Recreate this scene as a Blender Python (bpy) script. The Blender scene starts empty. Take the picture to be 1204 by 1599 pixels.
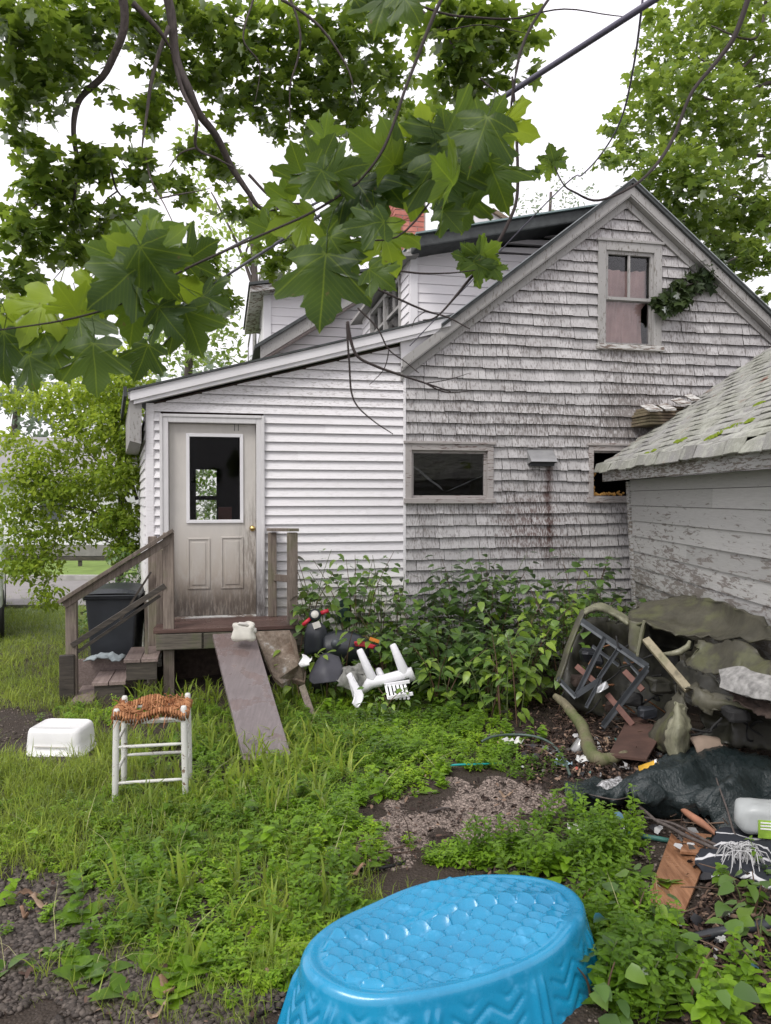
import bpy, math, random
import numpy as np
from mathutils import Vector, Matrix, noise as mnoise
random.seed(7); RS = np.random.RandomState(11)
sc = bpy.context.scene
COL = sc.collection
R = math.radians
# ------------------------------------------------------------------ camera
F = 1202.0; CX = 602.0; CY = 799.5; CAMH = 1.8
PITCH = math.atan((CY - 778.0) / F)
cam = bpy.data.cameras.new('camera'); camo = bpy.data.objects.new('camera', cam); COL.objects.link(camo)
camo.location = (0, 0, CAMH); camo.rotation_euler = (math.pi/2 - PITCH, 0, 0)
cam.sensor_fit = 'VERTICAL'; cam.sensor_height = 36.0; cam.lens = 36.0 * F / 1599.0
cam.dof.use_dof = True; cam.dof.focus_distance = 7.2; cam.dof.aperture_fstop = 9.0
cam.clip_start = 0.05; cam.clip_end = 600
sc.camera = camo
# ------------------------------------------------------------------ sky, overcast and bright
SUN_EL, SUN_AZ = R(52), R(215)
w = bpy.data.worlds.new('World'); sc.world = w; w.use_nodes = True
wn = w.node_tree.nodes; wl = w.node_tree.links; wn.clear()
sky = wn.new('ShaderNodeTexSky'); sky.sky_type = 'NISHITA'; sky.sun_disc = False
sky.sun_elevation = SUN_EL; sky.sun_rotation = SUN_AZ; sky.dust_density = 4.0; sky.air_density = 1.0
hsv = wn.new('ShaderNodeHueSaturation'); hsv.inputs['Saturation'].default_value = 0.10
wtc = wn.new('ShaderNodeTexCoord')
wno = wn.new('ShaderNodeTexNoise'); wno.inputs['Scale'].default_value = 1.6; wno.inputs['Detail'].default_value = 5
wmr = wn.new('ShaderNodeMapRange'); wmr.inputs[3].default_value = 0.84; wmr.inputs[4].default_value = 1.08
mixc = wn.new('ShaderNodeMix'); mixc.data_type = 'RGBA'; mixc.inputs[0].default_value = 0.72
mixc.inputs[7].default_value = (11.6, 11.2, 12.0, 1)
mulc = wn.new('ShaderNodeVectorMath'); mulc.operation = 'SCALE'
bg = wn.new('ShaderNodeBackground'); bg.inputs[1].default_value = 0.1
wo = wn.new('ShaderNodeOutputWorld')
wl.new(sky.outputs[0], hsv.inputs['Color']); wl.new(hsv.outputs[0], mixc.inputs[6])
wl.new(wtc.outputs['Generated'], wno.inputs['Vector']); wl.new(wno.outputs['Fac'], wmr.inputs[0])
wl.new(mixc.outputs[2], mulc.inputs[0]); wl.new(wmr.outputs[0], mulc.inputs['Scale'])
wl.new(mulc.outputs[0], bg.inputs[0]); wl.new(bg.outputs[0], wo.inputs[0])
sun = bpy.data.lights.new('sun', 'SUN'); sun.energy = 1.5; sun.angle = R(22); sun.color = (1, .97, .92)
suno = bpy.data.objects.new('sun', sun); COL.objects.link(suno)
# light comes from behind and to the left of the camera
sdir = Vector((-math.sin(R(35))*math.cos(SUN_EL), -math.cos(R(35))*math.cos(SUN_EL), math.sin(SUN_EL)))
suno.rotation_euler = sdir.to_track_quat('Z', 'Y').to_euler()
vs = sc.view_settings; vs.view_transform = 'Standard'; vs.look = 'None'; vs.exposure = 0.58; vs.gamma = 1.0
vs.use_curve_mapping = False
sc.cycles.max_bounces = 6; sc.cycles.transparent_max_bounces = 12
# ------------------------------------------------------------------ geometry of the view
def ray(px, py):
    x = (px - CX)/F; v = -(py - CY)/F
    return Vector((x, math.cos(PITCH) + v*math.sin(PITCH), -math.sin(PITCH) + v*math.cos(PITCH)))
def at(px, py, Y):
    d = ray(px, py); return Vector((d.x/d.y*Y, Y, CAMH + d.z/d.y*Y))
def sstep(a, b, x):
    t = min(1, max(0, (x-a)/(b-a))); return t*t*(3-2*t)
def gh(x, y):
    """height of the ground"""
    h = -0.09*sstep(4.2, 7.0, y)
    if y < 16 and abs(x) < 9:
        h += 0.022*math.sin(x*1.9+1)*math.sin(y*1.3) + 0.012*math.sin(x*5.1+y*3.7) + 0.008*math.sin(x*11.3-y*9.1)
        # debris heap on the right
        h += 0.10*math.exp(-((x-2.6)/0.9)**2-((y-5.6)/0.9)**2)
    return h
def gp(px, py, dz=0.0):
    d = ray(px, py); z = 0.0
    for _ in range(6):
        t = (z + dz - CAMH)/d.z
        z = gh(d.x*t, d.y*t)
    return Vector((d.x*t, d.y*t, z + dz))
HA = R(12.0); HC, HS = math.cos(HA), math.sin(HA); HY = 8.46
def hp(px, py, D=0.0):
    """pixel -> (u, z) on the plane D metres behind the gable wall, in the house frame"""
    d = ray(px, py)
    # point t*d ; local D = -(X)*HS + (Y-HY)*HC
    t = (D + HY*HC)/(-d.x*HS + d.y*HC)
    X, Y = d.x*t, d.y*t
    return (X*HC + (Y-HY)*HS, CAMH + d.z*t)
def hw(u, D, z):
    return Vector((u*HC - D*HS, HY + u*HS + D*HC, z))
def hu(px, D=0.0): return hp(px, 778, D)[0]
# ------------------------------------------------------------------ objects
def empty(name, loc=(0, 0, 0), rz=0.0):
    o = bpy.data.objects.new(name, None); COL.objects.link(o); o.location = loc; o.rotation_euler = (0, 0, rz)
    o.empty_display_size = 0.1
    return o
def tag(o, label=None, cat=None, group=None, kind=None):
    if label: o['label'] = label
    if cat: o['category'] = cat
    if group: o['group'] = group
    if kind: o['kind'] = kind
    return o
def fast_mesh(name, V, faces_flat, nper, tint=None, uv=None, smooth=False):
    """V (n,3); faces_flat index array; nper = verts per face (int)"""
    me = bpy.data.meshes.new(name)
    V = np.asarray(V, dtype=np.float32); Fc = np.asarray(faces_flat, dtype=np.int32).ravel()
    nf = len(Fc)//nper
    me.vertices.add(len(V)); me.vertices.foreach_set('co', V.ravel())
    me.loops.add(len(Fc)); me.loops.foreach_set('vertex_index', Fc)
    me.polygons.add(nf); me.polygons.foreach_set('loop_start', np.arange(nf, dtype=np.int32)*nper)
    if smooth: me.polygons.foreach_set('use_smooth', np.ones(nf, dtype=bool))
    me.update(calc_edges=True)
    if tint is not None:
        a = me.attributes.new('tint', 'FLOAT', 'FACE'); a.data.foreach_set('value', np.asarray(tint, dtype=np.float32))
    if uv is not None:
        l = me.uv_layers.new(name='UVMap'); l.data.foreach_set('uv', np.asarray(uv, dtype=np.float32)[Fc].ravel())
    return me
class MB:
    def __init__(s): s.v = []; s.f = []; s.t = []
    def add(s, vs_, fs_, tint=0.5):
        b = len(s.v); s.v += [tuple(p) for p in vs_]; s.f += [tuple(i+b for i in f) for f in fs_]; s.t += [tint]*len(fs_); return s
    def hexa(s, p, tint=0.5):
        """8 points: bottom 4 ccw, top 4 ccw"""
        return s.add(p, [(3, 2, 1, 0), (4, 5, 6, 7), (0, 1, 5, 4), (1, 2, 6, 5), (2, 3, 7, 6), (3, 0, 4, 7)], tint)
    def box(s, x0, x1, y0, y1, z0, z1, tint=0.5):
        return s.hexa([(x0, y0, z0), (x1, y0, z0), (x1, y1, z0), (x0, y1, z0), (x0, y0, z1), (x1, y0, z1), (x1, y1, z1), (x0, y1, z1)], tint)
    def bar(s, a, b, w_, h_, up=(0, 0, 1), tint=0.5):
        a, b = Vector(a), Vector(b); d = (b-a).normalized(); up = Vector(up)
        x = d.cross(up)
        if x.length < 1e-4: x = d.cross(Vector((0, 1, 0)))
        x.normalize(); z = x.cross(d)
        x *= w_/2; z *= h_/2
        return s.hexa([a-x-z, a+x-z, b+x-z, b-x-z, a-x+z, a+x+z, b+x+z, b-x+z], tint)
    def tube(s, pts, rad, n=8, tint=0.5, cap=True):
        pts = [Vector(p) for p in pts]; k = len(pts)
        if not hasattr(rad, '__len__'): rad = [rad]*k
        ref = Vector((0.13, 0.21, 0.97)); rings = []
        for i, p in enumerate(pts):
            d = (pts[min(i+1, k-1)] - pts[max(i-1, 0)]).normalized()
            x = d.cross(ref)
            if x.length < 0.05: x = d.cross(Vector((1, 0, 0)))
            x.normalize(); y = d.cross(x)
            rings += [p + (x*math.cos(2*math.pi*j/n) + y*math.sin(2*math.pi*j/n))*rad[i] for j in range(n)]
        fs = [(i*n+j, i*n+(j+1) % n, (i+1)*n+(j+1) % n, (i+1)*n+j) for i in range(k-1) for j in range(n)]
        if cap: fs += [tuple(range(n-1, -1, -1)), tuple((k-1)*n+j for j in range(n))]
        return s.add(rings, fs, tint)
    def lathe(s, prof, n=20, c=(0, 0, 0), tint=0.5, M=None):
        vv = [(r_*math.cos(2*math.pi*j/n)+c[0], r_*math.sin(2*math.pi*j/n)+c[1], z+c[2]) for (r_, z) in prof for j in range(n)]
        if M is not None: vv = [M @ Vector(q) for q in vv]
        fs = [(i*n+j, i*n+(j+1) % n, (i+1)*n+(j+1) % n, (i+1)*n+j) for i in range(len(prof)-1) for j in range(n)]
        return s.add(vv, fs, tint)
    def prism(s, poly, y0, y1, tint=0.5):
        """poly of (x,z) ccw seen from -y, extruded along y"""
        n = len(poly); vv = [(x, y0, z) for x, z in poly] + [(x, y1, z) for x, z in poly]
        fs = [tuple(range(n)), tuple(range(2*n-1, n-1, -1))] + [(i, i+n, (i+1) % n+n, (i+1) % n) for i in range(n)]
        return s.add(vv, fs, tint)
    def grid(s, P, tint=0.5, close_u=False):
        """P[i][j] points"""
        nu, nv = len(P), len(P[0]); vv = [q for row in P for q in row]
        fs = [(i*nv+j, i*nv+(j+1), ((i+1) % nu)*nv+(j+1), ((i+1) % nu)*nv+j) for i in range(nu if close_u else nu-1) for j in range(nv-1)]
        return s.add(vv, fs, tint)
    def mesh(s, name, smooth=False):
        me = bpy.data.meshes.new(name); me.from_pydata(s.v, [], s.f)
        a = me.attributes.new('tint', 'FLOAT', 'FACE'); a.data.foreach_set('value', np.asarray(s.t, dtype=np.float32))
        if smooth: me.polygons.foreach_set('use_smooth', np.ones(len(s.f), dtype=bool))
        me.update(); return me
    def build(s, name, mat, parent=None, smooth=False, bevel=0.0, loc=None, rot=None, solid=0.0):
        return obj(name, s.mesh(name, smooth), mat, parent, bevel, loc, rot, solid)
def obj(name, me, mat, parent=None, bevel=0.0, loc=None, rot=None, solid=0.0):
    if len(me.materials) == 0 and mat is not None: me.materials.append(mat)
    o = bpy.data.objects.new(name, me); COL.objects.link(o)
    if parent is not None: o.parent = parent
    if loc is not None: o.location = loc
    if rot is not None: o.rotation_euler = rot
    if solid:
        m = o.modifiers.new('s', 'SOLIDIFY'); m.thickness = solid; m.offset = 0
    if bevel:
        m = o.modifiers.new('b', 'BEVEL'); m.width = bevel; m.segments = 2; m.limit_method = 'ANGLE'
    return o
def inst(name, proto, locs, mats3, scales, tints, mat, parent=None, smooth=False):
    """join many copies of a small triangle mesh (V, T, UV or None) into ONE mesh"""
    V, T, UV = proto
    V = np.asarray(V, float); T = np.asarray(T, int); N = len(locs)
    locs = np.asarray(locs, float); mats3 = np.asarray(mats3, float); scales = np.asarray(scales, float)
    VV = np.einsum('nij,vj->nvi', mats3, V)*scales[:, None, None] + locs[:, None, :]
    TT = T[None] + (np.arange(N)*len(V))[:, None, None]
    uv = None if UV is None else np.tile(np.asarray(UV, float), (N, 1))
    me = fast_mesh(name, VV.reshape(-1, 3), TT.ravel(), 3, tint=np.repeat(np.asarray(tints), len(T)), uv=uv, smooth=smooth)
    return obj(name, me, mat, parent)
def rot3(yaw, pitch, roll):
    """arrays -> (n,3,3) ; Rz(yaw) Rx(pitch) Ry(roll)"""
    yaw, pitch, roll = np.broadcast_arrays(yaw, pitch, roll); n = len(yaw)
    cz, sz, cx, sx, cy, sy = np.cos(yaw), np.sin(yaw), np.cos(pitch), np.sin(pitch), np.cos(roll), np.sin(roll)
    Z = np.zeros((n, 3, 3)); Z[:, 0, 0] = cz; Z[:, 0, 1] = -sz; Z[:, 1, 0] = sz; Z[:, 1, 1] = cz; Z[:, 2, 2] = 1
    X = np.zeros((n, 3, 3)); X[:, 0, 0] = 1; X[:, 1, 1] = cx; X[:, 1, 2] = -sx; X[:, 2, 1] = sx; X[:, 2, 2] = cx
    Y = np.zeros((n, 3, 3)); Y[:, 1, 1] = 1; Y[:, 0, 0] = cy; Y[:, 0, 2] = sy; Y[:, 2, 0] = -sy; Y[:, 2, 2] = cy
    return Z @ X @ Y
def crom(pts, n):
    """Catmull-Rom through points"""
    pts = [Vector(p) for p in pts]; out = []; k = len(pts)
    if k == 2: return [pts[0].lerp(pts[1], i/n) for i in range(n+1)]
    for i in range(k-1):
        p0, p1, p2, p3 = pts[max(i-1, 0)], pts[i], pts[i+1], pts[min(i+2, k-1)]
        for j in range(n):
            t = j/n
            out.append(0.5*((2*p1)+(p2-p0)*t+(2*p0-5*p1+4*p2-p3)*t*t+(3*p1-p0-3*p2+p3)*t**3))
    out.append(pts[-1]); return out
def sheet(rows, n=6, m=6, wr=0.0, wf=6.0, seed=0):
    """rows of control points -> smooth grid of points with wrinkles"""
    A = [crom(r_, m) for r_ in rows]
    cols = [crom([A[i][j] for i in range(len(A))], n) for j in range(len(A[0]))]
    P = [[cols[j][i] for j in range(len(cols))] for i in range(len(cols[0]))]
    if wr:
        for row in P:
            for q in row:
                v_ = Vector(q); q += mnoise.noise_vector(v_*wf+Vector((seed*7.1, 0, 0)))*wr*.8
                r_ = 1-abs(mnoise.noise(v_*wf*1.3+Vector((0, seed*3.3, 5))))*3
                q += Vector((.3, -.7, .5))*(max(0, r_)**2*wr*.7+abs(mnoise.noise(v_*wf*2.2))*wr*.15)
    return P
# ------------------------------------------------------------------ materials
class NT:
    def __init__(s, name, rough=0.8, spec=0.3):
        s.m = bpy.data.materials.new(name); s.m.use_nodes = True; s.t = s.m.node_tree; s.n = s.t.nodes
        s.p = s.n['Principled BSDF']; s.out = s.n['Material Output']
        s.p.inputs['Roughness'].default_value = rough; s.p.inputs['Specular IOR Level'].default_value = spec
    def link(s, a, b): s.t.links.new(a, b)
    def put(s, sock, v):
        if isinstance(v, bpy.types.NodeSocket): s.link(v, sock)
        elif isinstance(v, (tuple, list)):
            sock.default_value = tuple(v) + ((1,) if len(sock.default_value) == 4 and len(v) == 3 else ())
        else: sock.default_value = v
    def pos(s): return s.n.new('ShaderNodeNewGeometry').outputs['Position']
    def hpos(s):
        m = s.n.new('ShaderNodeMapping'); m.vector_type = 'TEXTURE'
        m.inputs['Location'].default_value = (0, HY, 0); m.inputs['Rotation'].default_value = (0, 0, HA)
        s.link(s.pos(), m.inputs[0]); return m.outputs[0]
    def opos(s): return s.n.new('ShaderNodeTexCoord').outputs['Object']
    def uv(s): return s.n.new('ShaderNodeTexCoord').outputs['UV']
    def map(s, v, scale=(1, 1, 1), loc=(0, 0, 0), rot=(0, 0, 0)):
        m = s.n.new('ShaderNodeMapping'); s.link(v, m.inputs[0]); m.inputs['Scale'].default_value = scale
        m.inputs['Location'].default_value = loc; m.inputs['Rotation'].default_value = rot; return m.outputs[0]
    def noise(s, v, scale=5, detail=4, rough=0.55, dist=0.0):
        t = s.n.new('ShaderNodeTexNoise'); s.link(v, t.inputs['Vector']); t.inputs['Scale'].default_value = scale
        t.inputs['Detail'].default_value = detail; t.inputs['Roughness'].default_value = rough; t.inputs['Distortion'].default_value = dist
        return t.outputs['Fac']
    def vor(s, v, scale=5, feat='F1', out='Distance'):
        t = s.n.new('ShaderNodeTexVoronoi'); t.feature = feat; s.link(v, t.inputs['Vector']); t.inputs['Scale'].default_value = scale
        return t.outputs[out]
    def rng(s, f, a, b, c=0.0, d=1.0, smooth=False):
        t = s.n.new('ShaderNodeMapRange'); s.put(t.inputs[0], f)
        if smooth: t.interpolation_type = 'SMOOTHSTEP'
        for i, x in enumerate((a, b, c, d)): s.put(t.inputs[i+1], x)
        return t.outputs[0]
    def math(s, op, a, b=0.0, clamp=False):
        t = s.n.new('ShaderNodeMath'); t.operation = op; t.use_clamp = clamp; s.put(t.inputs[0], a); s.put(t.inputs[1], b); return t.outputs[0]
    def mix(s, f, a, b, blend='MIX'):
        t = s.n.new('ShaderNodeMix'); t.data_type = 'RGBA'; t.blend_type = blend
        s.put(t.inputs[0], f); s.put(t.inputs[6], a); s.put(t.inputs[7], b); return t.outputs[2]
    def sep(s, v):
        t = s.n.new('ShaderNodeSeparateXYZ'); s.link(v, t.inputs[0]); return t.outputs
    def tint(s, lo=0.0, hi=1.0):
        t = s.n.new('ShaderNodeAttribute'); t.attribute_name = 'tint'
        return t.outputs['Fac'] if (lo, hi) == (0, 1) else s.rng(t.outputs['Fac'], 0, 1, lo, hi)
    def rnd(s): return s.n.new('ShaderNodeObjectInfo').outputs['Random']
    def scale(s, col, f):
        t = s.n.new('ShaderNodeVectorMath'); t.operation = 'SCALE'; s.put(t.inputs[0], col); s.put(t.inputs['Scale'], f); return t.outputs[0]
    def col(s, c): s.put(s.p.inputs['Base Color'], c); return s
    def bump(s, h, strength=0.4, dist=0.01):
        b = s.n.new('ShaderNodeBump'); b.inputs['Strength'].default_value = strength; b.inputs['Distance'].default_value = dist
        s.put(b.inputs['Height'], h); s.link(b.outputs[0], s.p.inputs['Normal']); s.b = b; return s
    def rough(s, v): s.put(s.p.inputs['Roughness'], v); return s
    def box(s, X, lo, hi, soft):
        return s.math('MULTIPLY', s.rng(X, lo-soft, lo+soft, 0, 1), s.rng(X, hi-soft, hi+soft, 1, 0))
def plain(name, c, rough=0.6, var=0.25, scale=6, spec=0.4, metal=0.0, bump=0.0):
    m = NT(name, rough, spec); p = m.opos(); f = m.noise(p, scale, 6)
    m.col(m.scale(c, m.rng(f, 0.25, 0.75, 1-var, 1+var))); m.p.inputs['Metallic'].default_value = metal
    if bump: m.bump(m.noise(p, scale*6, 5), bump, 0.004)
    return m.m
# white vinyl siding, mildewed near the ground, faint grime streaks under the eave
def mk_vinyl():
    m = NT('white_vinyl_siding', 0.45, 0.35); h = m.hpos(); x, y, z = m.sep(h)
    big = m.noise(m.map(h, (0.9, 0.9, 2.5)), 2.2, 6, 0.65)
    streak = m.noise(m.map(h, (6, 6, 40)), 2.0, 4, 0.7)
    spots = m.noise(m.map(h, (14, 14, 50)), 1.6, 3, 0.6)
    c = m.mix(m.tint(), (0.66, 0.645, 0.655), (0.745, 0.73, 0.74))
    c = m.mix(m.math('MULTIPLY', m.rng(streak, 0.5, 0.78), 0.5), c, (0.40, 0.385, 0.36))
    low = m.math('MULTIPLY', m.rng(z, 1.35, 0.35, 0, 1, True), m.rng(big, 0.3, 0.62))
    c = m.mix(m.math('MULTIPLY', low, 0.75), c, (0.36, 0.36, 0.22))
    foot = m.math('MULTIPLY', m.rng(z, 0.75, 0.15), m.rng(streak, 0.3, 0.6))
    c = m.mix(m.math('MULTIPLY', foot, 0.8), c, (0.12, 0.105, 0.075))
    eave = m.math('MULTIPLY', m.box(z, 2.72, 3.25, 0.12), m.rng(spots, 0.53, 0.66))
    c = m.mix(m.math('MULTIPLY', eave, 0.55), c, (0.22, 0.20, 0.18))
    m.col(c); m.bump(m.noise(m.map(h, (3, 3, 60)), 6, 3), 0.15, 0.002); return m.m
# weathered painted shingles: thin grey-white paint with brown wood streaks, rust and water stains
def mk_shingle():
    m = NT('weathered_painted_shingle', 0.88, 0.2); h = m.hpos(); x, y, z = m.sep(h)
    grain = m.noise(m.map(h, (38, 38, 5.5)), 1.7, 6, 0.62)
    patch = m.noise(h, 1.5, 5, 0.6); fine = m.noise(m.map(h, (110, 110, 9)), 1.5, 3, 0.7)
    paint = m.mix(m.tint(), (0.365, 0.355, 0.352), (0.475, 0.463, 0.46))
    paint = m.scale(paint, m.rng(fine, 0.25, 0.75, 0.82, 1.12))
    wood = m.mix(patch, (0.085, 0.070, 0.064), (0.185, 0.165, 0.155))
    # how worn: more on the band between the storeys and under the vent
    vu, vz = hp(856, 720)
    rust = m.math('MULTIPLY', m.box(m.math('ADD', x, m.math('MULTIPLY', m.math('SUBTRACT', patch, 0.5), 0.12)), vu-0.035, vu+0.035, 0.03), m.rng(z, 0.9, 1.4))
    rust = m.math('MULTIPLY', rust, m.rng(z, vz+0.06, vz-0.02))
    ru2 = m.math('MULTIPLY', m.box(x, vu-0.55, vu+0.2, 0.3), m.box(z, 1.15, 1.75, 0.22))
    band = m.math('MULTIPLY', m.box(z, 2.45, 2.95, 0.25), m.rng(x, 0.2, 3.0, 0.25, 1.0))
    win = m.math('MULTIPLY', m.box(x, 2.55, 3.3, 0.15), m.box(z, 2.6, 3.75, 0.2))
    worn = m.math('ADD', m.math('MULTIPLY', ru2, 0.10), m.math('ADD', m.math('MULTIPLY', band, 0.13), m.math('MULTIPLY', win, 0.07)))
    thr = m.math('SUBTRACT', 0.532, m.math('ADD', worn, m.math('MULTIPLY', m.math('SUBTRACT', patch, 0.5), 0.35)))
    k = m.rng(m.math('SUBTRACT', grain, thr), -0.03, 0.13)
    c = m.mix(m.math('MULTIPLY', k, 0.85), paint, wood)
    c = m.mix(m.math('MULTIPLY', ru2, m.math('MULTIPLY', k, 0.5)), c, (0.11, 0.05, 0.045))
    rk = m.math('MULTIPLY', rust, m.rng(grain, 0.25, 0.5))
    c = m.mix(m.math('MULTIPLY', rk, 0.9), c, (0.055, 0.022, 0.016))
    foot = m.math('MULTIPLY', m.rng(z, 0.75, 0.1), m.rng(patch, 0.3, 0.55))
    c = m.mix(m.math('MULTIPLY', foot, 0.8), c, (0.06, 0.06, 0.045))
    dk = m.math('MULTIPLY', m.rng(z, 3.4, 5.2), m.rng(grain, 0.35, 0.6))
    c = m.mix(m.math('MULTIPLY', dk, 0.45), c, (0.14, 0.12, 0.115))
    c = m.mix(m.rng(m.tint(), -0.5, -0.4, 1, 0), c, (0.05, 0.042, 0.038))  # negative tint: painted shadow tone for shingle undersides and edges
    m.col(c); m.bump(grain, 0.5, 0.006); return m.m
def mk_peel(name, paint, wood, amount=0.5, h=True, horiz=False):
    m = NT(name, 0.8, 0.25); p = m.hpos() if h else m.pos()
    sc_ = (2, 2, 14) if horiz else (12, 12, 3)
    a = m.noise(m.map(p, sc_), 4.5, 7, 0.7); b = m.noise(p, 2.3, 5, 0.6)
    thr = m.rng(b, 0.3, 0.7, 0.72-amount*0.3, 0.66-amount*0.45)
    k = m.rng(m.math('SUBTRACT', a, thr), -0.01, 0.03)
    g = m.noise(m.map(p, (3, 3, 60) if horiz else (60, 60, 4)), 2, 4, 0.7)
    wd = m.scale(wood, m.rng(g, 0.3, 0.7, 0.7, 1.35)); pt = m.scale(paint, m.rng(b, 0.2, 0.8, 0.85, 1.06))
    pt = m.scale(pt, m.tint(0.93, 1.07))
    m.col(m.mix(k, pt, wd)); m.bump(m.math('ADD', m.math('MULTIPLY', k, -0.6), m.math('MULTIPLY', g, 0.4)), 0.5, 0.003); return m.m
def mk_shedwall():
    m = NT('peeling_clapboard', 0.82, 0.2); p = m.pos(); x, y, z = m.sep(p)
    a = m.noise(m.map(p, (2.4, 2.4, 13)), 2.4, 8, 0.72, 0.6); b = m.noise(p, 1.4, 5, 0.6)
    amt = m.rng(z, 1.95, 0.9, 0.0, 1.0)
    thr = m.math('SUBTRACT', m.rng(b, 0.3, 0.7, 0.69, 0.58), m.math('MULTIPLY', amt, 0.17))
    k = m.rng(m.math('SUBTRACT', a, thr), -0.01, 0.035)
    g = m.noise(m.map(p, (3, 3, 70)), 2, 5, 0.75)
    wd = m.mix(g, (0.10, 0.085, 0.075), (0.29, 0.25, 0.225)); pt = m.scale((0.47, 0.465, 0.45), m.rng(g, 0.3, 0.7, 0.86, 1.08))
    pt = m.scale(pt, m.tint(0.88, 1.1))
    c = m.mix(m.math('MULTIPLY', k, 0.85), pt, wd)
    damp = m.math('MULTIPLY', m.rng(z, 1.15, 0.6), m.rng(b, 0.35, 0.6))
    c = m.mix(m.math('MULTIPLY', damp, 0.8), c, (0.085, 0.08, 0.045))
    m.col(c); m.bump(m.math('ADD', m.math('MULTIPLY', k, -0.6), m.math('MULTIPLY', g, 0.5)), 0.5, 0.003); return m.m
def mk_roofshingle():
    m = NT('lichened_asphalt_shingle', 0.92, 0.15); p = m.pos()
    b = m.noise(p, 1.3, 6, 0.65); g = m.noise(p, 90, 2, 0.7); s2 = m.noise(p, 9, 6, 0.7)
    c = m.mix(m.tint(), (0.225, 0.22, 0.212), (0.31, 0.305, 0.295))
    c = m.mix(m.math('MULTIPLY', m.rng(b, 0.38, 0.62), 0.6), c, (0.27, 0.28, 0.215))
    c = m.mix(m.math('MULTIPLY', m.rng(s2, 0.50, 0.60), 0.5), c, (0.43, 0.44, 0.38))
    c = m.mix(m.math('MULTIPLY', m.rng(m.noise(p, 3.1, 5, 0.6), 0.62, 0.7), 0.8), c, (0.19, 0.085, 0.06))
    m.col(m.scale(c, m.rng(g, 0.2, 0.8, 0.75, 1.25))); m.bump(g, 0.6, 0.004); return m.m
def mk_wood(name, ca, cb, axis='z', wet=0.0, rough=0.75, moss=0.0):
    m = NT(name, rough, 0.3); p = m.opos(); s_ = {'x': (1.5, 22, 22), 'y': (22, 1.5, 22), 'z': (22, 22, 1.5)}[axis]
    g = m.noise(m.map(p, s_), 2.2, 6, 0.7, 0.6); b = m.noise(p, 2.5, 5, 0.6)
    c = m.mix(m.rng(g, 0.3, 0.68), ca, cb); c = m.scale(c, m.rng(b, 0.25, 0.75, 0.68, 1.2)); c = m.scale(c, m.tint(0.8, 1.2))
    if moss: c = m.mix(m.math('MULTIPLY', m.rng(b, 0.5, 0.62), moss), c, (0.07, 0.10, 0.025))
    m.col(c); m.bump(g, 0.5, 0.004)
    if wet: m.rough(m.rng(b, 0.35, 0.6, rough, rough*(1-wet)))
    return m.m
def mk_door():
    m = NT('grimy_cream_door', 0.5, 0.4); h = m.hpos(); x, y, z = m.sep(h)
    n = m.noise(m.map(h, (5, 5, 2)), 2.4, 7, 0.68); s_ = m.noise(m.map(h, (20, 20, 3)), 2, 5, 0.7)
    c = m.scale((0.505, 0.48, 0.445), m.rng(n, 0.3, 0.7, 0.93, 1.06))
    d1 = m.math('MULTIPLY', m.rng(z, 1.6, 0.75, 0, 1), m.rng(n, 0.2, 0.55))
    c = m.mix(m.math('MULTIPLY', d1, 0.72), c, (0.23, 0.175, 0.125))
    d2 = m.math('MULTIPLY', m.rng(z, 1.05, 0.62, 0, 1, True), m.rng(s_, 0.3, 0.55, 0.45, 1))
    c = m.mix(m.math('MULTIPLY', d2, 0.9), c, (0.05, 0.038, 0.03))
    d3 = m.math('MULTIPLY', m.rng(x, -1.66, -1.42), m.math('MULTIPLY', m.rng(z, 2.0, 1.3), m.rng(s_, 0.42, 0.6)))
    c = m.mix(m.math('MULTIPLY', d3, 0.75), c, (0.09, 0.07, 0.05))
    m.col(c); m.bump(n, 0.08, 0.002); return m.m
def mk_glass(name='window_glass', refl=0.06, tintc=(1, 1, 1)):
    m = NT(name); t = m.n.new('ShaderNodeBsdfTransparent'); t.inputs[0].default_value = (*tintc, 1)
    g = m.n.new('ShaderNodeBsdfGlossy'); g.inputs['Roughness'].default_value = 0.03
    l = m.n.new('ShaderNodeFresnel'); l.inputs[0].default_value = 1.45
    f = m.math('MAXIMUM', m.math('ADD', l.outputs[0], refl-0.04), 0.002); mx = m.n.new('ShaderNodeMixShader')
    m.link(f, mx.inputs[0]); m.link(t.outputs[0], mx.inputs[1]); m.link(g.outputs[0], mx.inputs[2]); m.link(mx.outputs[0], m.out.inputs[0]); return m.m
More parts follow.
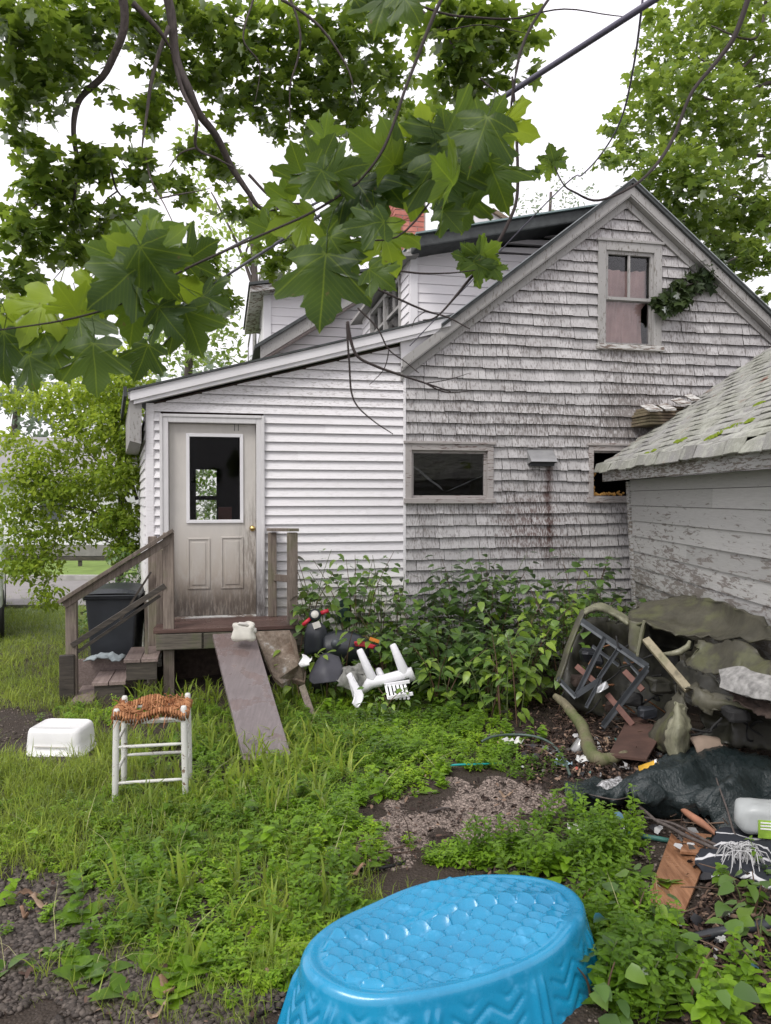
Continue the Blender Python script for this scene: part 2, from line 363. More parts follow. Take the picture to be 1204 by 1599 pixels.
def mk_leaf(name, dark, mid, light, transl=0.45, gloss=0.35, veins=False, nscale=3.0):
    m = NT(name); p = m.pos(); t = m.tint(); n = m.noise(p, nscale, 3, 0.6)
    f = m.math('ADD', m.math('MULTIPLY', t, 0.75), m.math('MULTIPLY', m.math('SUBTRACT', n, 0.5), 0.9))
    c = m.mix(m.rng(f, 0.0, 0.5), dark, mid); c = m.mix(m.rng(f, 0.5, 1.0), c, light)
    if veins:
        u = m.n.new('ShaderNodeSeparateXYZ'); m.link(m.uv(), u.inputs[0])
        ax = m.math('ABSOLUTE', m.math('SUBTRACT', u.outputs[0], 0.5)); yy = m.math('SUBTRACT', u.outputs[1], 0.02)
        r_ = m.math('POWER', m.math('ADD', m.math('MULTIPLY', ax, ax), m.math('MULTIPLY', yy, yy)), 0.5)
        an = m.math('ARCTAN2', ax, yy); vm = None
        for k in (0.0, 0.78, 1.38):
            d = m.math('MULTIPLY', m.math('ABSOLUTE', m.math('SUBTRACT', an, k)), r_)
            v = m.rng(d, 0.004, 0.013, 1, 0); vm = v if vm is None else m.math('MAXIMUM', vm, v)
        # fine side veins
        sv = m.math('SINE', m.math('MULTIPLY', m.math('ADD', yy, m.math('MULTIPLY', ax, -1.1)), 75.0))
        c = m.mix(m.math('MULTIPLY', m.rng(sv, 0.86, 1.0), 0.12), c, light)
        c = m.mix(m.math('MULTIPLY', vm, 0.3), c, light)
        sp = m.rng(m.noise(m.map(p, (1, 1, 1)), 60, 2), 0.70, 0.74); c = m.mix(m.math('MULTIPLY', sp, 0.7), c, (0.10, 0.07, 0.03))
    d = m.n.new('ShaderNodeBsdfDiffuse'); tr = m.n.new('ShaderNodeBsdfTranslucent'); gl = m.n.new('ShaderNodeBsdfGlossy')
    gl.inputs['Roughness'].default_value = 0.38; gl.inputs[0].default_value = (.8, .85, .8, 1)
    m.link(c, d.inputs[0]); m.link(m.scale(m.mix(0.12 if veins else 0.5, c, light), 1.9 if veins else 1.75), tr.inputs[0])
    a = m.n.new('ShaderNodeMixShader'); a.inputs[0].default_value = transl; m.link(d.outputs[0], a.inputs[1]); m.link(tr.outputs[0], a.inputs[2])
    fr = m.n.new('ShaderNodeFresnel'); fr.inputs[0].default_value = 1.4
    b = m.n.new('ShaderNodeMixShader'); m.link(m.math('MULTIPLY', fr.outputs[0], gloss), b.inputs[0]); m.link(a.outputs[0], b.inputs[1]); m.link(gl.outputs[0], b.inputs[2])
    m.link(b.outputs[0], m.out.inputs[0]); return m.m
def mk_ground():
    m = NT('damp_soil', 0.9, 0.25); p = m.pos(); x, y, z = m.sep(p)
    a = m.noise(p, 1.1, 6, 0.65); b = m.noise(p, 22, 6, 0.7); v = m.vor(p, 70)
    c = m.mix(b, (0.018, 0.013, 0.010), (0.068, 0.052, 0.040))
    c = m.mix(m.math('MULTIPLY', m.rng(v, 0.32, 0.1), 0.45), c, (0.12, 0.10, 0.09))
    far = m.rng(y, 9.0, 12.0); c = m.mix(far, c, m.mix(a, (0.10, 0.15, 0.03), (0.20, 0.26, 0.06)))
    m.col(c); m.bump(m.math('ADD', b, m.math('MULTIPLY', v, 0.7)), 0.8, 0.02); m.rough(m.rng(a, 0.4, 0.65, 0.95, 0.55)); return m.m
M = {}
M['vinyl'] = mk_vinyl(); M['shingle'] = mk_shingle()
M['trim'] = mk_peel('old_white_trim', (0.32, 0.312, 0.30), (0.16, 0.145, 0.13), 0.28)
M['trim_h'] = mk_peel('old_white_trim_level', (0.50, 0.495, 0.475), (0.16, 0.125, 0.105), 0.45, True, True)
M['worn'] = mk_peel('worn_window_frame', (0.37, 0.345, 0.33), (0.14, 0.10, 0.09), 0.30, True, True)
M['shedtrim'] = mk_peel('peeling_fascia', (0.50, 0.50, 0.49), (0.20, 0.175, 0.15), 0.5, False, True)
M['clean'] = plain('white_painted_trim', (0.66, 0.65, 0.66), 0.5, 0.10, 3)
M['shedwall'] = mk_shedwall(); M['roofsh'] = mk_roofshingle()
M['door'] = mk_door(); M['glass'] = mk_glass(refl=0.012); M['glass2'] = mk_glass('dusty_window_glass', 0.038); M['glass_bright'] = mk_glass('sky_glass', 0.12)
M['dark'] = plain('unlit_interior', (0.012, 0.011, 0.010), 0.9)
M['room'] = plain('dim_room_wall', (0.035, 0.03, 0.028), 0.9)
M['curtain'] = plain('faded_pink_curtain', (0.42, 0.29, 0.27), 0.9, 0.2, 5)
M['brass'] = plain('brass', (0.55, 0.40, 0.16), 0.3, 0.1, metal=1.0)
M['deck'] = mk_wood('weathered_porch_wood', (0.095, 0.075, 0.062), (0.255, 0.21, 0.175), 'z', moss=0.35)
M['deckx'] = mk_wood('worn_red_deck_paint', (0.085, 0.05, 0.042), (0.17, 0.105, 0.09), 'x', wet=0.6, rough=0.5)
M['wetboard'] = mk_wood('wet_grey_plank', (0.15, 0.125, 0.12), (0.27, 0.235, 0.235), 'y', wet=0.6, rough=0.45)
M['rotten'] = mk_wood('rotten_plywood', (0.12, 0.085, 0.06), (0.29, 0.23, 0.17), 'x', moss=0.3)
M['orangewood'] = mk_wood('wet_orange_board', (0.15, 0.066, 0.032), (0.34, 0.18, 0.10), 'y', wet=0.6, rough=0.4)
M['bark'] = mk_wood('grey_brown_bark', (0.045, 0.035, 0.032), (0.125, 0.105, 0.095), 'z')
M['twig'] = plain('dark_twig', (0.028, 0.02, 0.018), 0.8)
M['mossbark'] = mk_wood('mossy_log_bark', (0.09, 0.075, 0.05), (0.20, 0.18, 0.11), 'z', moss=0.7)
M['roofdark'] = plain('dark_roof_edge', (0.055, 0.06, 0.06), 0.8, 0.4, 9, bump=0.5)
M['brick'] = plain('red_brick', (0.46, 0.17, 0.13), 0.9, 0.2, 12, bump=0.4)
M['mortar'] = plain('mortar', (0.38, 0.34, 0.31), 0.9)
M['ground'] = mk_ground()
M['whiteplastic'] = plain('white_plastic', (0.72, 0.72, 0.71), 0.35, 0.10, 4, 0.5)
M['dirtywhite'] = plain('dirty_white_plastic', (0.58, 0.56, 0.51), 0.4, 0.25, 5, 0.5)
M['blackplastic'] = plain('black_plastic', (0.022, 0.025, 0.030), 0.4, 0.3, 5, 0.5)
M['rubber'] = plain('black_rubber', (0.018, 0.018, 0.018), 0.8)
M['red'] = plain('red_plastic', (0.50, 0.03, 0.05), 0.35, 0.1)
M['steel'] = plain('dark_painted_steel', (0.065, 0.072, 0.080), 0.45, 0.35, 8, 0.5, 0.3)
M['dirt'] = plain('compost', (0.05, 0.035, 0.028), 0.95, 0.5, 20, bump=0.8)
# ------------------------------------------------------------------ ground, road, verge
def build_ground():
    xs = np.concatenate([np.linspace(-90, -9.5, 22), np.linspace(-9, 9, 150), np.linspace(9.5, 90, 22)])
    ys = np.concatenate([np.linspace(-14, 0.5, 12), np.linspace(0.8, 12, 130), np.linspace(12.5, 40, 30), np.linspace(43, 260, 20)])
    V = []
    for y in ys:
        for x in xs:
            z = gh(x, y)
            if abs(x) < 9 and 0.5 < y < 13:
                z += 0.014*mnoise.noise(Vector((x*5, y*5, 0))) + 0.02*mnoise.noise(Vector((x*1.7, y*1.7, 3)))
            V.append((x, y, z))
    nx = len(xs); ny = len(ys)
    i = np.arange(ny-1)[:, None]*nx + np.arange(nx-1)[None]
    Q = np.stack([i, i+1, i+nx+1, i+nx], -1).reshape(-1)
    me = fast_mesh('ground', V, Q, 4, smooth=True)
    return tag(obj('ground', me, M['ground']), kind='structure')
build_ground()
M['road'] = plain('pale_wet_asphalt', (0.21, 0.195, 0.19), 0.6, 0.15, 3)
M['verge'] = plain('mown_verge', (0.14, 0.21, 0.04), 0.95, 0.3, 3)
m_ = MB(); m_.box(-60, 60, 13.4, 17.4, -0.2, -0.06); tag(m_.build('road', M['road']), kind='structure')
m_ = MB(); m_.box(-60, 60, 17.45, 17.6, -0.2, 0.05); tag(m_.build('kerb', plain('concrete_kerb', (0.35, 0.34, 0.32))), kind='structure')
m_ = MB(); m_.box(-60, 60, 17.62, 22.4, -0.2, 0.03); tag(m_.build('verge', M['verge']), kind='structure')
# ------------------------------------------------------------------ the house
house = empty('house', (0, HY, 0), HA)
tag(house, 'old gabled house with grey weathered shingles and a white vinyl clad lean-to', 'house')
def wall_holes(mb, u0, u1, ztop, z0, holes, D0, D1, extra=()):
    br = sorted({u0, u1, *[x for x in extra if u0 < x < u1], *[h[0] for h in holes if u0 < h[0] < u1], *[h[1] for h in holes if u0 < h[1] < u1]})
    for a, b in zip(br, br[1:]):
        if b-a < 1e-5: continue
        mid = (a+b)/2; hs = sorted([(h[2], h[3]) for h in holes if h[0] < mid < h[1]]); z = z0
        for lo, hi in hs:
            if lo > z: mb.box(a, b, D0, D1, z, lo)
            z = max(z, hi)
        mb.hexa([(a, D0, z), (b, D0, z), (b, D1, z), (a, D1, z), (a, D0, ztop(a)), (b, D0, ztop(b)), (b, D1, ztop(b)), (a, D1, ztop(a))])
RD = -0.13           # rake overhang plane
PU, PZ = hp(985, 288, RD); LU, LZ = hp(660, 535, RD)
SL = (PZ-LZ)/(PU-LU)
EAVE_R = PU + (PZ-2.5)/SL
def gz(u): return PZ - SL*abs(u-PU)          # top of roof line at the rake
def gw(u): return gz(u) - 0.14               # top of shingles
U_SEAM = hu(631); U_L = hu(229)
# windows: (u0,u1,z0,z1) of the outer casing
def rect(px0, py1, px1, py0, D=0.0):
    um = (px0+px1)/2; a = hp(px0, py0, D); b = hp(px1, py1, D)
    za = (hp(px0, py0, D)[1] + hp(px1, py0, D)[1])/2; zb = (hp(px0, py1, D)[1] + hp(px1, py1, D)[1])/2
    return (a[0], b[0], za, zb)
W1 = rect(931, 381, 1031, 544); W2 = rect(632, 694, 769, 782); W3 = rect(917, 697, 1052, 781)
ins = lambda r, k: (r[0]+k, r[1]-k, r[2]+k, r[3]-k)
mb = MB(); wall_holes(mb, U_SEAM, EAVE_R-0.1, gw, -0.3, [ins(W1, .05), ins(W2, .05), ins(W3, .05)], 0.004, 0.12, (PU,))
gable = mb.build('gable_wall', M['dark'], house)
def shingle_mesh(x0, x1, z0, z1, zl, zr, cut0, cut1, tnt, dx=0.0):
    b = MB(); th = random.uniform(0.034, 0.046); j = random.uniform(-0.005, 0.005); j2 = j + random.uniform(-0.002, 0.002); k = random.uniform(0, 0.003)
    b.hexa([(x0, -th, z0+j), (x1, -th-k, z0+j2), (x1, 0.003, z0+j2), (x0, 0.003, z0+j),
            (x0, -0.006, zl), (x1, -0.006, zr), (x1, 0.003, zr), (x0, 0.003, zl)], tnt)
    b.t[0] = b.t[3] = b.t[5] = -1.0          # undersides and edges: shadow line under the butts put into colour
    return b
EXPO = 0.1265; shs = []
nc = int((PZ-0.14+0.1)/EXPO)+1
for i in range(nc):
    z0 = -0.02 + i*EXPO
    zc = z0 + EXPO*0.5
    half = (PZ-0.14-z0)/SL
    lo = max(U_SEAM+0.012, PU-half); hi = min(EAVE_R-0.1, PU+half)
    if hi-lo < 0.05: continue
    segs = [(lo, hi)]
    for r_ in (W1, W2, W3):
        if z0+EXPO > r_[2]+0.03 and z0 < r_[3]-0.03:
            ns = []
            for a, b in segs:
                if r_[0] > a: ns.append((a, min(b, r_[0]+0.02)))
                if r_[1] < b: ns.append((max(a, r_[1]-0.02), b))
                if r_[0] <= a and r_[1] >= b: pass
            segs = [q for q in ns if q[1]-q[0] > 0.03]
    wav = 0.006*math.sin(i*1.7)
    for a, b in segs:
        x = a
        while x < b-1e-4:
            w_ = random.choice([0.11, 0.13, 0.15, 0.17, 0.20, 0.09])*random.uniform(.92, 1.08)
            if b-(x+w_) < 0.06: w_ = b-x
            x1 = x+w_; zt = z0+EXPO+0.012; c0 = min(zt, gw(x)); c1 = min(zt, gw(x1-0.003))
            wz = 0.006*math.sin(x*1.4+i*0.9)+0.004*math.sin(x*3.1+i)
            
            if c0 > z0+0.002 or c1 > z0+0.002:
                g = random.uniform(0.0015, 0.006)
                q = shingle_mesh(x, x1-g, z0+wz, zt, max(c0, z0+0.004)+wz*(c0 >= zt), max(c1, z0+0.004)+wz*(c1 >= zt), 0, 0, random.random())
                p3 = hw((x+x1)/2, 0, zc); ppx = 602+p3.x/p3.y*1202; ppy = 778-(p3.z-1.8)/p3.y*1202
                vis = ppy < 870 and not (ppx > 925 and ppy > 740-(ppx-927)*0.72) and ppx < 1204
                shs.append(((w_*EXPO/p3.y**2) if vis else 0, q))
            x = x1
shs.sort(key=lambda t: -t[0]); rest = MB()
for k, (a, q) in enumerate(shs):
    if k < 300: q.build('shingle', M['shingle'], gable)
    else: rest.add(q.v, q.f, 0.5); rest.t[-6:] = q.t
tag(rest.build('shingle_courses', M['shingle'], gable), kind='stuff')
# --- rake boards and main roof
def rakebar(mb, u0, z0, u1, z1, w_, D0, D1, tint=.5):
    """board whose TOP edge runs (u0,z0)->(u1,z1), w_ = vertical width"""
    mb.hexa([(u0, D0, z0-w_), (u1, D0, z1-w_), (u1, D1, z1-w_), (u0, D1, z0-w_), (u0, D0, z0), (u1, D0, z1), (u1, D1, z1), (u0, D1, z0)], tint)
LEND = hu(700, RD)-0.0
LL = hp(629, 572, RD)[0]
for s_, ue in ((-1, LL), (1, EAVE_R)):
    b = MB(); rakebar(b, PU, PZ, ue, gz(ue), 0.115, RD-0.012, RD+0.012); b.build('rake_board', M['trim'], house)
    b = MB(); rakebar(b, PU, PZ-0.115, ue, gz(ue)-0.115, 0.02, RD-0.003, -0.028); b.build('rake_soffit', M['trim'], house)
    b = MB(); rakebar(b, PU, PZ-0.142, ue, gz(ue)-0.142, 0.09, -0.05, -0.024); b.build('frieze_board', M['trim'], house)
    ur = hp(688, 515, RD)[0] if s_ < 0 else ue
    b = MB(); rakebar(b, PU, PZ+0.045, ur, gz(ur)+0.045, 0.042, RD-0.05, 9.5); b.build('roof', M['roofdark'], house)
    b = MB(); rakebar(b, PU, PZ+0.058, ur, gz(ur)+0.058, 0.012, RD-0.065, RD+0.3); b.build('drip_edge', plain('grey_drip_edge', (0.25, 0.27, 0.28)), house)
# --- windows
def window(rc, name='window', mat='trim', cas=0.085, sash=0.045, mid=None, munt=False, pane='glass', sill=True):
    u0, u1, z0, z1 = rc
    fr = MB(); D0, D1 = -0.045, 0.02
    fr.box(u0, u0+cas, D0, D1, z0, z1, .3); fr.box(u1-cas, u1, D0, D1, z0, z1, .7); fr.box(u0+cas, u1-cas, D0-.003, D1, z1-cas, z1)
    fr.box(u0-0.02, u1+0.02, D0-.02, D1, z1-0.0, z1+0.03, .2)
    w_ = fr.build(name, M[mat], house, bevel=0.004)
    if sill:
        b = MB(); b.box(u0-0.02, u1+0.02, -0.075, 0.02, z0-0.03, z0+0.03); b.build('sill', M['worn'] if mat == 'worn' else M['trim_h'], w_, bevel=0.005)
    a0, a1, b0, b1 = u0+cas, u1-cas, z0+0.03, z1-cas
    s_ = MB(); 
    def ring(x0, x1, y0, y1, t, Da, Db):
        s_.box(x0, x0+t, Da, Db, y0, y1); s_.box(x1-t, x1, Da, Db, y0, y1); s_.box(x0+t, x1-t, Da, Db, y0, y0+t); s_.box(x0+t, x1-t, Da, Db, y1-t, y1)
    if mid is None: ring(a0, a1, b0, b1, sash, 0.0, 0.04)
    else:
        ring(a0, a1, b0, mid+sash*.4, sash, 0.02, 0.055); ring(a0, a1, mid-sash*.4, b1, sash, -0.02, 0.018)
        if munt: s_.box((a0+a1)/2-0.012, (a0+a1)/2+0.012, -0.015, 0.012, mid, b1-sash)
    s_.build('sash', M[mat], w_)
    if pane:
        g = MB(); g.box(a0+.01, a1-.01, 0.024, 0.028, b0+.01, b1-.01); g.build('pane', M[pane], w_)
    # unlit space behind
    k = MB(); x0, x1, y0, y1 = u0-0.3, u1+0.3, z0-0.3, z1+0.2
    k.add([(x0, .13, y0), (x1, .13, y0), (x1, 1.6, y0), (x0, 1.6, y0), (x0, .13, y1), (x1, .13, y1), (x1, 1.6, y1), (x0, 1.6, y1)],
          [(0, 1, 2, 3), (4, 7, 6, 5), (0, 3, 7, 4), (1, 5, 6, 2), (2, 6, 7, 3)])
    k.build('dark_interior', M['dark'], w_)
    return w_, (a0, a1, b0, b1)
MIDZ = hp(980, 468)[1]
gwin, op = window(W1, mid=MIDZ, munt=True, cas=0.10, sash=0.035, pane='glass2')
P = [[Vector((op[0]+.02+(op[1]-op[0]-.04-(0.06 if j > 5 else 0))*i/24, 0.10+0.018*math.sin(i*1.3+j*.35)+0.012*math.sin(i*.6-j*.7), op[2]+(op[3]-op[2]-.17)*(1-j/12)-0.02*math.sin(math.pi*i/24))) for i in range(25)] for j in range(13)]
b = MB(); b.grid(P); b.build('curtain', M['curtain'], gwin, smooth=True)
bw, op = window(W2, mat='worn', cas=0.07, sash=0.03, pane='glass2')
b = MB(); P = [[Vector((op[0]+.45+i*.12+0.05*j, .30+.05*math.sin(i+j), op[2]+.05+i*.055+j*.02)) for j in range(4)] for i in range(6)]
b.grid(P); b.build('streak_sheet', plain('streak_grey', (0.16, 0.17, 0.18), 0.5), bw, smooth=True)  # both grey sheets behind this pane stand in for reflection streaks
b = MB(); P = [[Vector((op[0]+.02+i*.08+0.02*j, .34+.03*math.sin(i*2+j), op[3]-.08-i*.06-j*.03)) for j in range(3)] for i in range(6)]
b.grid(P); b.build('streak_sheet', plain('streak_grey2', (0.08, 0.085, 0.09), 0.5), bw, smooth=True)
rw, op = window(W3, mat='worn', cas=0.06, sash=0.02, pane=None)
b = MB()
for k in range(60):
    t = random.random(); q = (op[0]+0.03+random.uniform(0, .5), op[2]+.03+abs(random.gauss(0, .014))) if t < .7 else (op[0]+.03+abs(random.gauss(0, .01)), op[2]+random.uniform(0, .3))
    r_ = random.uniform(.01, .02); b.lathe([(0.001, -r_), (r_*.8, -r_*.6), (r_, 0), (r_*.8, r_*.6), (0.001, r_)], 6, (q[0], 0.03, q[1]))
b.build('expanding_foam', plain('orange_foam', (0.55, 0.30, 0.08), 0.8), rw, smooth=True)
# patched shingles above the small window
# --- vent hood
v0 = hp(822, 705); v1 = hp(862, 718)
b = MB(); b.hexa([(v0[0], -.15, v1[1]-.03), (v1[0], -.15, v1[1]-.03), (v1[0], -.02, v1[1]-.06), (v0[0], -.02, v1[1]-.06), (v0[0], -.13, v1[1]), (v1[0], -.13, v1[1]), (v1[0], -.01, v0[1]+.03), (v0[0], -.01, v0[1]+.03)])
del b.f[0]; del b.t[0]
vent = b.build('vent_hood', plain('galvanised_steel', (0.30, 0.30, 0.30), 0.45, 0.2, 8, 0.5, 0.4), house, solid=0.006)
b = MB(); b.box(v0[0]+.015, v1[0]-.015, -.1, -.03, v1[1]-.075, v1[1]-.035); b.build('flap', M['blackplastic'], vent)
# --- lean-to with white vinyl
LA = hp(212, 609, RD); LB = hp(640, 510, RD); LS = (LB[1]-LA[1])/(LB[0]-LA[0])
def lz(u): return LA[1] + LS*(u-LA[0])
DR = rect(253, 650, 411, 975)                      # outer door casing
DR = (DR[0], DR[1], 0.50, DR[3])
mb = MB(); wall_holes(mb, U_L+.02, U_SEAM, lambda u: lz(u)-.15, -.25, [ins(DR, .04)], 0.006, 0.10)
lw = mb.build('lean_to_wall', M['dirt'], house)
VE = 0.0975
UC = hu(240)
for i in range(40):
    z0 = 0.06 + i*VE
    segs = [(UC, U_SEAM-0.015)]
    if z0 < DR[3]-0.02: segs = [(UC, DR[0]-.004), (DR[1]+.004, U_SEAM-0.015)]
    if i % 3 == 1: cut = UC + (U_SEAM-UC)*((i*0.37) % 0.5+.42); segs = [q for a_, b_ in segs for q in (((a_, cut+.012), (cut, b_)) if a_+.2 < cut < b_-.1 else ((a_, b_),))]
    for si, (a, b_) in enumerate(segs):
        zt = z0+VE; x0 = a
        if lz(b_)-.17 < z0+.005: continue
        if lz(x0)-.17 < z0+.01: x0 = (z0+.01+.17-LA[1])/LS + LA[0]
        # where the slope cuts the top edge
        xk = (zt+.17-LA[1])/LS + LA[0]
        tnt = random.random(); b = MB()
        pl = [(x0, z0), (b_, z0)]
        if xk <= x0: tp = [(b_, zt), (x0, zt)]
        elif xk >= b_: tp = [(b_, lz(b_)-.17), (x0, lz(x0)-.17)]
        else: tp = [(b_, zt), (xk, zt), (x0, max(z0+.001, lz(x0)-.17))]
        poly = pl+tp; n = len(poly)
        dd = lambda z: -0.034 + 0.029*(z-z0)/VE
        sag = 0.0015*math.sin(i*2.1)+.003*(si % 2)
        vv = [(x, dd(z)+sag, z) for x, z in poly] + [(x, 0.004, z) for x, z in poly]
        b.add(vv, [tuple(range(n))]+[(k, k+n, (k+1) % n+n, (k+1) % n) for k in range(1, n)], tnt)
        b.build('siding_board', M['vinyl'], lw)
b = MB(); b.box(U_L, UC+.004, -.035, .02, -.15, lz(U_L)-.14); b.box(UC-.002, UC+.012, -.03, 0, -.15, lz(UC)-.16); b.build('corner_board', M['vinyl'], house, bevel=.003)
b = MB(); b.box(U_SEAM-.017, U_SEAM+.014, -.034, .0, -.1, lz(U_SEAM)-.14); b.build('corner_board', M['vinyl'], house, bevel=.003)
ue = hp(700, 500, RD)[0]
b = MB(); rakebar(b, LA[0]-.05, lz(LA[0]-.05), ue+.02, lz(ue+.02), .10, RD-.03, RD); b.build('rake_board', M['clean'], house, bevel=.003)
b = MB(); rakebar(b, LA[0]-.02, lz(LA[0]-.02)-.085, ue-.08, lz(ue-.08)-.085, .055, RD-.012, RD+.014, .2); b.build('rake_board', M['clean'], house, bevel=.003)
b = MB(); rakebar(b, LA[0]-.02, lz(LA[0]-.02)-.12, U_SEAM, lz(U_SEAM)-.12, .012, RD+.014, .0, .2); b.build('rake_soffit', M['clean'], house)
b = MB(); rakebar(b, LA[0]-.07, lz(LA[0]-.07)+.022, ue+.1, lz(ue+.1)+.022, .02, RD-.05, 4.5); b.build('lean_to_roof', M['roofdark'], house)
# white triangular infill between the two roofs
t1 = hp(625, 531, -.06); t2 = hp(700, 512, -.06); t3 = hp(627, 573, -.06)
b = MB(); b.prism([t3, t2, t1], -.07, -.03); b.build('infill_panel', M['clean'], house)
# side wall of the lean-to and its boxed eave
SU = LA[0]; ew = hp(203, 690, .0)
b = MB(); b.hexa([(U_L-.003, .02, -.2), (U_L+.05, .02, -.2), (U_L+.1, 4.4, -.2), (U_L-.52, 4.4, -.2), (U_L-.003, .02, lz(U_L)-.2), (U_L+.05, .02, lz(U_L)-.2), (U_L+.1, 4.4, lz(U_L)-.2), (U_L-.52, 4.4, lz(U_L)-.2)])
sw = b.build('side_wall', M['vinyl'], house)
for i in range(27):
    z0 = .06+i*VE
    if z0+VE > lz(U_L)-.2: break
    b = MB(); b.hexa([(U_L-.03, .03, z0), (U_L+.0, .03, z0), (U_L-.5, 4.39, z0), (U_L-.555, 4.39, z0), (U_L-.012, .03, z0+VE), (U_L, .03, z0+VE), (U_L-.5, 4.39, z0+VE), (U_L-.535, 4.39, z0+VE)], random.random()); b.build('siding_board', M['vinyl'], sw)
e0 = hp(206, 612, RD); e1 = hp(206, 688, RD)
b = MB(); b.hexa([(U_L-.16, RD, e0[1]-.07), (U_L-.01, RD, e0[1]-.05), (U_L-.01, RD+.02, e0[1]-.05), (U_L-.16, RD+.02, e0[1]-.07), (U_L-.17, RD, e0[1]+.0), (U_L-.01, RD, e0[1]+.03), (U_L-.01, RD+.02, e0[1]+.03), (U_L-.17, RD+.02, e0[1]+.0)])
b.build('eave_return', M['clean'], house)
b = MB(); b.hexa([(U_L-.15, RD+.02, e1[1]), (U_L-.04, RD+.02, e1[1]-.03), (U_L-.55, 4.4, e1[1]-.0), (U_L-.75, 4.4, e1[1]+.0), (U_L-.15, RD+.02, e0[1]-.06), (U_L-.03, RD+.02, e0[1]-.06), (U_L-.55, 4.4, e0[1]-.06), (U_L-.75, 4.4, e0[1]-.06)])
b.build('eave_box', M['trim'], house)
b = MB(); b.bar((U_L-.185, RD-.03, e0[1]+.0), (U_L-.80, 4.4, e0[1]+.0), .03, .1); b.build('gutter', M['roofdark'], house)
# --- door
door = empty('door'); door.parent = house
b = MB(); cs = .075; zt = DR[3]
b.box(DR[0], DR[0]+cs, -.045, .07, DR[2], zt); b.box(DR[1]-cs, DR[1], -.045, .07, DR[2], zt); b.box(DR[0]+cs, DR[1]-cs, -.045, .07, zt-cs, zt)
b.box(DR[0]-.012, DR[0]+.02, -.055, -.02, DR[2], zt+.012, .2); b.box(DR[1]-.02, DR[1]+.012, -.055, -.02, DR[2], zt+.012, .2); b.box(DR[0]+.02, DR[1]-.02, -.055, -.02, zt-.02, zt+.012, .2)
def mk_doorcas():
    m = NT('stained_door_casing', 0.5, 0.4); h = m.hpos(); x, y, z = m.sep(h)
    n = m.noise(m.map(h, (9, 9, 2)), 2.4, 6, .7)
    c = m.scale((0.58, 0.57, 0.57), m.rng(n, .3, .7, .9, 1.05))
    k = m.math('MULTIPLY', m.rng(z, 1.5, .6, 0, 1, True), m.rng(n, .3, .55, .35, 1)); m.col(m.mix(m.math('MULTIPLY', k, .92), c, (.05, .042, .035))); return m.m
b.build('door_casing', mk_doorcas(), door, bevel=.006)
S0, S1 = DR[0]+cs+.004, DR[1]-cs-.004; Z0, Z1 = .565, zt-cs-.004
wq = rect(295, 681, 376, 813, .03); DD = .03
b = MB(); b.box(S0, wq[0], DD, DD+.045, Z0, Z1); b.box(wq[1], S1, DD, DD+.045, Z0, Z1); b.box(wq[0], wq[1], DD, DD+.045, Z0, wq[2]); b.box(wq[0], wq[1], DD, DD+.045, wq[3], Z1)
b.build('door_slab', M['door'], door)
def ringp(x0, x1, z0, z1, t, D0, D1, name, mat, par):
    b = MB()
    for p in ([(x0, z0), (x1, z0), (x1-t, z0+t), (x0+t, z0+t)], [(x1, z0), (x1, z1), (x1-t, z1-t), (x1-t, z0+t)], [(x1, z1), (x0, z1), (x0+t, z1-t), (x1-t, z1-t)], [(x0, z1), (x0, z0), (x0+t, z0+t), (x0+t, z1-t)]): b.prism(p, D0, D1)
    return b.build(name, mat, par, bevel=.004)
ringp(wq[0]-.025, wq[1]+.025, wq[2]-.025, wq[3]+.025, .035, DD-.018, DD, 'window_moulding', M['clean'], door)
b = MB(); b.box(wq[0], wq[1], DD+.018, DD+.022, wq[2], wq[3]); b.build('pane', M['glass'], door)
for (x0, y0, x1, y1) in ((293, 840, 328, 920), (345, 838, 380, 919)):
    q = rect(x0, y0, x1, y1, DD); pn = ringp(q[0], q[1], q[2], q[3], .018, DD-.009, DD, 'door_panel', M['door'], door)
    b = MB(); b.box(q[0]+.045, q[1]-.045, DD-.007, DD, q[2]+.045, q[3]-.045); b.build('panel_field', M['door'], pn, bevel=.005)
kn = hp(394, 825, DD)
b = MB(); b.lathe([(0, -.075), (.022, -.07), (.03, -.055), (.026, -.04), (.012, -.03), (.012, -.012), (.030, -.008), (.030, 0)], 18, M=Matrix.Translation((kn[0], DD, kn[1])) @ Matrix.Rotation(-math.pi/2, 4, 'X'))
b.v = [(x, DD-abs(y-DD), z) for x, y, z in b.v]; b.build('door_knob', M['brass'], door, smooth=True)
b = MB(); b.box(S0, S1, -.05, .09, .53, .562); b.build('threshold', M['trim_h'], door, bevel=.004)
for px_ in (366, 372):
    h0 = hp(px_, 664, DD); b = MB(); b.bar((h0[0], DD-.004, h0[1]-.06), (h0[0]+.004, DD-.004, h0[1]+.03), .006, .004, (0, 1, 0)); b.build('hook', M['steel'], door)
# room behind the door, with a window at its back
wb = rect(306, 733, 338, 822, 3.2)
b = MB(); wall_holes(b, U_L+.12, 1.5, lambda u: 3.0, .3, [wb], 3.2, 3.3); b.box(1.5, 1.6, .13, 3.3, .3, 3.0); b.box(U_L+.12, 1.6, .13, 3.3, .3, .4); b.box(U_L+.12, 1.6, .13, 3.3, 2.85, 2.95)
b.build('back_room', M['room'], house)
b = MB(); zm = (wb[2]+wb[3])/2; b.box(wb[0], wb[1], 3.18, 3.24, zm-.03, zm+.03); b.box(wb[0]-.05, wb[0], 3.15, 3.2, wb[2], wb[3]); b.box(wb[1], wb[1]+.05, 3.15, 3.2, wb[2], wb[3]); b.build('back_window_sash', M['room'], house)
b = MB(); q = rect(341, 792, 362, 812, 1.5); b.box(q[0], q[1], 1.5, 1.8, q[2]-.3, q[3]); b.build('red_box', plain('dull_red', (.24, .09, .07)), house)
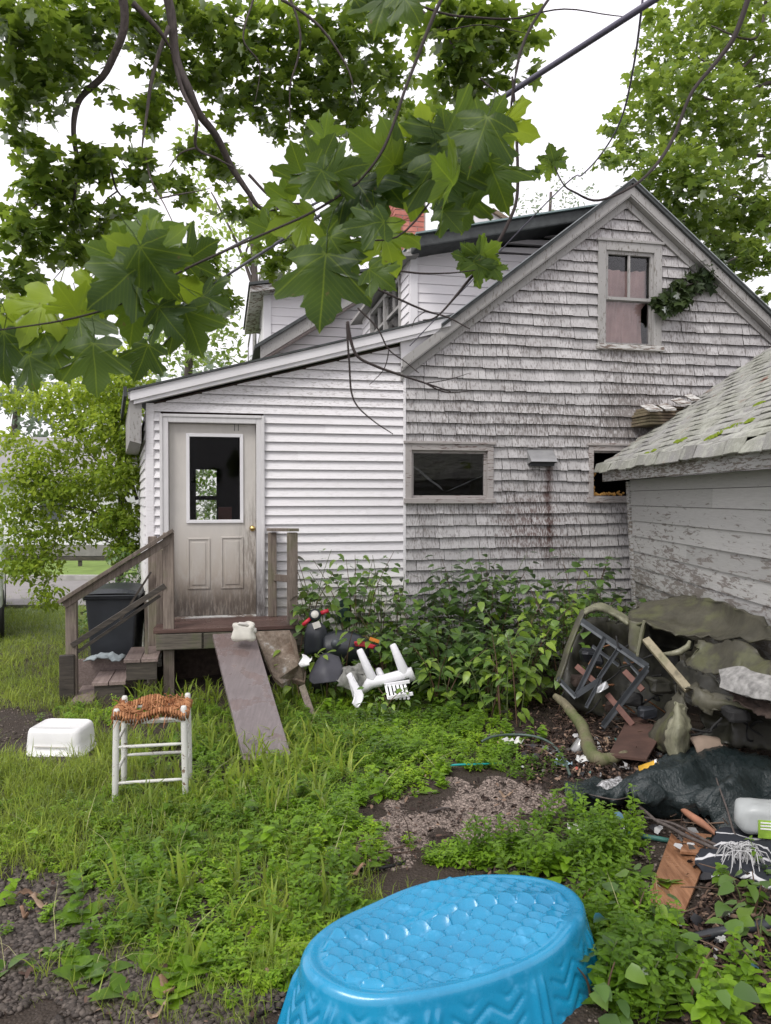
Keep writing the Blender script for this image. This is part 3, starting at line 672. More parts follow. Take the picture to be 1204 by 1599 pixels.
# --- dormer beside the gable
def du(px, u):
    a = (px-602)/1202; return (u*HC-a*(HY+u*HS))/(HS+a*HC)
def zu(px, py, u):
    D = du(px, u); Y = HY+u*HS+D*HC; return CAMH + ray(px, py).z/ray(px, py).y*Y
def siding(D, u0f, u1, z0, ztf, name, par, step=.11, u1f=None, mat=None):
    """horizontal boards facing the front on plane D; u0f(z) left limit, ztf(u) upper line"""
    w_ = empty(name); w_.parent = par; z = z0
    while z < 9:
        a = u0f(z); b_ = u1 if u1f is None else u1f(z); zt = z+step
        if b_-a < .05: break
        if max(ztf(a), ztf(b_)) < z+.02: break
        if ztf(a) < z+.01:
            for _k in range(60):
                a += (b_-a)*.03
                if ztf(a) >= z+.01: break
        if ztf(b_) < z+.01:
            for _k in range(60):
                b_ -= (b_-a)*.03
                if ztf(b_) >= z+.01: break
        if b_-a < .05: z = zt; continue
        za, zb = min(zt, max(z+.002, ztf(a))), min(zt, max(z+.002, ztf(b_)))
        q = MB(); q.hexa([(a, D-.018, z), (b_, D-.018, z), (b_, D+.05, z), (a, D+.05, z), (a, D-.004, za), (b_, D-.004, zb), (b_, D+.05, zb), (a, D+.05, za)], random.random())
        q.build('siding_board', mat or M['vinyl_clean'], w_); z = zt
    return w_
def mk_vc():
    m = NT('white_vinyl_upper', .45, .35); m.col(m.mix(m.tint(), (.66, .64, .65), (.72, .70, .71))); return m.m
M['vinyl_clean'] = mk_vc()
DU = hu(640, 1.0); dA = hp(640, 393, 1.0); dB = hp(925, 333, 1.0); dS = (dB[1]-dA[1])/(dB[0]-dA[0])
siding(1.0, lambda z: DU+.09, dB[0]+.1, hp(640, 515, 1.0)[1], lambda u: dA[1]+dS*(u-dA[0]), 'dormer_cheek', house, .115)
b = MB(); b.box(DU, DU+.09, .965, 1.03, 3.2, dA[1]); b.build('corner_board', M['clean'], house)
b = MB(); rakebar(b, DU-.07, dA[1]+.05, dB[0], dB[1]+.05, .13, .80, .83); b.build('dormer_fascia', M['trim_h'], house)
b = MB(); rakebar(b, DU-.07, dA[1]-.03, dB[0], dB[1]-.03, .03, .83, .98); b.build('dormer_soffit', M['trim_h'], house)
rA = hp(650, 367, .55); rB = hp(935, 322, .55); rS = (rB[1]-rA[1])/(rB[0]-rA[0])
b = MB(); rakebar(b, rA[0], rA[1], rB[0]+.4, rA[1]+rS*(rB[0]+.4-rA[0]), .15, .55, 4.6); b.build('dormer_roof', M['roofdark'], house, bevel=.02)
b = MB(); rakebar(b, rA[0]-.01, rA[1]+.022, rB[0]+.4, rA[1]+rS*(rB[0]+.4-rA[0])+.022, .02, .51, 4.6); b.build('metal_flashing', plain('green_grey_flashing', (.17, .23, .23), .5), house)
b = MB(); rakebar(b, rA[0]-.12, rA[1]-.13, rA[0]+.1, rA[1]-.10, .05, .8, 4.6); b.build('dormer_eave', M['trim'], house)
dw = empty('dormer_wall'); dw.parent = house
Dn, Df = 1.0, du(567, DU)
k0, k1 = du(626, DU), du(604, DU); k2, k3 = du(602, DU), du(582, DU)
zt_ = dA[1]-.02; wz0 = zu(615, 522, DU); wz1 = zu(615, 452, DU)
def sidebox(mb, D0, D1, z0, z1, u, o, i_=.05, tint=.5): mb.box(u-o, u+i_, D0, D1, z0, z1, tint)
z = 3.3
while z < zt_:
    for (a_, b_) in ((Dn+.03, k0-.05), (k1+.03, k2-.03), (k3+.05, Df)):
        if b_-a_ > .03:
            q = MB(); q.hexa([(DU-.018, a_, z), (DU+.05, a_, z), (DU+.05, b_, z), (DU-.018, b_, z), (DU-.003, a_, z+.115), (DU+.05, a_, z+.115), (DU+.05, b_, z+.115), (DU-.003, b_, z+.115)], random.random()); q.build('siding_board', M['vinyl_clean'], dw)
    z += .115
for (a_, b_) in ((k0, k1), (k2, k3)):
    q = MB(); sidebox(q, a_-.05, a_, wz0, wz1+.06, DU, .035); sidebox(q, b_, b_+.05, wz0, wz1+.06, DU, .035); sidebox(q, a_, b_, wz1, wz1+.06, DU, .035)
    zm = (wz0+wz1)/2; sidebox(q, a_, b_, zm-.02, zm+.02, DU, .01, .03); sidebox(q, (a_+b_)/2-.012, (a_+b_)/2+.012, zm, wz1, DU, .01, .03)
    ww = q.build('window', M['trim'], house)
    q = MB(); sidebox(q, a_, b_, wz0, wz1, DU, -.02, .025); q.build('pane', M['glass_bright'], ww)
    q = MB(); q.box(DU+.15, DU+.17, a_-.1, b_+.1, wz0-.1, wz1+.1); q.build('dark_interior', plain('grey_blind', (.12, .12, .13)), ww)
# --- far wing with its sloping eave, and the far dormer
D5 = 5.2; fA = hp(405, 546, D5); fB = hp(560, 452, D5); fS = (fB[1]-fA[1])/(fB[0]-fA[0])
siding(D5, lambda z: max(fA[0]-.1, (z+.25-fA[1])/fS+fA[0]), hu(640, D5)+.6, 3.2, lambda u: fA[1]+fS*(u-fA[0])-.1, 'wing_wall', house, .16)
b = MB(); rakebar(b, fA[0], fA[1], fB[0]+1.6, fA[1]+fS*(fB[0]+1.6-fA[0]), .22, D5-.35, D5-.3); b.build('rake_board', M['trim'], house)
b = MB(); rakebar(b, fA[0], fA[1]-.22, fB[0]+1.6, fA[1]+fS*(fB[0]+1.6-fA[0])-.22, .03, D5-.3, D5-.02); b.build('rake_soffit', plain('pinkish_soffit', (.46, .38, .36)), house)
b = MB(); rakebar(b, fA[0]-.1, fA[1]+.06-.1*fS, fB[0]+1.6, fA[1]+fS*(fB[0]+1.6-fA[0])+.06, .06, D5-.4, D5+3.5); b.build('roof', M['roofdark'], house)
D7 = 6.6; gA = hp(413, 452, D7); gB = hp(560, 430, D7)
siding(D7, lambda z: gA[0]+.12, hu(640, D7)+.5, 4.0, lambda u: gA[1]+.1*(u-gA[0]), 'far_dormer_cheek', house, .16)
b = MB(); b.box(gA[0]-.02, gA[0]+.12, D7-.04, D7+.1, 3.9, gA[1]); b.build('corner_board', M['clean'], house)
GU = gA[0]; far7 = du(380, GU)
b = MB(); b.box(GU, GU+.1, D7+.1, D7+3.2, 3.9, gA[1]-.05); b.build('far_dormer_wall', M['vinyl_clean'], house)
for (x0, x1) in ((409, 401), (397, 389)):
    d0, d1 = du(x0, GU), du(x1, GU); q = MB(); za, zb = zu(400, 552, GU), zu(400, 480, GU)
    sidebox(q, d0-.06, d0, za, zb+.1, GU, .03); sidebox(q, d1, d1+.06, za, zb+.1, GU, .03); sidebox(q, d0, d1, zb, zb+.1, GU, .03)
    ww = q.build('window', M['trim'], house); q = MB(); sidebox(q, d0, d1, za, zb, GU, .012, .0); q.build('pane', M['glass_bright'], ww)
    q = MB(); sidebox(q, d0, d1, za, zb, GU, .003, .0); q.build('blind', plain('grey_blind', (.18, .18, .19)), ww)
gR = hp(391, 446, D7-.4)
b = MB(); rakebar(b, gR[0], gR[1], gR[0]+2.6, gR[1]+.45, .12, D7-.4, D7+3.4); b.build('far_dormer_roof', M['trim_h'], house, bevel=.01)
b = MB(); rakebar(b, gR[0]-.03, gR[1]+.05, gR[0]+2.6, gR[1]+.51, .05, D7-.45, D7+3.45); b.build('roof', M['roofdark'], house)
# --- chimney of separate bricks
CD = 2.4; c0, c1 = hu(617, CD), hu(666, CD); zc0, zc1 = hp(640, 385, CD)[1]-.3, hp(640, 262, CD)[1]
b = MB(); b.box(c0+.012, c1-.012, CD+.012, CD+.46, zc0, zc1); chim = b.build('chimney', M['mortar'], house)
def mk_brick():
    m = NT('soft_red_brick', .9, .2); p = m.pos(); n = m.noise(p, 8, 5, .6)
    m.col(m.scale(m.mix(m.rnd(), (.36, .12, .095), (.52, .21, .165)), m.rng(n, .25, .75, .75, 1.15))); m.bump(m.noise(p, 60, 3), .5, .004); return m.m
bm_ = mk_brick(); brick_me = MB().box(0, .205, 0, .1, 0, .062).mesh('brick'); brick_me.materials.append(bm_)
half_me = MB().box(0, .098, 0, .1, 0, .062).mesh('brick'); half_me.materials.append(bm_)
z = zc0; r_ = 0; wd = c1-c0
while z < zc1-.06:
    x = c0
    while x < c1-.03:
        me = half_me if (r_ % 2 and x == c0) or x+.205 > c1+.01 else brick_me
        o = obj('brick', me, None, chim, loc=(x, CD+random.uniform(-.002, .002), z)); x += (.098 if me is half_me else .205)+.012
    for k in range(2):
        o = obj('brick', brick_me, None, chim, loc=(c0+.1, CD+.105+.217*k, z), rot=(0, 0, math.pi/2))
    z += .074; r_ += 1
b = MB(); b.box(c0-.03, c1+.03, CD-.03, CD+.5, zc1-.05, zc1+.04); b.build('chimney_cap', M['mortar'], chim, bevel=.01)
# white gable seen above the dormer roof
D9 = 7.5; hA = hp(672, 372, D9); hB = hp(700, 338, D9); hC_ = hp(775, 334, D9); hE = hp(800, 352, D9)
b = MB(); b.prism([hA, hE, hC_, hB], D9, D9+.1); b.prism([(hA[0], 4.5), (hE[0], 4.5), hE, hA], D9, D9+.1); b.build('upper_gable', M['vinyl_clean'], house)
b = MB(); b.bar((hC_[0]-.12, D9-.04, hC_[1]+.06), (hE[0]+.05, D9-.04, hE[1]+.0), .08, .10, (0, 1, 0)); b.build('upper_rake', M['rotten'], house)
# broken ledge sticking out of the wall above the shed roof
lg = empty('broken_ledge'); lg.parent = house
for k in range(6):
    q0 = hp(1014+k*1.5, 662-k*5, -.45); q1 = hp(1085, 655-k*5, -.45)
    b = MB(); b.box(q0[0]+random.uniform(-.02, .02), q1[0]+.2, -.45+k*.01, 0, q0[1], q0[1]+.028, random.random()); b.build('rotten_board', M['rotten'], lg, bevel=.004)
for (x, y, s_) in ((1020, 640, .17), (1044, 635, .13), (1066, 629, .15), (1084, 622, .11)):
    y += random.uniform(-5, 3); q = hp(x, y, -.5); b = MB(); b.hexa([(q[0]-s_/2, -.55, q[1]-.05), (q[0]+s_/2, -.55, q[1]-.04), (q[0]+s_/2, -.4, q[1]+.02), (q[0]-s_/2, -.4, q[1]+.02), (q[0]-s_/2-.02, -.56, q[1]-.03), (q[0]+s_/2, -.55, q[1]-.02), (q[0]+s_*.2, -.4, q[1]+.06), (q[0]-s_*.7, -.43, q[1]+.03)])
    b.build('white_chip', M['trim_h'], lg)
# ------------------------------------------------------------------ the shed
SC = at(983, 760, 8.6); shed = empty('shed', (SC.x, SC.y, 0)); tag(shed, 'low shed with peeling white clapboards and a mossy lichened shingle roof', 'shed')
SD = Vector((-.0316, -1, 0)).normalized(); SN = Vector((-1, .0316, 0)).normalized()
ZT = at(983, 752, 8.6).z
def sp(s, n, z, lean=True):
    """s metres along the wall towards the camera, n metres out of it"""
    return SD*s + SN*(n - (0.056*(ZT-z) if lean else 0)) + Vector((0, 0, z))
b = MB(); L = 5.6
b.hexa([sp(0, -.1, -.2), sp(L, -.1, -.2), sp(L, -.03, -.2), sp(0, -.03, -.2), sp(0, -.1, ZT), sp(L, -.1, ZT), sp(L, -.03, ZT), sp(0, -.03, ZT)]); sw = b.build('shed_wall', M['dark'], shed)
zl_ = at(983, 789, 8.6).z; st = .168; rows = [ZT+.02] + [zl_+st] + [zl_-st*k for k in range(12)]
rows = [ZT+.02, zl_+.16] + [zl_-st*k for k in range(12)]
for i, (zh, zl0) in enumerate(zip(rows, rows[1:])):
    cuts = [0.02, [2.0, 2.35, 1.25, 2.35, 1.7, 2.35, 2.35, 1.1][i % 8], L] if i > 0 else [0.02, L]
    for a, c in zip(cuts, cuts[1:]):
        b = MB(); j = random.uniform(-.003, .003)
        b.hexa([sp(a, -.03, zl0), sp(c-.003, -.03, zl0), sp(c-.003, .016+j, zl0), sp(a, .016+j, zl0), sp(a, -.03, zh-.004), sp(c-.003, -.03, zh-.004), sp(c-.003, .002, zh-.004), sp(a, .002, zh-.004)], random.random())
        b.build('clapboard', M['shedwall'], sw)
b = MB(); b.hexa([sp(-.05, -.08, -.2), sp(.05, -.08, -.2), sp(.05, .03, -.2), sp(-.05, .03, -.2), sp(-.05, -.08, ZT), sp(.05, -.08, ZT), sp(.05, .03, ZT), sp(-.05, .03, ZT)]); b.build('corner_board', M['shedtrim'], shed, bevel=.004)
# back and far walls so the shed is whole
b = MB(); XR = 4.6
b.hexa([sp(0, -.1, -.2), sp(0, -XR, -.2), sp(.05, -XR, -.2), sp(.05, -.1, -.2), sp(0, -.1, ZT), sp(0, -XR, ZT), sp(.05, -XR, ZT), sp(.05, -.1, ZT)])
b.hexa([sp(0, -XR, -.2), sp(L, -XR, -.2), sp(L, -XR-.05, -.2), sp(0, -XR-.05, -.2), sp(0, -XR, ZT), sp(L, -XR, ZT), sp(L, -XR-.05, ZT), sp(0, -XR-.05, ZT)])
b.build('back_wall', M['shedwall'], shed)
# fascia, soffit
OV = .24; f1 = at(936, 752, 8.8); fz = f1.z-.0
FT = at(932, 735, 8.8).z
b = MB(); b.hexa([sp(-.25, OV-.03, fz, 0), sp(L, OV-.03, fz, 0), sp(L, OV, fz, 0), sp(-.25, OV, fz, 0), sp(-.25, OV-.03, FT, 0), sp(L, OV-.03, FT, 0), sp(L, OV, FT, 0), sp(-.25, OV, FT, 0)]); b.build('fascia_board', M['shedtrim'], shed, bevel=.003)
b = MB(); b.hexa([sp(-.2, -.02, fz+.02, 0), sp(L, -.02, fz+.02, 0), sp(L, OV-.03, fz+.02, 0), sp(-.2, OV-.03, fz+.02, 0), sp(-.2, -.02, fz+.04, 0), sp(L, -.02, fz+.04, 0), sp(L, OV-.03, fz+.04, 0), sp(-.2, OV-.03, fz+.04, 0)]); b.build('soffit', M['shedtrim'], shed)
RSL = .70; ang = math.atan(RSL)
up = (-SN*math.cos(ang)) + Vector((0, 0, math.sin(ang))); nr = SN*math.sin(ang) + Vector((0, 0, math.cos(ang)))
O = sp(-.32, OV+.05, FT+.02, 0)
def rp(s, v, h): return O + SD*s + up*v + nr*h
b = MB(); b.hexa([rp(0, 0, -.03), rp(L+.2, 0, -.03), rp(L+.2, 3.6, -.03), rp(0, 3.6, -.03), rp(0, 0, 0), rp(L+.2, 0, 0), rp(L+.2, 3.6, 0), rp(0, 3.6, 0)]); rf = b.build('shed_roof', M['rotten'], shed)
b = MB(); b.hexa([rp(.06, .02, -.14), rp(.09, .02, -.14), rp(.09, 3.6, -.14), rp(.06, 3.6, -.14), rp(.06, .02, -.03), rp(.09, .02, -.03), rp(.09, 3.6, -.03), rp(.06, 3.6, -.03)]); b.build('rake_board', M['shedtrim'], shed)
tiles = []; EX = .115
for i in range(32):
    s = -random.uniform(0, .25)
    while s < L+.1:
        w_ = random.choice([.22, .28, .30, .34]); a = max(-.02, s); c = s+w_-.004
        if c > a+.05:
            q = MB(); j = random.uniform(-.012, .012); cl = random.uniform(.0, .012)+(random.uniform(.008, .03) if i == 0 else 0); dr = -.05 if i == 0 else 0
            pts = []
            for (v, h) in ((i*EX+dr+j, .012+cl*.3-(.03 if i == 0 else 0)), (i*EX+.035+j, .017+cl), (i*EX+EX+.03, .004)):
                for ss in (a, (a+c)/2, c):
                    hh = h + (0.006*math.sin(ss*9+i*2)) * (h > .006) + (random.uniform(-.007, .007) if i == 0 else random.uniform(-.002, .002))
                    pts.append((ss, v+random.uniform(-.004, .004), max(.003, hh) if i else hh))
            vv = [rp(*p) for p in pts] + [rp(p[0], p[1], p[2]-.008) for p in pts]
            fs = [(0, 1, 4, 3), (1, 2, 5, 4), (3, 4, 7, 6), (4, 5, 8, 7), (10, 9, 12, 13), (11, 10, 13, 14), (0, 9, 10, 1), (1, 10, 11, 2), (0, 3, 12, 9), (2, 11, 14, 5), (3, 6, 15, 12), (5, 14, 17, 8)]
            q.add(vv, fs, random.random()); p3 = rp((a+c)/2, i*EX, 0)+SC; p3.z -= SC.z
            p3 = Vector((SC.x, SC.y, 0)) + rp((a+c)/2, i*EX, 0); pxx = 602+p3.x/max(.1, p3.y)*1202
            tiles.append((1/p3.y**2 if pxx < 1215 else 0, q))
        s += w_
tiles.sort(key=lambda t: -t[0]); rest = MB()
for k, (a, q) in enumerate(tiles):
    if k < 300: q.build('roof_shingle', M['roofsh'], rf, smooth=False)
    else: rest.add(q.v, q.f, q.t[0])
tag(rest.build('shingle_courses', M['roofsh'], rf), kind='stuff')
def mk_moss():
    m = NT('bright_moss', .95, .1); n = m.noise(m.pos(), 60, 4, .7); m.col(m.mix(n, (.08, .12, .01), (.24, .30, .04))); m.bump(n, .8, .01); return m.m
M['moss'] = mk_moss()
def roof_at(px, py):
    d = ray(px, py); C0 = Vector((0, 0, CAMH)); O_ = Vector((SC.x, SC.y, 0))+O; t = (O_-C0).dot(nr)/d.dot(nr); return C0+d*t-Vector((SC.x, SC.y, 0))
for (x, y, r_) in ((1143, 671, .10), (1128, 678, .07), (1066, 690, .055), (1110, 687, .06), (1010, 711, .04), (1186, 634, .05), (1172, 660, .04), (1058, 692, .03), (1022, 706, .03)):
    c = roof_at(x, y); b = MB()
    for k in range(46):
        a = random.uniform(0, 6.28); rr = r_*math.sqrt(random.random()); h = .016*(1-(rr/r_)**2)+.006
        p = c + SD*(rr*math.cos(a)*1.5) + up*(rr*math.sin(a)*.8); q = random.uniform(.008, .016)
        b.lathe([(q, 0), (q*.8, h*.6), (0.001, h)], 5, tuple(p+nr*.012))
    b.build('moss_clump', M['moss'], rf, smooth=True)
# ------------------------------------------------------------------ porch, in the house frame
M['tread'] = mk_wood('worn_wet_tread', (0.13, 0.095, 0.085), (0.27, 0.215, 0.195), 'y', wet=.5, rough=.55)
porch = empty('porch', (0, HY, 0), HA); tag(porch, 'small raised wooden porch with handrails and steps down to the left', 'porch')
ZD = .555; PD = -.82
def dp(px, py, z=ZD):
    """pixel on a level plane z -> house frame u, D"""
    d = ray(px, py); t = (z-CAMH)/d.z; X, Y = d.x*t, d.y*t
    return (X*HC+(Y-HY)*HS, -X*HS+(Y-HY)*HC)
pu0 = dp(238, 985)[0]; pu1 = dp(478, 975)[0]; PD = (dp(238, 985)[1]+dp(478, 975)[1])/2
nb = 6; bw_ = (-.06-PD)/nb
for k in range(nb):
    b = MB(); y0 = PD+k*bw_; b.box(pu0+random.uniform(-.01, .01), pu1+random.uniform(-.01, .01), y0, y0+bw_-.006, ZD-.035, ZD+random.uniform(-.002, .002), random.random()); b.build('deck_board', M['deckx'], porch, bevel=.003)
b = MB(); b.box(pu0+.03, pu1-.02, PD+.015, PD+.055, ZD-.20, ZD-.037, .3); b.build('rim_board', M['deck_h'] if 'deck_h' in M else M['deckx'], porch, bevel=.004)
M['deck_h'] = mk_wood('damp_rim_board', (0.05, 0.045, 0.038), (0.15, 0.13, 0.105), 'x', moss=.4)
porch.children[-1].data.materials[0] = M['deck_h']
for (x0, x1) in ((pu0+.03, pu0+.45), (pu0+.47, pu0+.95)):
    b = MB(); b.box(x0, x1, PD-.012, PD+.013, ZD-.19, ZD-.045, random.random()); b.build('rim_board', M['deck_h'], porch, bevel=.004)
b = MB(); b.box(pu0+.03, pu0+.07, PD+.055, -.06, ZD-.2, ZD-.037); b.box(pu1-.07, pu1-.03, PD+.055, -.06, ZD-.2, ZD-.037); b.build('side_joist', M['deck_h'], porch)
for (x, y) in ((pu0+.14, PD+.08), (pu0+.1, -.15), (pu1-.1, PD+.1), (pu1-.1, -.15)):
    b = MB(); b.box(x-.05, x+.05, y, y+.09, -.25, ZD-.037, .2); b.build('leg', M['deck'], porch, bevel=.004)
# posts: front-left, back-left at the wall, right pair
def post(pxl, pxr, pyt, pyb, D, z0, name='post', w2=.09):
    a = hp(pxl, pyt, D); c = hp(pxr, pyt, D)
    b = MB(); b.box(a[0], c[0], D, D+w2, z0, a[1], random.random()); return b.build(name, M['deck'], porch, bevel=.005)
post(254, 271, 832, 0, PD+.02, ZD-.0)
post(244, 254, 858, 0, PD+.34, ZD-.25); post(231, 244, 838, 0, -.16, -.2)
post(449, 465, 832, 0, PD+.02, ZD); post(419, 432, 832, 0, -.14, ZD)
a = hp(415, 826, PD); c = hp(466, 826, PD)
q0 = hp(457, 829, PD+.06); q1 = hp(425, 829, -.1)
b = MB(); b.bar((q0[0]+.01, PD-.01, q0[1]+.012), (q1[0]-.01, -.045, q1[1]+.012), .10, .03); b.build('handrail', M['deck'], porch, bevel=.004)
q0 = hp(457, 905, PD+.06); q1 = hp(425, 902, -.1)
b = MB(); b.bar((q0[0], PD+.1, q0[1]), (q1[0], -.05, q1[1]), .03, .07); b.build('rail', M['deck'], porch, bevel=.004)
# left handrail going down to the bottom post
NP = PD+.03
A = hp(92, 940, NP-.02); B = hp(270, 828, NP-.02)
SDr = NP-.02
b = MB(); b.bar((A[0], SDr, A[1]), (B[0], SDr, B[1]), .11, .035, (0, 0, 1), .1); b.build('handrail', M['deck_dk'] if 'deck_dk' in M else M['deck'], porch, bevel=.004)
M['deck_dk'] = mk_wood('wet_dark_rail', (0.03, 0.027, 0.024), (0.10, 0.085, 0.07), 'x', wet=.4, rough=.6)
porch.children[-1].data.materials[0] = M['deck_dk']
A2 = hp(98, 944, NP-.04); B2 = hp(262, 840, NP-.04)
b = MB(); b.bar((A2[0], NP+.0, A2[1]-.01), (B2[0], NP+.0, B2[1]-.03), .03, .07, (0, 0, 1), .6); b.build('rail', M['deck'], porch, bevel=.004)
p0 = hp(98, 932, NP); p1 = hp(120, 932, NP)
b = MB(); b.box(p0[0]+.02, p1[0]-.005, NP, NP+.09, -.25, p0[1], .6); b.build('post', M['deck'], porch, bevel=.005)
b = MB(); b.box(p0[0]-.03, p1[0]-.02, NP-.045, NP-.002, -.2, hp(98, 1022, NP)[1], .0); b.build('post_splint', M['deck_dk'], porch, bevel=.008)
for (x0, y0, x1, y1, dd) in ((112, 1008, 258, 914, .0), (112, 1024, 250, 930, .03)):
    A = hp(x0, y0, NP+dd); B = hp(x1, y1, NP+dd); b = MB(); b.bar((A[0], NP+dd, A[1]), (B[0], NP+dd, B[1]), .035, .05 if dd == 0 else .03, (0, 0, 1), .2); b.build('rail', M['deck_dk'], porch, bevel=.003)
A = hp(188, 968, NP+.5); B = hp(236, 893, NP+.5); b = MB(); b.bar((A[0], NP+.5, A[1]), (B[0], NP+.5, B[1]), .03, .02); b.build('brace', M['deck_dk'], porch)
A = hp(229, 940, NP+.1); b = MB(); b.box(A[0]-.02, A[0]+.01, NP+.1, NP+.13, .25, A[1]); b.build('brace', M['deck'], porch)
# steps: three treads of two boards, with boards between them
def step(x0, x1, pyf, z, n=2):
    D = NP+.08
    u0, d0 = dp(x0, pyf, z); u1, d1 = dp(x1, pyf, z); st = empty('step'); st.parent = porch
    w_ = (u1-u0)/n
    for k in range(n):
        b = MB(); b.box(u0+k*w_, u0+(k+1)*w_-.008, d0, d0+.62, z-.035, z+random.uniform(-.002, .003), random.random()); b.build('tread_board', M['tread'], st, bevel=.004)
    b = MB(); b.box(u0+.02, u1-.02, d0+.02, d0+.05, z-.2, z-.037); b.build('riser', M['deck_dk'], st)
    return u0, u1, d0

s1 = step(193, 247, 1030, .30); s2 = step(143, 196, 1066, .10); s3 = step(110, 145, 1096, -.03, 1)
b = MB(); q = hp(120, 1030, NP+.45); q2 = hp(196, 1030, NP+.45); b.box(q[0], q2[0]+.1, NP+.45, NP+.48, -.1, q[1], .6); b.build('back_board', M['treadv'] if 'treadv' in M else M['tread'], porch)
# ------------------------------------------------------------------ ramp board and slab
def plank(px4, Ys, th, name, mat, label, cat, dz=0):
    """four corners given as points, top face; th thickness"""
    P = [Vector(p) for p in px4]; n = (P[1]-P[0]).cross(P[3]-P[0]).normalized()
    if n.z < 0: n = -n
    c = sum(P, Vector())/4; c = Vector((c.x, c.y, min(p.z for p in P)-th))
    e = empty(name, c) if False else None
    b = MB(); b.hexa([p-n*th-c for p in P]+[p-c for p in P])
    o = b.build(name, mat, None, bevel=.004, loc=c); return tag(o, label, cat)
dk = lambda px, py: (lambda q: hw(q[0], q[1], ZD+.02))(dp(px, py, ZD+.02))
P = [gp(381, 1187, .05), gp(455, 1180, .05), dk(397, 986), dk(332, 990)]
def mk_ramp():
    m = NT('wet_ramp_plank', .42, .4); p = m.pos(); n = m.noise(p, 3.2, 6, .65); g = m.noise(m.map(p, (30, 3, 3)), 2, 5, .7); y = m.sep(p)[1]
    c = m.mix(n, (.13, .11, .108), (.235, .205, .205)); c = m.mix(m.math('MULTIPLY', m.rng(y, 6.2, 7.0), m.rng(n, .35, .6)), c, (.165,.12,.108)); c = m.mix(m.math('MULTIPLY', m.rng(n, .55, .62), .6), c, (.165,.12,.108))
    c = m.mix(m.rng(m.vor(p, 9), .07, .03), c, (.02, .015, .012)); m.col(m.scale(c, m.rng(g, .3, .7, .75, 1.15))); m.rough(m.rng(n, .4, .6, .55, .22)); m.bump(g, .3, .003); return m.m
plank(P, None, .045, 'ramp_plank', mk_ramp(), 'long wet grey plank sloping from the porch edge down into the weeds', 'plank')
# rotten slab with a ragged lower edge
pts = [(398, 986, ZD+.01), (452, 984, ZD+.0), (462, 1000, ZD-.05), (468, 1030, .33), (478, 1048, .2), (476, 1066, .1), (455, 1060, .13), (440, 1068, .11), (428, 1058, .17), (418, 1038, .26), (408, 1012, .42)]
tp = []
for (x, y, z) in pts:
    d = ray(x, y); t = (z-CAMH)/d.z; tp.append(Vector((0, 0, CAMH))+d*t)
c = gp(440, 1060); n_ = len(tp); dn = Vector((.0, .03, -.045))
b = MB(); b.add([p-c for p in tp]+[p-c+dn for p in tp], [tuple(range(n_-1, -1, -1)), tuple(range(n_, 2*n_))]+[(i, (i+1) % n_, (i+1) % n_+n_, i+n_) for i in range(n_)])
def mk_rot():
    m = NT('crumbling_board', .9, .2); p = m.pos(); n = m.noise(p, 7, 7, .7); f = m.noise(p, 40, 4, .7)
    c = m.mix(m.rng(n, .35, .65), (.13, .09, .065), (.30, .25, .20)); c = m.mix(m.rng(n, .60, .66), c, (.42, .40, .38)); m.col(m.scale(c, m.rng(f, .3, .7, .7, 1.2))); m.bump(f, .7, .006); return m.m
tag(b.build('rotten_board', mk_rot(), None, loc=c), 'rotten brown board with a ragged edge propped on the porch beside the ramp', 'board')
# stake beside it
a = gp(492, 1130, -.05); bt = at(472, 1072, a.y+.35); b = MB(); b.bar((0, 0, 0), bt-a, .06, .035, (0, -1, .3)); tag(b.build('wooden_stake', M['deck'], None, bevel=.004, loc=a), 'short weathered wooden stake leaning in weeds right of the ramp', 'stake')
# crumpled jug on the deck
def blobby(mb, sx, sy, sz, n=16, m_=10, e=.45, wr=.06, seed=0, z0=0.0):
    P = []
    for j in range(m_+1):
        ph = math.pi*j/m_; row = []
        for i in range(n):
            th = 2*math.pi*i/n
            s = lambda v: math.copysign(abs(v)**e, v)
            p = Vector((sx*s(math.sin(ph))*s(math.cos(th)), sy*s(math.sin(ph))*s(math.sin(th)), sz*s(-math.cos(ph))))
            p *= 1+wr*mnoise.noise(p*14+Vector((seed, 0, 0))); p.z += sz+z0; row.append(p)
        P.append(row)
    vv = [q for r_ in P for q in r_]; fs = [(j*n+i, j*n+(i+1) % n, (j+1)*n+(i+1) % n, (j+1)*n+i) for j in range(m_) for i in range(n)]
    return mb.add(vv, fs)
jp = dk(380, 996)
jug = empty('plastic_jug', (jp.x, jp.y, ZD+.002)); tag(jug, 'dented dirty white plastic jug lying at the porch edge', 'jug')
b = MB(); blobby(b, .105, .075, .075, 22, 14, .42, .35, 3); b.build('body', plain('chalky_plastic', (.62, .60, .53), .5, .2, 9), jug, smooth=True)
b = MB(); b.tube([(-.05, -.05, .13), (-.02, -.065, .155), (.03, -.06, .15), (.06, -.05, .12)], .014, 8); b.build('handle', M['dirtywhite'], jug, smooth=True)
b = MB(); b.lathe([(.022, 0), (.022, .03), (0.001, .032)], 12, M=Matrix.Translation((.085, 0, .08)) @ Matrix.Rotation(R(80), 4, 'Y')); b.build('neck', M['dirtywhite'], jug, smooth=True)
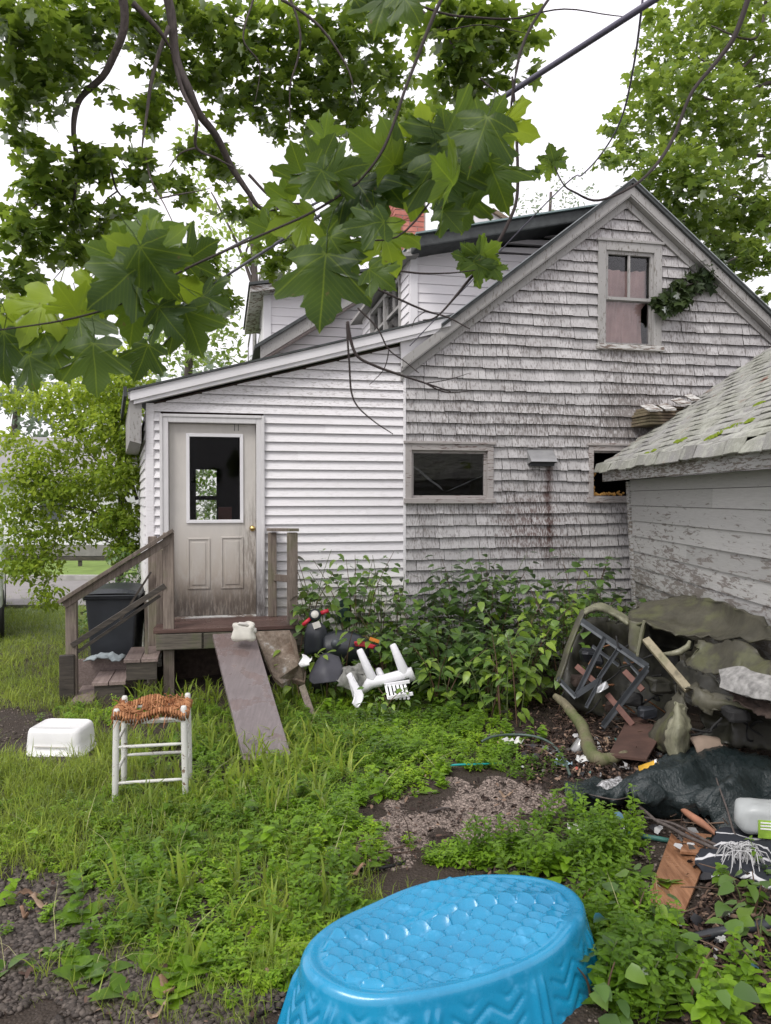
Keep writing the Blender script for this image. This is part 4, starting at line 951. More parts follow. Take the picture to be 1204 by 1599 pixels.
# ------------------------------------------------------------------ wheelie bin
bp = gp(183, 1052); bp.y = 8.15; bp.x = at(183, 1000, 8.15).x; bp.z = -.09
bin_ = empty('wheelie_bin', bp, R(8)); tag(bin_, 'black wheelie bin with its lid shut standing behind the handrail', 'bin')
b = MB(); w0, w1, d0, d1 = .20, .255, .24, .30
b.hexa([(-w0, -d0, .06), (w0, -d0, .06), (w0, d0, .06), (-w0, d0, .06), (-w1, -d1, .88), (w1, -d1, .88), (w1, d1, .88), (-w1, d1, .88)])
b.box(-w1-.02, w1+.02, -d1-.02, d1+.02, .85, .90); b.build('body', M['blackplastic'], bin_, bevel=.02)
b = MB(); P = [[Vector((-.285+.57*i/10, -.34+.70*j/8, .905+.055*math.sin(math.pi*i/10)**.5*(1 if 0 < j < 8 else .3)+.01*j/8)) for i in range(11)] for j in range(9)]
b.grid(P); b.hexa([(-.285, -.34, .885), (.285, -.34, .885), (.285, .36, .885), (-.285, .36, .885), (-.285, -.34, .905), (.285, -.34, .905), (.285, .36, .91), (-.285, .36, .91)]); b.build('lid', M['blackplastic'], bin_, bevel=.006)
b = MB(); b.tube([(-.2, .36, .86), (-.2, .42, .88), (.2, .42, .88), (.2, .36, .86)], .014, 8); b.build('handle', M['blackplastic'], bin_)
for s_ in (-1, 1):
    b = MB(); b.lathe([(0.001, -.03), (.10, -.03), (.11, -.02), (.11, .02), (.10, .03), (0.001, .03)], 18, M=Matrix.Translation((s_*.25, .24, .11)) @ Matrix.Rotation(R(90), 4, 'Y')); b.build('wheel', M['rubber'], bin_)
# rag on the steps
b = MB(); rp_ = hw(*dp(170, 1026, .26)[:2], .30); P = [[Vector((-.17+.035*i, -.1+.045*j, .03+.05*mnoise.noise(Vector((i*.8, j*.9, 2)))+.03*math.sin(math.pi*i/10))) for i in range(11)] for j in range(6)]
b.grid(P); tag(b.build('rag', plain('grey_blue_cloth', (.26, .30, .31), .9, .3, 12), None, smooth=True, loc=(rp_.x-.08, rp_.y+.10, .19), solid=.01), 'crumpled pale grey cloth lying behind the porch steps', 'rag')
# ------------------------------------------------------------------ stool
def stool():
    L1 = gp(179, 1262); R1 = gp(290, 1252)
    c = (L1+R1)/2; yaw = math.atan2(R1.y-L1.y, R1.x-L1.x)-R(8); wd = (R1-L1).length
    e = empty('stool', (c.x, c.y, (L1.z+R1.z)/2), yaw); tag(e, 'white legged stool with a frayed orange rush seat in the grass', 'stool')
    dpth = wd*.80; hw_ = wd/2; H = at(180, 1108, L1.y).z-L1.z
    paint = M['stoolpaint']; tops = {}
    for (i, j) in ((-1, 0), (1, 0), (-1, 1), (1, 1)):
        x0, y0 = i*hw_, j*dpth; x1, y1 = i*hw_*.95, j*dpth*.97+(.01 if j == 0 else 0)
        b = MB(); pr = [.013, .017, .019, .0195, .019, .0185, .017, .012]; zs = [0, .03, .15, .3, .42, H-.03, H-.008, H]
        b.tube([(x0+(x1-x0)*z/H, y0+(y1-y0)*z/H, z) for z in zs], pr, 14); b.build('leg', paint, e, smooth=True); tops[(i, j)] = (x1, y1)
    def lp(i, j, z): return (i*hw_*(1-.05*z/H), j*dpth*(1-.03*z/H), z)
    def rung(a, c_, z, dz=0, r_=.0095, mat=paint):
        b = MB(); A, B = Vector(lp(*a, z)), Vector(lp(*c_, z+dz)); b.tube([A.lerp(B, t) for t in (0.02, .15, .5, .85, .98)], [r_*.75, r_, r_*1.1, r_, r_*.75], 10); b.build('rung', mat, e, smooth=True)
    rung((-1, 0), (1, 0), .14); rung((-1, 0), (1, 0), .35); rung((-1, 1), (1, 1), .20); rung((-1, 1), (1, 1), .40)
    for i in (-1, 1): rung((i, 0), (i, 1), .19); rung((i, 0), (i, 1), .37)
    for z in (H-.07,): rung((-1, 0), (1, 0), z, 0, .012); rung((-1, 1), (1, 1), z, 0, .012); rung((-1, 0), (-1, 1), z, 0, .012); rung((1, 0), (1, 1), z, 0, .012)
    # rush seat: a sagging, torn surface of cords woven in four triangles, plus frayed ends
    cx, cy = 0, dpth/2; hx, hy = hw_*.98, dpth/2*1.0; b = MB()
    for side in range(4):
        for k in range(26):
            t = k/25.0; u = (t-.5)*2; torn = random.random() < .22
            dep = 1-abs(u)
            if torn: dep *= random.uniform(.2, .6)
            pts = []
            for s in (0, .3, .6, 1):
                q = s*dep
                if side == 0: x, y = u*hx, -hy+q*hy
                elif side == 2: x, y = u*hx, hy-q*hy
                elif side == 1: x, y = hx-q*hx, u*hy
                else: x, y = -hx+q*hx, u*hy
                z = H-.045+.022*(s < .05)-.05*q*random.uniform(.5, 1.1)+.018*math.sin(u*4+side)+random.uniform(-.004, .004)
                pts.append((cx+x, cy+y, z))
            ox, oy = (0, -1) if side == 0 else (1, 0) if side == 1 else (0, 1) if side == 2 else (-1, 0)
            p0 = pts[0]; pts = [(p0[0]+ox*.012, p0[1]+oy*.012, p0[2]-.045), (p0[0]+ox*.020, p0[1]+oy*.020, p0[2]-.012)]+pts
            b.tube(pts, .0075, 5, random.random())
    b.build('rush_seat', M['rush'], e, smooth=True)
    f = MB()
    for k in range(150):
        a = random.choice([(hx*random.uniform(.3, 1), hy*2*random.uniform(.3, 1.05)), (hx*random.uniform(-.3, .3), hy*random.uniform(.3, 1.4)), (hx*random.uniform(-1, .9), 0.0), (hx*random.uniform(-1, -.6), hy*random.uniform(0, 1))])
        p = Vector((a[0], a[1], H-.03)); an = random.uniform(0, 6.28); l = random.uniform(.03, .09); up_ = random.uniform(-.04, .05)
        d = Vector((math.cos(an)*l*.8, math.sin(an)*l*.8, up_ if a[1] > 0.02 else -l))
        f.tube([p, p+d*.5+Vector((0, 0, .015)), p+d], [.0035, .003, .001], 4, random.random(), False)
    f.build('frayed_strands', M['rush'], e)
def mk_rush():
    m = NT('orange_rush', .8, .2); n = m.noise(m.opos(), 60, 4, .7); m.col(m.scale(m.mix(m.tint(), (.24, .095, .04), (.50, .25, .12)), m.rng(n, .3, .7, .7, 1.2))); return m.m
M['rush'] = mk_rush()
def mk_chip():
    m = NT('chipped_white_paint', .5, .4); n = m.noise(m.opos(), 30, 7, .7); n2 = m.noise(m.opos(), 4, 3, .6)
    m.col(m.mix(m.rng(n, .60, .63), m.scale((.60, .60, .56), m.rng(n2, .3, .7, .9, 1.05)), (.16, .10, .06))); m.bump(n, .3, .002); return m.m
M['stoolpaint'] = mk_chip()
stool()
# ------------------------------------------------------------------ overturned tub
tp_ = gp(96, 1172); tb = empty('tub', (tp_.x, tp_.y, tp_.z), R(-4)); tag(tb, 'white plastic tub lying upside down in the grass left of the stool', 'tub')
def rrect(a, b_, r_, n=5):
    out = []
    for (sx, sy, st_) in ((1, 1, 0), (-1, 1, 90), (-1, -1, 180), (1, -1, 270)):
        for k in range(n+1): t = R(st_+90*k/n); out.append((sx*(a-r_)+r_*math.cos(t), sy*(b_-r_)+r_*math.sin(t)))
    return out
b = MB(); rows = []
for (f_, z) in ((1.08, .0), (1.08, .012), (1.0, .014), (.96, .10), (.93, .165), (.89, .185), (.82, .195), (.80, .190), (.4, .192), (.0, .193)):
    rows.append([Vector((x*f_, y*f_, z)) for x, y in rrect(.205, .155, .055)])
P = [[rows[j][i] for j in range(len(rows))] for i in range(len(rows[0]))]; b.grid(P, close_u=True)
b.build('tub_shell', M['whiteplastic'], tb, smooth=True, solid=.004)
b = MB(); b.box(-.12, .12, -.166, -.160, .075, .081); b.build('moulded_line', M['dirtywhite'], tb)
# ------------------------------------------------------------------ plastic chair upside down
M['chairw'] = plain('glossy_white_plastic', (.74, .735, .76), .3, .05, 3, .5)
def chair():
    YC = 6.75; g = gp(600, 1095); e0 = Vector((at(605, 1000, YC).x, YC, gh(0, YC))); e = empty('plastic_chair', e0); tag(e, 'white moulded plastic chair tipped over with two legs pointing up', 'chair')
    T = lambda x, y, Y=YC: at(x, y, Y)-e0
    def taper(a, b_, r0, r1, name='leg'):
        q = MB(); A, B = T(*a), T(*b_); q.tube([A.lerp(B, t) for t in (0, .03, .5, .97, 1)], [r0*.75, r0, (r0+r1)/2, r1, r1*.9], 12); q.build(name, M['chairw'], e, smooth=True)
    taper((561, 1014), (585, 1068), .030, .047); taper((613, 1006), (634, 1056), .030, .050)
    taper((591, 1046, YC+.25), (598, 1064, YC+.1), .030, .04); taper((545, 1052, YC-.1), (556, 1088, YC-.1), .02, .03, 'arm')
    q = MB(); q.tube([T(x, y) for x, y in ((566, 1080), (578, 1066), (600, 1062), (622, 1056), (640, 1050), (645, 1062))], [.03, .055, .05, .05, .05, .03], 12); q.build('seat_edge', M['chairw'], e, smooth=True)
    q = MB(); q.grid(sheet([[T(580, 1066), T(610, 1062), T(642, 1056)], [T(590, 1060, YC+.3), T(610, 1056, YC+.3), T(636, 1050, YC+.3)]], 4, 4)); q.build('seat', M['chairw'], e, smooth=True, solid=.012)
    q = MB(); q.grid(sheet([[T(552, 1060, YC-.12), T(548, 1050, YC-.1), T(541, 1055, YC-.1)], [T(568, 1085, YC-.15), T(558, 1086, YC-.15), T(553, 1082, YC-.15)], [T(560, 1105, YC-.2), T(556, 1105, YC-.2), T(550, 1098, YC-.2)]], 4, 4)); q.build('armrest', M['chairw'], e, smooth=True, solid=.015)
    for k in range(6):
        x = 602+k*6; q = MB(); q.bar(T(x, 1068, YC-.05), T(x+5+k*.3, 1092, YC-.22), .022, .012, (0, -1, 0)); q.build('back_slat', M['chairw'], e, bevel=.003)
    q = MB(); q.bar(T(600, 1070, YC-.06), T(640, 1064, YC-.06), .03, .02, (0, -1, 0)); q.build('back_rail', M['chairw'], e, bevel=.004); q = MB(); q.bar(T(606, 1090, YC-.22), T(645, 1083, YC-.22), .03, .02, (0, -1, 0)); q.build('back_rail', M['chairw'], e, bevel=.004)
chair()
# ------------------------------------------------------------------ child's ride-on motorbike
def bike():
    YB = 7.35; e0 = Vector((at(510, 1000, YB).x, YB, gh(0, YB))); e = empty('ride_on_bike', e0, 0); tag(e, 'black ride-on toy motorbike with red grips half hidden by the porch', 'toy bike')
    T = lambda x, y, Y=YB: at(x, y, Y)-e0
    def tb(pts, r_, name, mat, n=10, sm=True):
        q = MB(); q.tube([T(*p) for p in pts], r_, n); return q.build(name, M[mat], e, smooth=sm)
    h = tb([(482, 972), (490, 964), (500, 958), (512, 952)], .014, 'handlebar', 'blackplastic')
    for (a, c_) in (((473, 976), (485, 966)), ((500, 958), (513, 953))): tb([a, c_], .02, 'grip', 'red')
    q = MB(); c_ = T(492, 960, YB-.02); q.lathe([(0.001, -.02), (.055, -.015), (.06, 0), (.05, .02), (0.001, .025)], 18, M=Matrix.Translation(c_) @ Matrix.Rotation(R(70), 4, 'X')); q.build('gauge_housing', M['blackplastic'], e, smooth=True)
    q = MB(); q.lathe([(0.001, .03), (.035, .028), (.038, .02)], 18, M=Matrix.Translation(c_) @ Matrix.Rotation(R(70), 4, 'X')); q.build('gauge', M['dirtywhite'], e, smooth=True)
    q = MB(); q.grid(sheet([[T(480, 975), T(495, 970), T(508, 978)], [T(476, 995), T(495, 990, YB-.06), T(512, 995)], [T(476, 1025), T(495, 1020, YB-.04), T(512, 1025)]], 4, 4)); q.build('front_fairing', M['blackplastic'], e, smooth=True, solid=.02)
    q = MB(); q.bar(T(489, 978, YB-.07), T(500, 974, YB-.07), .06, .012, (0, -1, 0)); q.build('number_plate', M['dirtywhite'], e)
    q = MB(); q.grid(sheet([[T(505, 992), T(530, 985), T(556, 990), T(575, 1000)], [T(506, 1015, YB-.1), T(530, 1012, YB-.12), T(556, 1015, YB-.1), T(575, 1015)], [T(508, 1035), T(530, 1038), T(556, 1035), T(575, 1030)]], 4, 4)); q.build('body', M['blackplastic'], e, smooth=True, solid=.03)
    q = MB(); q.grid(sheet([[T(553, 1002, YB-.13), T(565, 1001, YB-.15), T(588, 1008, YB-.15)], [T(555, 1009, YB-.14), T(568, 1010, YB-.16), T(582, 1013, YB-.15)]], 4, 4)); q.build('side_panel', M['red'], e, smooth=True, solid=.015)
    q = MB(); q.bar(T(577, 997, YB-.16), T(592, 1002, YB-.16), .03, .02, (0, -1, 0)); q.build('orange_trim', plain('orange_plastic', (.6, .2, .03), .4), e)
    for (x, y) in ((524, 1005), (585, 1012)):
        c_ = T(x, y, YB-.12); q = MB(); q.lathe([(0.001, -.02), (.035, -.02), (.045, -.01), (.045, .02), (0.001, .02)], 18, M=Matrix.Translation(c_) @ Matrix.Rotation(R(85), 4, 'X')); q.build('footpeg_disc', M['steel'], e, smooth=True)
    for (x, y, Yk) in ((497, 1045, YB), (565, 1042, YB+.05)):
        c_ = T(x, y, Yk); c_.z = .15; q = MB(); q.lathe([(.05, -.04), (.13, -.05), (.15, -.03), (.15, .03), (.13, .05), (.05, .04)], 24, M=Matrix.Translation(c_) @ Matrix.Rotation(R(90), 4, 'Y')); q.build('wheel', M['rubber'], e, smooth=True)
bike()
def pt_sheet(name, rows, mat, label, cat, n=5, m=5, wr=0.0, wf=6, th=.006, seed=0, par=None):
    """rows of (px,py,Y)"""
    W = [[at(*p) for p in r_] for r_ in rows]; zs = min(p.z for r_ in W for p in r_); c = sum((p for r_ in W for p in r_), Vector())/sum(len(r_) for r_ in W); c.z = zs
    if par is not None: c = Vector(par.location)
    G_ = sheet(W, n+2, m+2, wr, wf, seed)
    if wr >= .03:
        for i, row in enumerate(G_):
            for j, q in enumerate(row):
                ed = (i in (0, len(G_)-1)) or (j in (0, len(row)-1))
                if ed: q += mnoise.noise_vector(Vector(q)*19)*.045
    b = MB(); b.grid([[q-c for q in row] for row in G_])
    o = b.build(name, mat, par, smooth=True, loc=None if par else c, solid=th)
    return tag(o, label, cat) if par is None else o
pt_sheet('net', [[(527, 940, 7.75), (535, 936, 7.7), (547, 934, 7.75)], [(526, 955, 7.7), (537, 952, 7.6), (549, 950, 7.7)], [(528, 972, 7.7), (538, 975, 7.62), (546, 970, 7.7)]], plain('green_mesh', (.04, .075, .07), .8), 'dark green mesh net standing against the white siding behind the toy bike', 'net', wr=.02)
pt_sheet('fender', [[(488, 1045, 7.0), (505, 1022, 7.0), (530, 1026, 7.0)], [(484, 1062, 6.9), (505, 1045, 6.85), (535, 1045, 6.9)], [(490, 1068, 6.85), (510, 1066, 6.8), (530, 1064, 6.85)]], M['charcoal'] if 'charcoal' in M else plain('charcoal_plastic', (.05, .05, .06), .5), 'dark grey curved plastic panel lying below the toy bike', 'plastic panel', wr=.01, th=.02)
pt_sheet('trash_bag', [[(528, 1045, 6.95), (545, 1038, 6.95), (565, 1045, 6.95)], [(524, 1060, 6.85), (545, 1052, 6.75), (572, 1055, 6.85)], [(530, 1075, 6.8), (550, 1078, 6.75), (570, 1078, 6.8)]], plain('grey_bag', (.22, .22, .2), .5, .5, 14), 'grey torn trash bag between the dark panel and white chair', 'bag', wr=.07, wf=9, th=.004)
pt_sheet('paper_scrap', [[(468, 1028, 7.0), (482, 1029, 7.0)], [(468, 1040, 6.95), (483, 1041, 6.95)]], M['whiteplastic'], 'white scrap of plastic below the right porch post', 'scrap', wr=.03, th=.003)
# ------------------------------------------------------------------ blue wading pool, upside down
def mk_pool():
    m = NT('wet_blue_plastic', .22, .5); n = m.noise(m.opos(), 3, 5, .6); f = m.noise(m.opos(), 14, 5, .7)
    c = m.mix(m.rng(n, .3, .7), (.006, .185, .35), (.010, .25, .44)); c = m.mix(m.math('MULTIPLY', m.rng(f, .56, .68), .35), c, (.10, .42, .70))
    dirt = m.rng(m.noise(m.opos(), 9, 6, .75), .66, .72); c = m.mix(m.math('MULTIPLY', dirt, .5), c, (.05, .09, .08))
    m.col(c); m.rough(m.rng(f, .35, .65, .14, .42)); m.bump(m.noise(m.opos(), 25, 3), .12, .003)
    m.p.inputs['Coat Weight'].default_value = .35; m.p.inputs['Coat Roughness'].default_value = .12; return m.m
def pool():
    zt = .25
    def tp(px, py): d = ray(px, py); t = (zt-CAMH)/d.z; return Vector((d.x*t, d.y*t, 0))
    Lp, Rp, Tp, Bp = tp(488, 1484), tp(893, 1437), tp(776, 1361), tp(628, 1556)
    c = Vector((.243, 2.79, 0)); A = Vector((.508, .268, 0)); B = Vector((-.155, .290, 0))
    NA, rows = 460, []
    def scale_h(x, y):
        v = y/.046; i = math.floor(v); fv = v-i; u = x/.078+.5*(i % 2); fu = (u-math.floor(u))-.5
        # each scale: a domed fan, highest at its curved lower edge
        top = .12+.80*math.sqrt(max(0, 1-(2*fu)**2)); d = fv-top
        lo, hi = .001, .022
        up = hi*(1+.75*min(0, d)); nx = .0015+.006*max(0, d)
        k = sstep(-.02, .05, d); return up*(1-k)+nx*k
    prof = [(0.0, 0), ] + [(k/168, 0) for k in range(1, 151)] + [(.91, .002), (.93, .004), (.95, .004), (.965, .001), (.98, -.005), (.992, -.014), (1.0, -.028), (1.006, -.045)]
    for k in range(1, 26): prof.append((1.006+.115*k/25, -.045-.19*k/25))
    prof += [(1.13, -.237), (1.15, -.239), (1.165, -.234), (1.175, -.238), (1.18, -.245), (1.183, -.249), (1.178, -.25)]
    L = math.hypot(A.x, A.y); P = []
    for i in range(NA):
        th = 2*math.pi*i/NA; row = []
        for (r_, dz) in prof:
            rr = r_
            # wavy wall: paired ribs and panels
            wall = sstep(1.0, 1.03, r_)*(1-sstep(1.12, 1.135, r_))
            per = 9; ph = (th*per/(2*math.pi)) % 1.0; rib = 0
            for q in (.04, .13): rib += math.exp(-((ph-q)/.022)**2)
            chev = 0
            if .22 < ph < .94:
                t = (ph-.22)/.72; vv = (-dz-.045)/.20; s_ = (vv*3.6+ .9*abs(2*((t*2) % 1.0)-1)) % 1.0
                chev = math.exp(-((s_-.5)/.13)**2)*sstep(0, .06, t)*(1-sstep(.94, 1, t))
            rr += wall*(.030*rib - .018*chev)
            rr += .010*math.sin(th*2+1)*sstep(.6, 1, r_)+.008*math.sin(th*5+.5)*sstep(.7, 1.1, r_)
            p = c + A*(math.cos(th)*rr) + B*(math.sin(th)*rr)
            lx, ly = (p.x-c.x), (p.y-c.y); z = zt+dz
            a = R(12); x2, y2 = lx*math.cos(a)+ly*math.sin(a), -lx*math.sin(a)+ly*math.cos(a)
            if r_ < .9:
                fl = 1-sstep(.82, .88, r_); z += scale_h(x2*1.0, y2)*fl
                z += .018*math.exp(-((y2-.06-.03*math.sin(x2*4))/.035)**2)*fl       # crease across the middle
                z += (.012*math.sin(x2*9+y2*4)-.014*sstep(.1, .0, y2))*fl
            z += .012*math.sin(lx*4+ly*3)*sstep(1.2, .3, r_)
            z += .02*math.exp(-((lx-.42)/.1)**2-((ly+.02)/.12)**2)-.012*math.exp(-((lx+.3)/.12)**2)
            row.append(Vector((p.x-c.x, p.y-c.y, max(z, .003))))
        P.append(row)
    e = empty('wading_pool', (c.x, c.y, gh(c.x, c.y))); tag(e, 'blue plastic wading pool lying upside down with scale pattern on its base', 'wading pool')
    b = MB(); b.grid(P, close_u=True); b.build('pool_shell', mk_pool(), e, smooth=True)
    # liner edge showing black and white at the left
    q = MB(); pts = []
    for k in range(26):
        th = R(178+k*2.6); pts.append([c*0 + A*(math.cos(th)*r_)+B*(math.sin(th)*r_)+Vector((0, 0, z)) for r_, z in ((1.17, .02), (1.215, .035), (1.24, .02), (1.225, .004))])
    q.grid(pts); q.build('rim_strip', mk_strip(), e, smooth=True, solid=.003)
def mk_strip():
    m = NT('black_white_strip', .3, .5); n = m.noise(m.opos(), 16, 3, .6); m.col(m.mix(m.rng(n, .48, .52), (.02, .03, .05), (.55, .6, .65))); return m.m
pool()
# ------------------------------------------------------------------ crumpled sheet metal body against the shed
def mk_sheetmetal(name, ca, cb, rough=.5, metal=0.0, moss=.6):
    m = NT(name, rough, .4); p = m.pos(); n = m.noise(p, 2.6, 7, .68); f = m.noise(m.map(p, (1, 1, .4)), 16, 6, .7)
    c = m.mix(m.rng(n, .3, .7), ca, cb); c = m.mix(m.math('MULTIPLY', m.rng(f, .5, .62), .5), c, (.045, .043, .03))
    c = m.mix(m.math('MULTIPLY', m.rng(m.noise(p, 5, 5), .52, .62), moss), c, (.105, .11, .05)); m.col(c); m.bump(m.noise(p, 7, 5), .35, .02)
    m.rough(m.rng(f, .35, .65, rough*.6, min(1, rough*1.5))); return m.m
M['olive'] = mk_sheetmetal('grimy_olive_sheet', (.034, .032, .023), (.098, .092, .064))
M['olive_dk'] = mk_sheetmetal('dark_olive_sheet', (.010, .010, .008), (.030, .029, .022), moss=.12)
M['olive_lt'] = mk_sheetmetal('pale_green_sheet', (.13, .135, .08), (.26, .25, .18), .5)
wk = empty('wrecked_metal_body', at(1060, 1130, 5.9)); wk.location.z = gh(2.2, 5.9)
tag(wk, 'crumpled olive green sheet metal body collapsed against the shed wall', 'wreck')
S_ = lambda nm, rows, mat, **k: pt_sheet(nm, rows, M[mat] if isinstance(mat, str) else mat, None, None, par=wk, **k)
S_('top_panel', [[(968, 966, 6.35), (1000, 950, 6.6), (1040, 938, 6.75), (1070, 934, 6.6)], [(985, 972, 6.2), (1030, 960, 6.35), (1090, 952, 6.2), (1140, 948, 5.75)], [(1009, 972, 6.05), (1060, 976, 6.1), (1120, 980, 5.8), (1200, 975, 5.2)], [(1020, 980, 6.0), (1056, 992, 5.95), (1110, 1001, 5.65), (1215, 1004, 5.05)]], 'olive', wr=.05, wf=3, th=.012)
S_('roof_lip', [[(911, 953, 6.35), (932, 944, 6.4), (955, 950, 6.4), (981, 966, 6.3)], [(913, 960, 6.28), (932, 952, 6.3), (953, 959, 6.3), (980, 976, 6.2)]], 'olive_lt', wr=.015, th=.03)
S_('side_rim', [[(908, 952, 6.35), (886, 1005, 6.3), (868, 1062, 6.2)], [(915, 955, 6.3), (893, 1008, 6.22), (874, 1066, 6.12)]], 'olive', wr=.01, th=.02)
S_('inner_back', [[(905, 965, 6.7), (960, 965, 6.75), (1010, 975, 6.7), (1060, 985, 6.5)], [(880, 1040, 6.6), (940, 1040, 6.7), (1000, 1050, 6.7), (1060, 1050, 6.3)], [(872, 1100, 6.4), (930, 1120, 6.45), (1000, 1140, 6.3), (1060, 1150, 6.0)]], 'olive_dk', wr=.06, th=.01)
S_('door_pillar', [[(980, 968, 6.2), (1008, 972, 6.1)], [(981, 1000, 6.15), (1003, 1000, 6.1)], [(980, 1022, 6.15), (994, 1026, 6.1)]], 'olive', wr=.02, th=.01)
S_('bent_trim', [[(1004, 968, 6.0), (1008, 969, 6.0)], [(999, 990, 6.0), (1003, 990, 6.0)], [(993, 1025, 5.98), (997, 1026, 5.98)]], 'olive_lt', th=.006)
S_('upper_sheet', [[(1078, 1000, 5.75), (1110, 1003, 5.6), (1150, 1008, 5.35), (1215, 1040, 5.0)], [(1082, 1022, 5.65), (1115, 1030, 5.45), (1160, 1032, 5.2), (1215, 1060, 4.9)], [(1070, 1050, 5.6), (1118, 1056, 5.3), (1150, 1060, 5.1), (1215, 1090, 4.85)]], 'olive', wr=.07, wf=3, th=.008, seed=4)
S_('hollow', [[(1012, 975, 6.25), (1060, 992, 6.2), (1085, 1000, 6.1)], [(1020, 1005, 6.3), (1060, 1012, 6.3), (1080, 1015, 6.1)], [(1035, 1020, 6.2), (1060, 1020, 6.2), (1076, 1014, 6.0)]], 'olive_dk', th=.01)
b = MB(); o_ = wk.location; b.tube([at(x, y, Y)-o_ for x, y, Y in ((1077, 1001, 5.7), (1074, 1010, 5.68), (1062, 1018, 5.68), (1048, 1021, 5.7), (1035, 1021, 5.75))], [.012, .022, .025, .02, .01], 8); b.build('round_rim', M['olive_lt'], wk, smooth=True)
b = MB(); b.bar(at(1008, 998, 5.75)-o_, at(1076, 1078, 5.35)-o_, .06, .035, (0, -1, .3)); b.build('strut_board', mk_sheetmetal('mossy_board', (.20, .17, .11), (.34, .30, .20)), wk, bevel=.006)
S_('middle_sheet', [[(1050, 1040, 5.7), (1085, 1045, 5.5), (1120, 1056, 5.25)], [(1055, 1065, 5.6), (1095, 1070, 5.35), (1130, 1078, 5.15)], [(1072, 1075, 5.4), (1105, 1082, 5.2), (1160, 1100, 4.95)]], 'olive_dk', wr=.05, th=.01)
S_('folded_sheet', [[(1074, 1074, 5.35), (1100, 1076, 5.25), (1130, 1085, 5.1), (1172, 1102, 4.95)], [(1085, 1085, 5.25), (1110, 1092, 5.1), (1140, 1100, 5.0), (1175, 1106, 4.9)], [(1086, 1104, 5.25), (1112, 1108, 5.1), (1150, 1104, 5.0), (1180, 1112, 4.9)]], 'olive', wr=.05, th=.008, seed=2)
S_('lower_panel', [[(1086, 1100, 5.35), (1120, 1104, 5.2), (1160, 1108, 5.0), (1215, 1118, 4.75)], [(1090, 1130, 5.4), (1130, 1130, 5.3), (1170, 1135, 5.1), (1215, 1140, 4.9)], [(1080, 1165, 5.35), (1130, 1170, 5.2), (1170, 1175, 5.1), (1215, 1180, 4.9)]], 'olive_dk', wr=.09, wf=2.5, th=.01, seed=5)
S_('crease_panel', [[(1055, 1080, 5.5), (1066, 1090, 5.4), (1075, 1110, 5.3)], [(1040, 1105, 5.5), (1058, 1115, 5.3), (1074, 1125, 5.3)], [(1017, 1145, 5.5), (1045, 1145, 5.2), (1070, 1150, 5.3)], [(1038, 1180, 5.3), (1050, 1185, 5.2), (1072, 1180, 5.25)]], 'olive', wr=.04, th=.01, seed=7)
S_('pale_shard', [[(1058, 1093, 5.2), (1061, 1095, 5.18), (1064, 1105, 5.2)], [(1048, 1120, 5.15), (1060, 1122, 5.08), (1078, 1138, 5.15)], [(1038, 1142, 5.12), (1058, 1148, 5.02), (1076, 1146, 5.1)], [(1042, 1180, 5.1), (1056, 1184, 5.02), (1072, 1180, 5.1)]], 'olive_lt', wr=.03, th=.008, seed=9)
S_('insulation', [[(1124, 1048, 5.1), (1150, 1044, 5.0), (1180, 1052, 4.85), (1215, 1056, 4.7)], [(1124, 1062, 5.0), (1150, 1062, 4.9), (1180, 1068, 4.75), (1215, 1076, 4.6)], [(1122, 1076, 4.95), (1150, 1084, 4.85), (1180, 1092, 4.7), (1215, 1096, 4.6)]], mk_insul() if 'mk_insul' in globals() else plain('peeling_white_lining', (.25, .245, .235), .7, .6, 22, bump=.8), wr=.022, wf=5, th=.012, seed=3, n=8, m=8)
S_('debris_bed', [[(1130, 1080, 5.0), (1170, 1090, 4.9), (1215, 1100, 4.7)], [(1140, 1100, 4.9), (1180, 1112, 4.75), (1215, 1125, 4.6)]], 'dirt', wr=.06, wf=9, th=.01)
# steel angle frame
fr = empty('steel_frame', gp(945, 1138)); tag(fr, 'dark rectangular steel rack frame tilted against the wrecked body', 'frame'); fo = fr.location
def fb(x0, y0, Y0, x1, y1, Y1, w_=.04, name='frame_bar', mat='steel'):
    b = MB(); A, B = at(x0, y0, Y0)-fo, at(x1, y1, Y1)-fo; b.bar(A, B, w_, .004, (0, -1, .2)); nrm = Vector((0, -1, .2)); b.bar(A+Vector((0, .0, w_*.5)), B+Vector((0, 0, w_*.5)), .004 if abs(x1-x0) > abs(y1-y0) else .004, w_, (0, 0, 1)); m_ = b.build(name, M[mat], fr); return m_
fb(908, 972, 6.25, 1012, 1044, 6.0); fb(1011, 1045, 6.0, 941, 1136, 5.9); fb(944, 998, 6.15, 900, 1087, 6.05, .035); fb(966, 1014, 6.12, 934, 1062, 6.0, .03); fb(871, 1061, 6.15, 899, 1090, 6.05, .03)
fb(899, 1088, 6.05, 938, 1062, 6.0, .03); fb(925, 1010, 6.25, 966, 1040, 6.15, .02); fb(938, 1062, 6.0, 915, 1105, 5.95, .025); fb(975, 1028, 6.15, 1003, 1060, 6.05, .02)
for i, (x0, y0, x1, y1, Y) in enumerate(((948, 1084, 988, 1132, 6.0), (975, 1048, 1004, 1078, 6.1), (900, 1040, 935, 1070, 6.2))):
    p0, p1 = at(x0, y0, Y), at(x1, y1, Y-.15); b = MB(); b.bar((0, 0, 0), p0-p1, .045, .02, (0, -1, 0))
    tag(b.build('wood_slat', plain('rust_brown_slat', (.14, .065, .05), .7, .4, 9), None, bevel=.003, loc=p1), ['broken reddish slat leaning below the centre of the steel frame', 'broken reddish slat caught in the right corner of the steel frame', 'broken reddish slat behind the left bars of the steel frame'][i], 'slat', 'broken slats in the wreck')
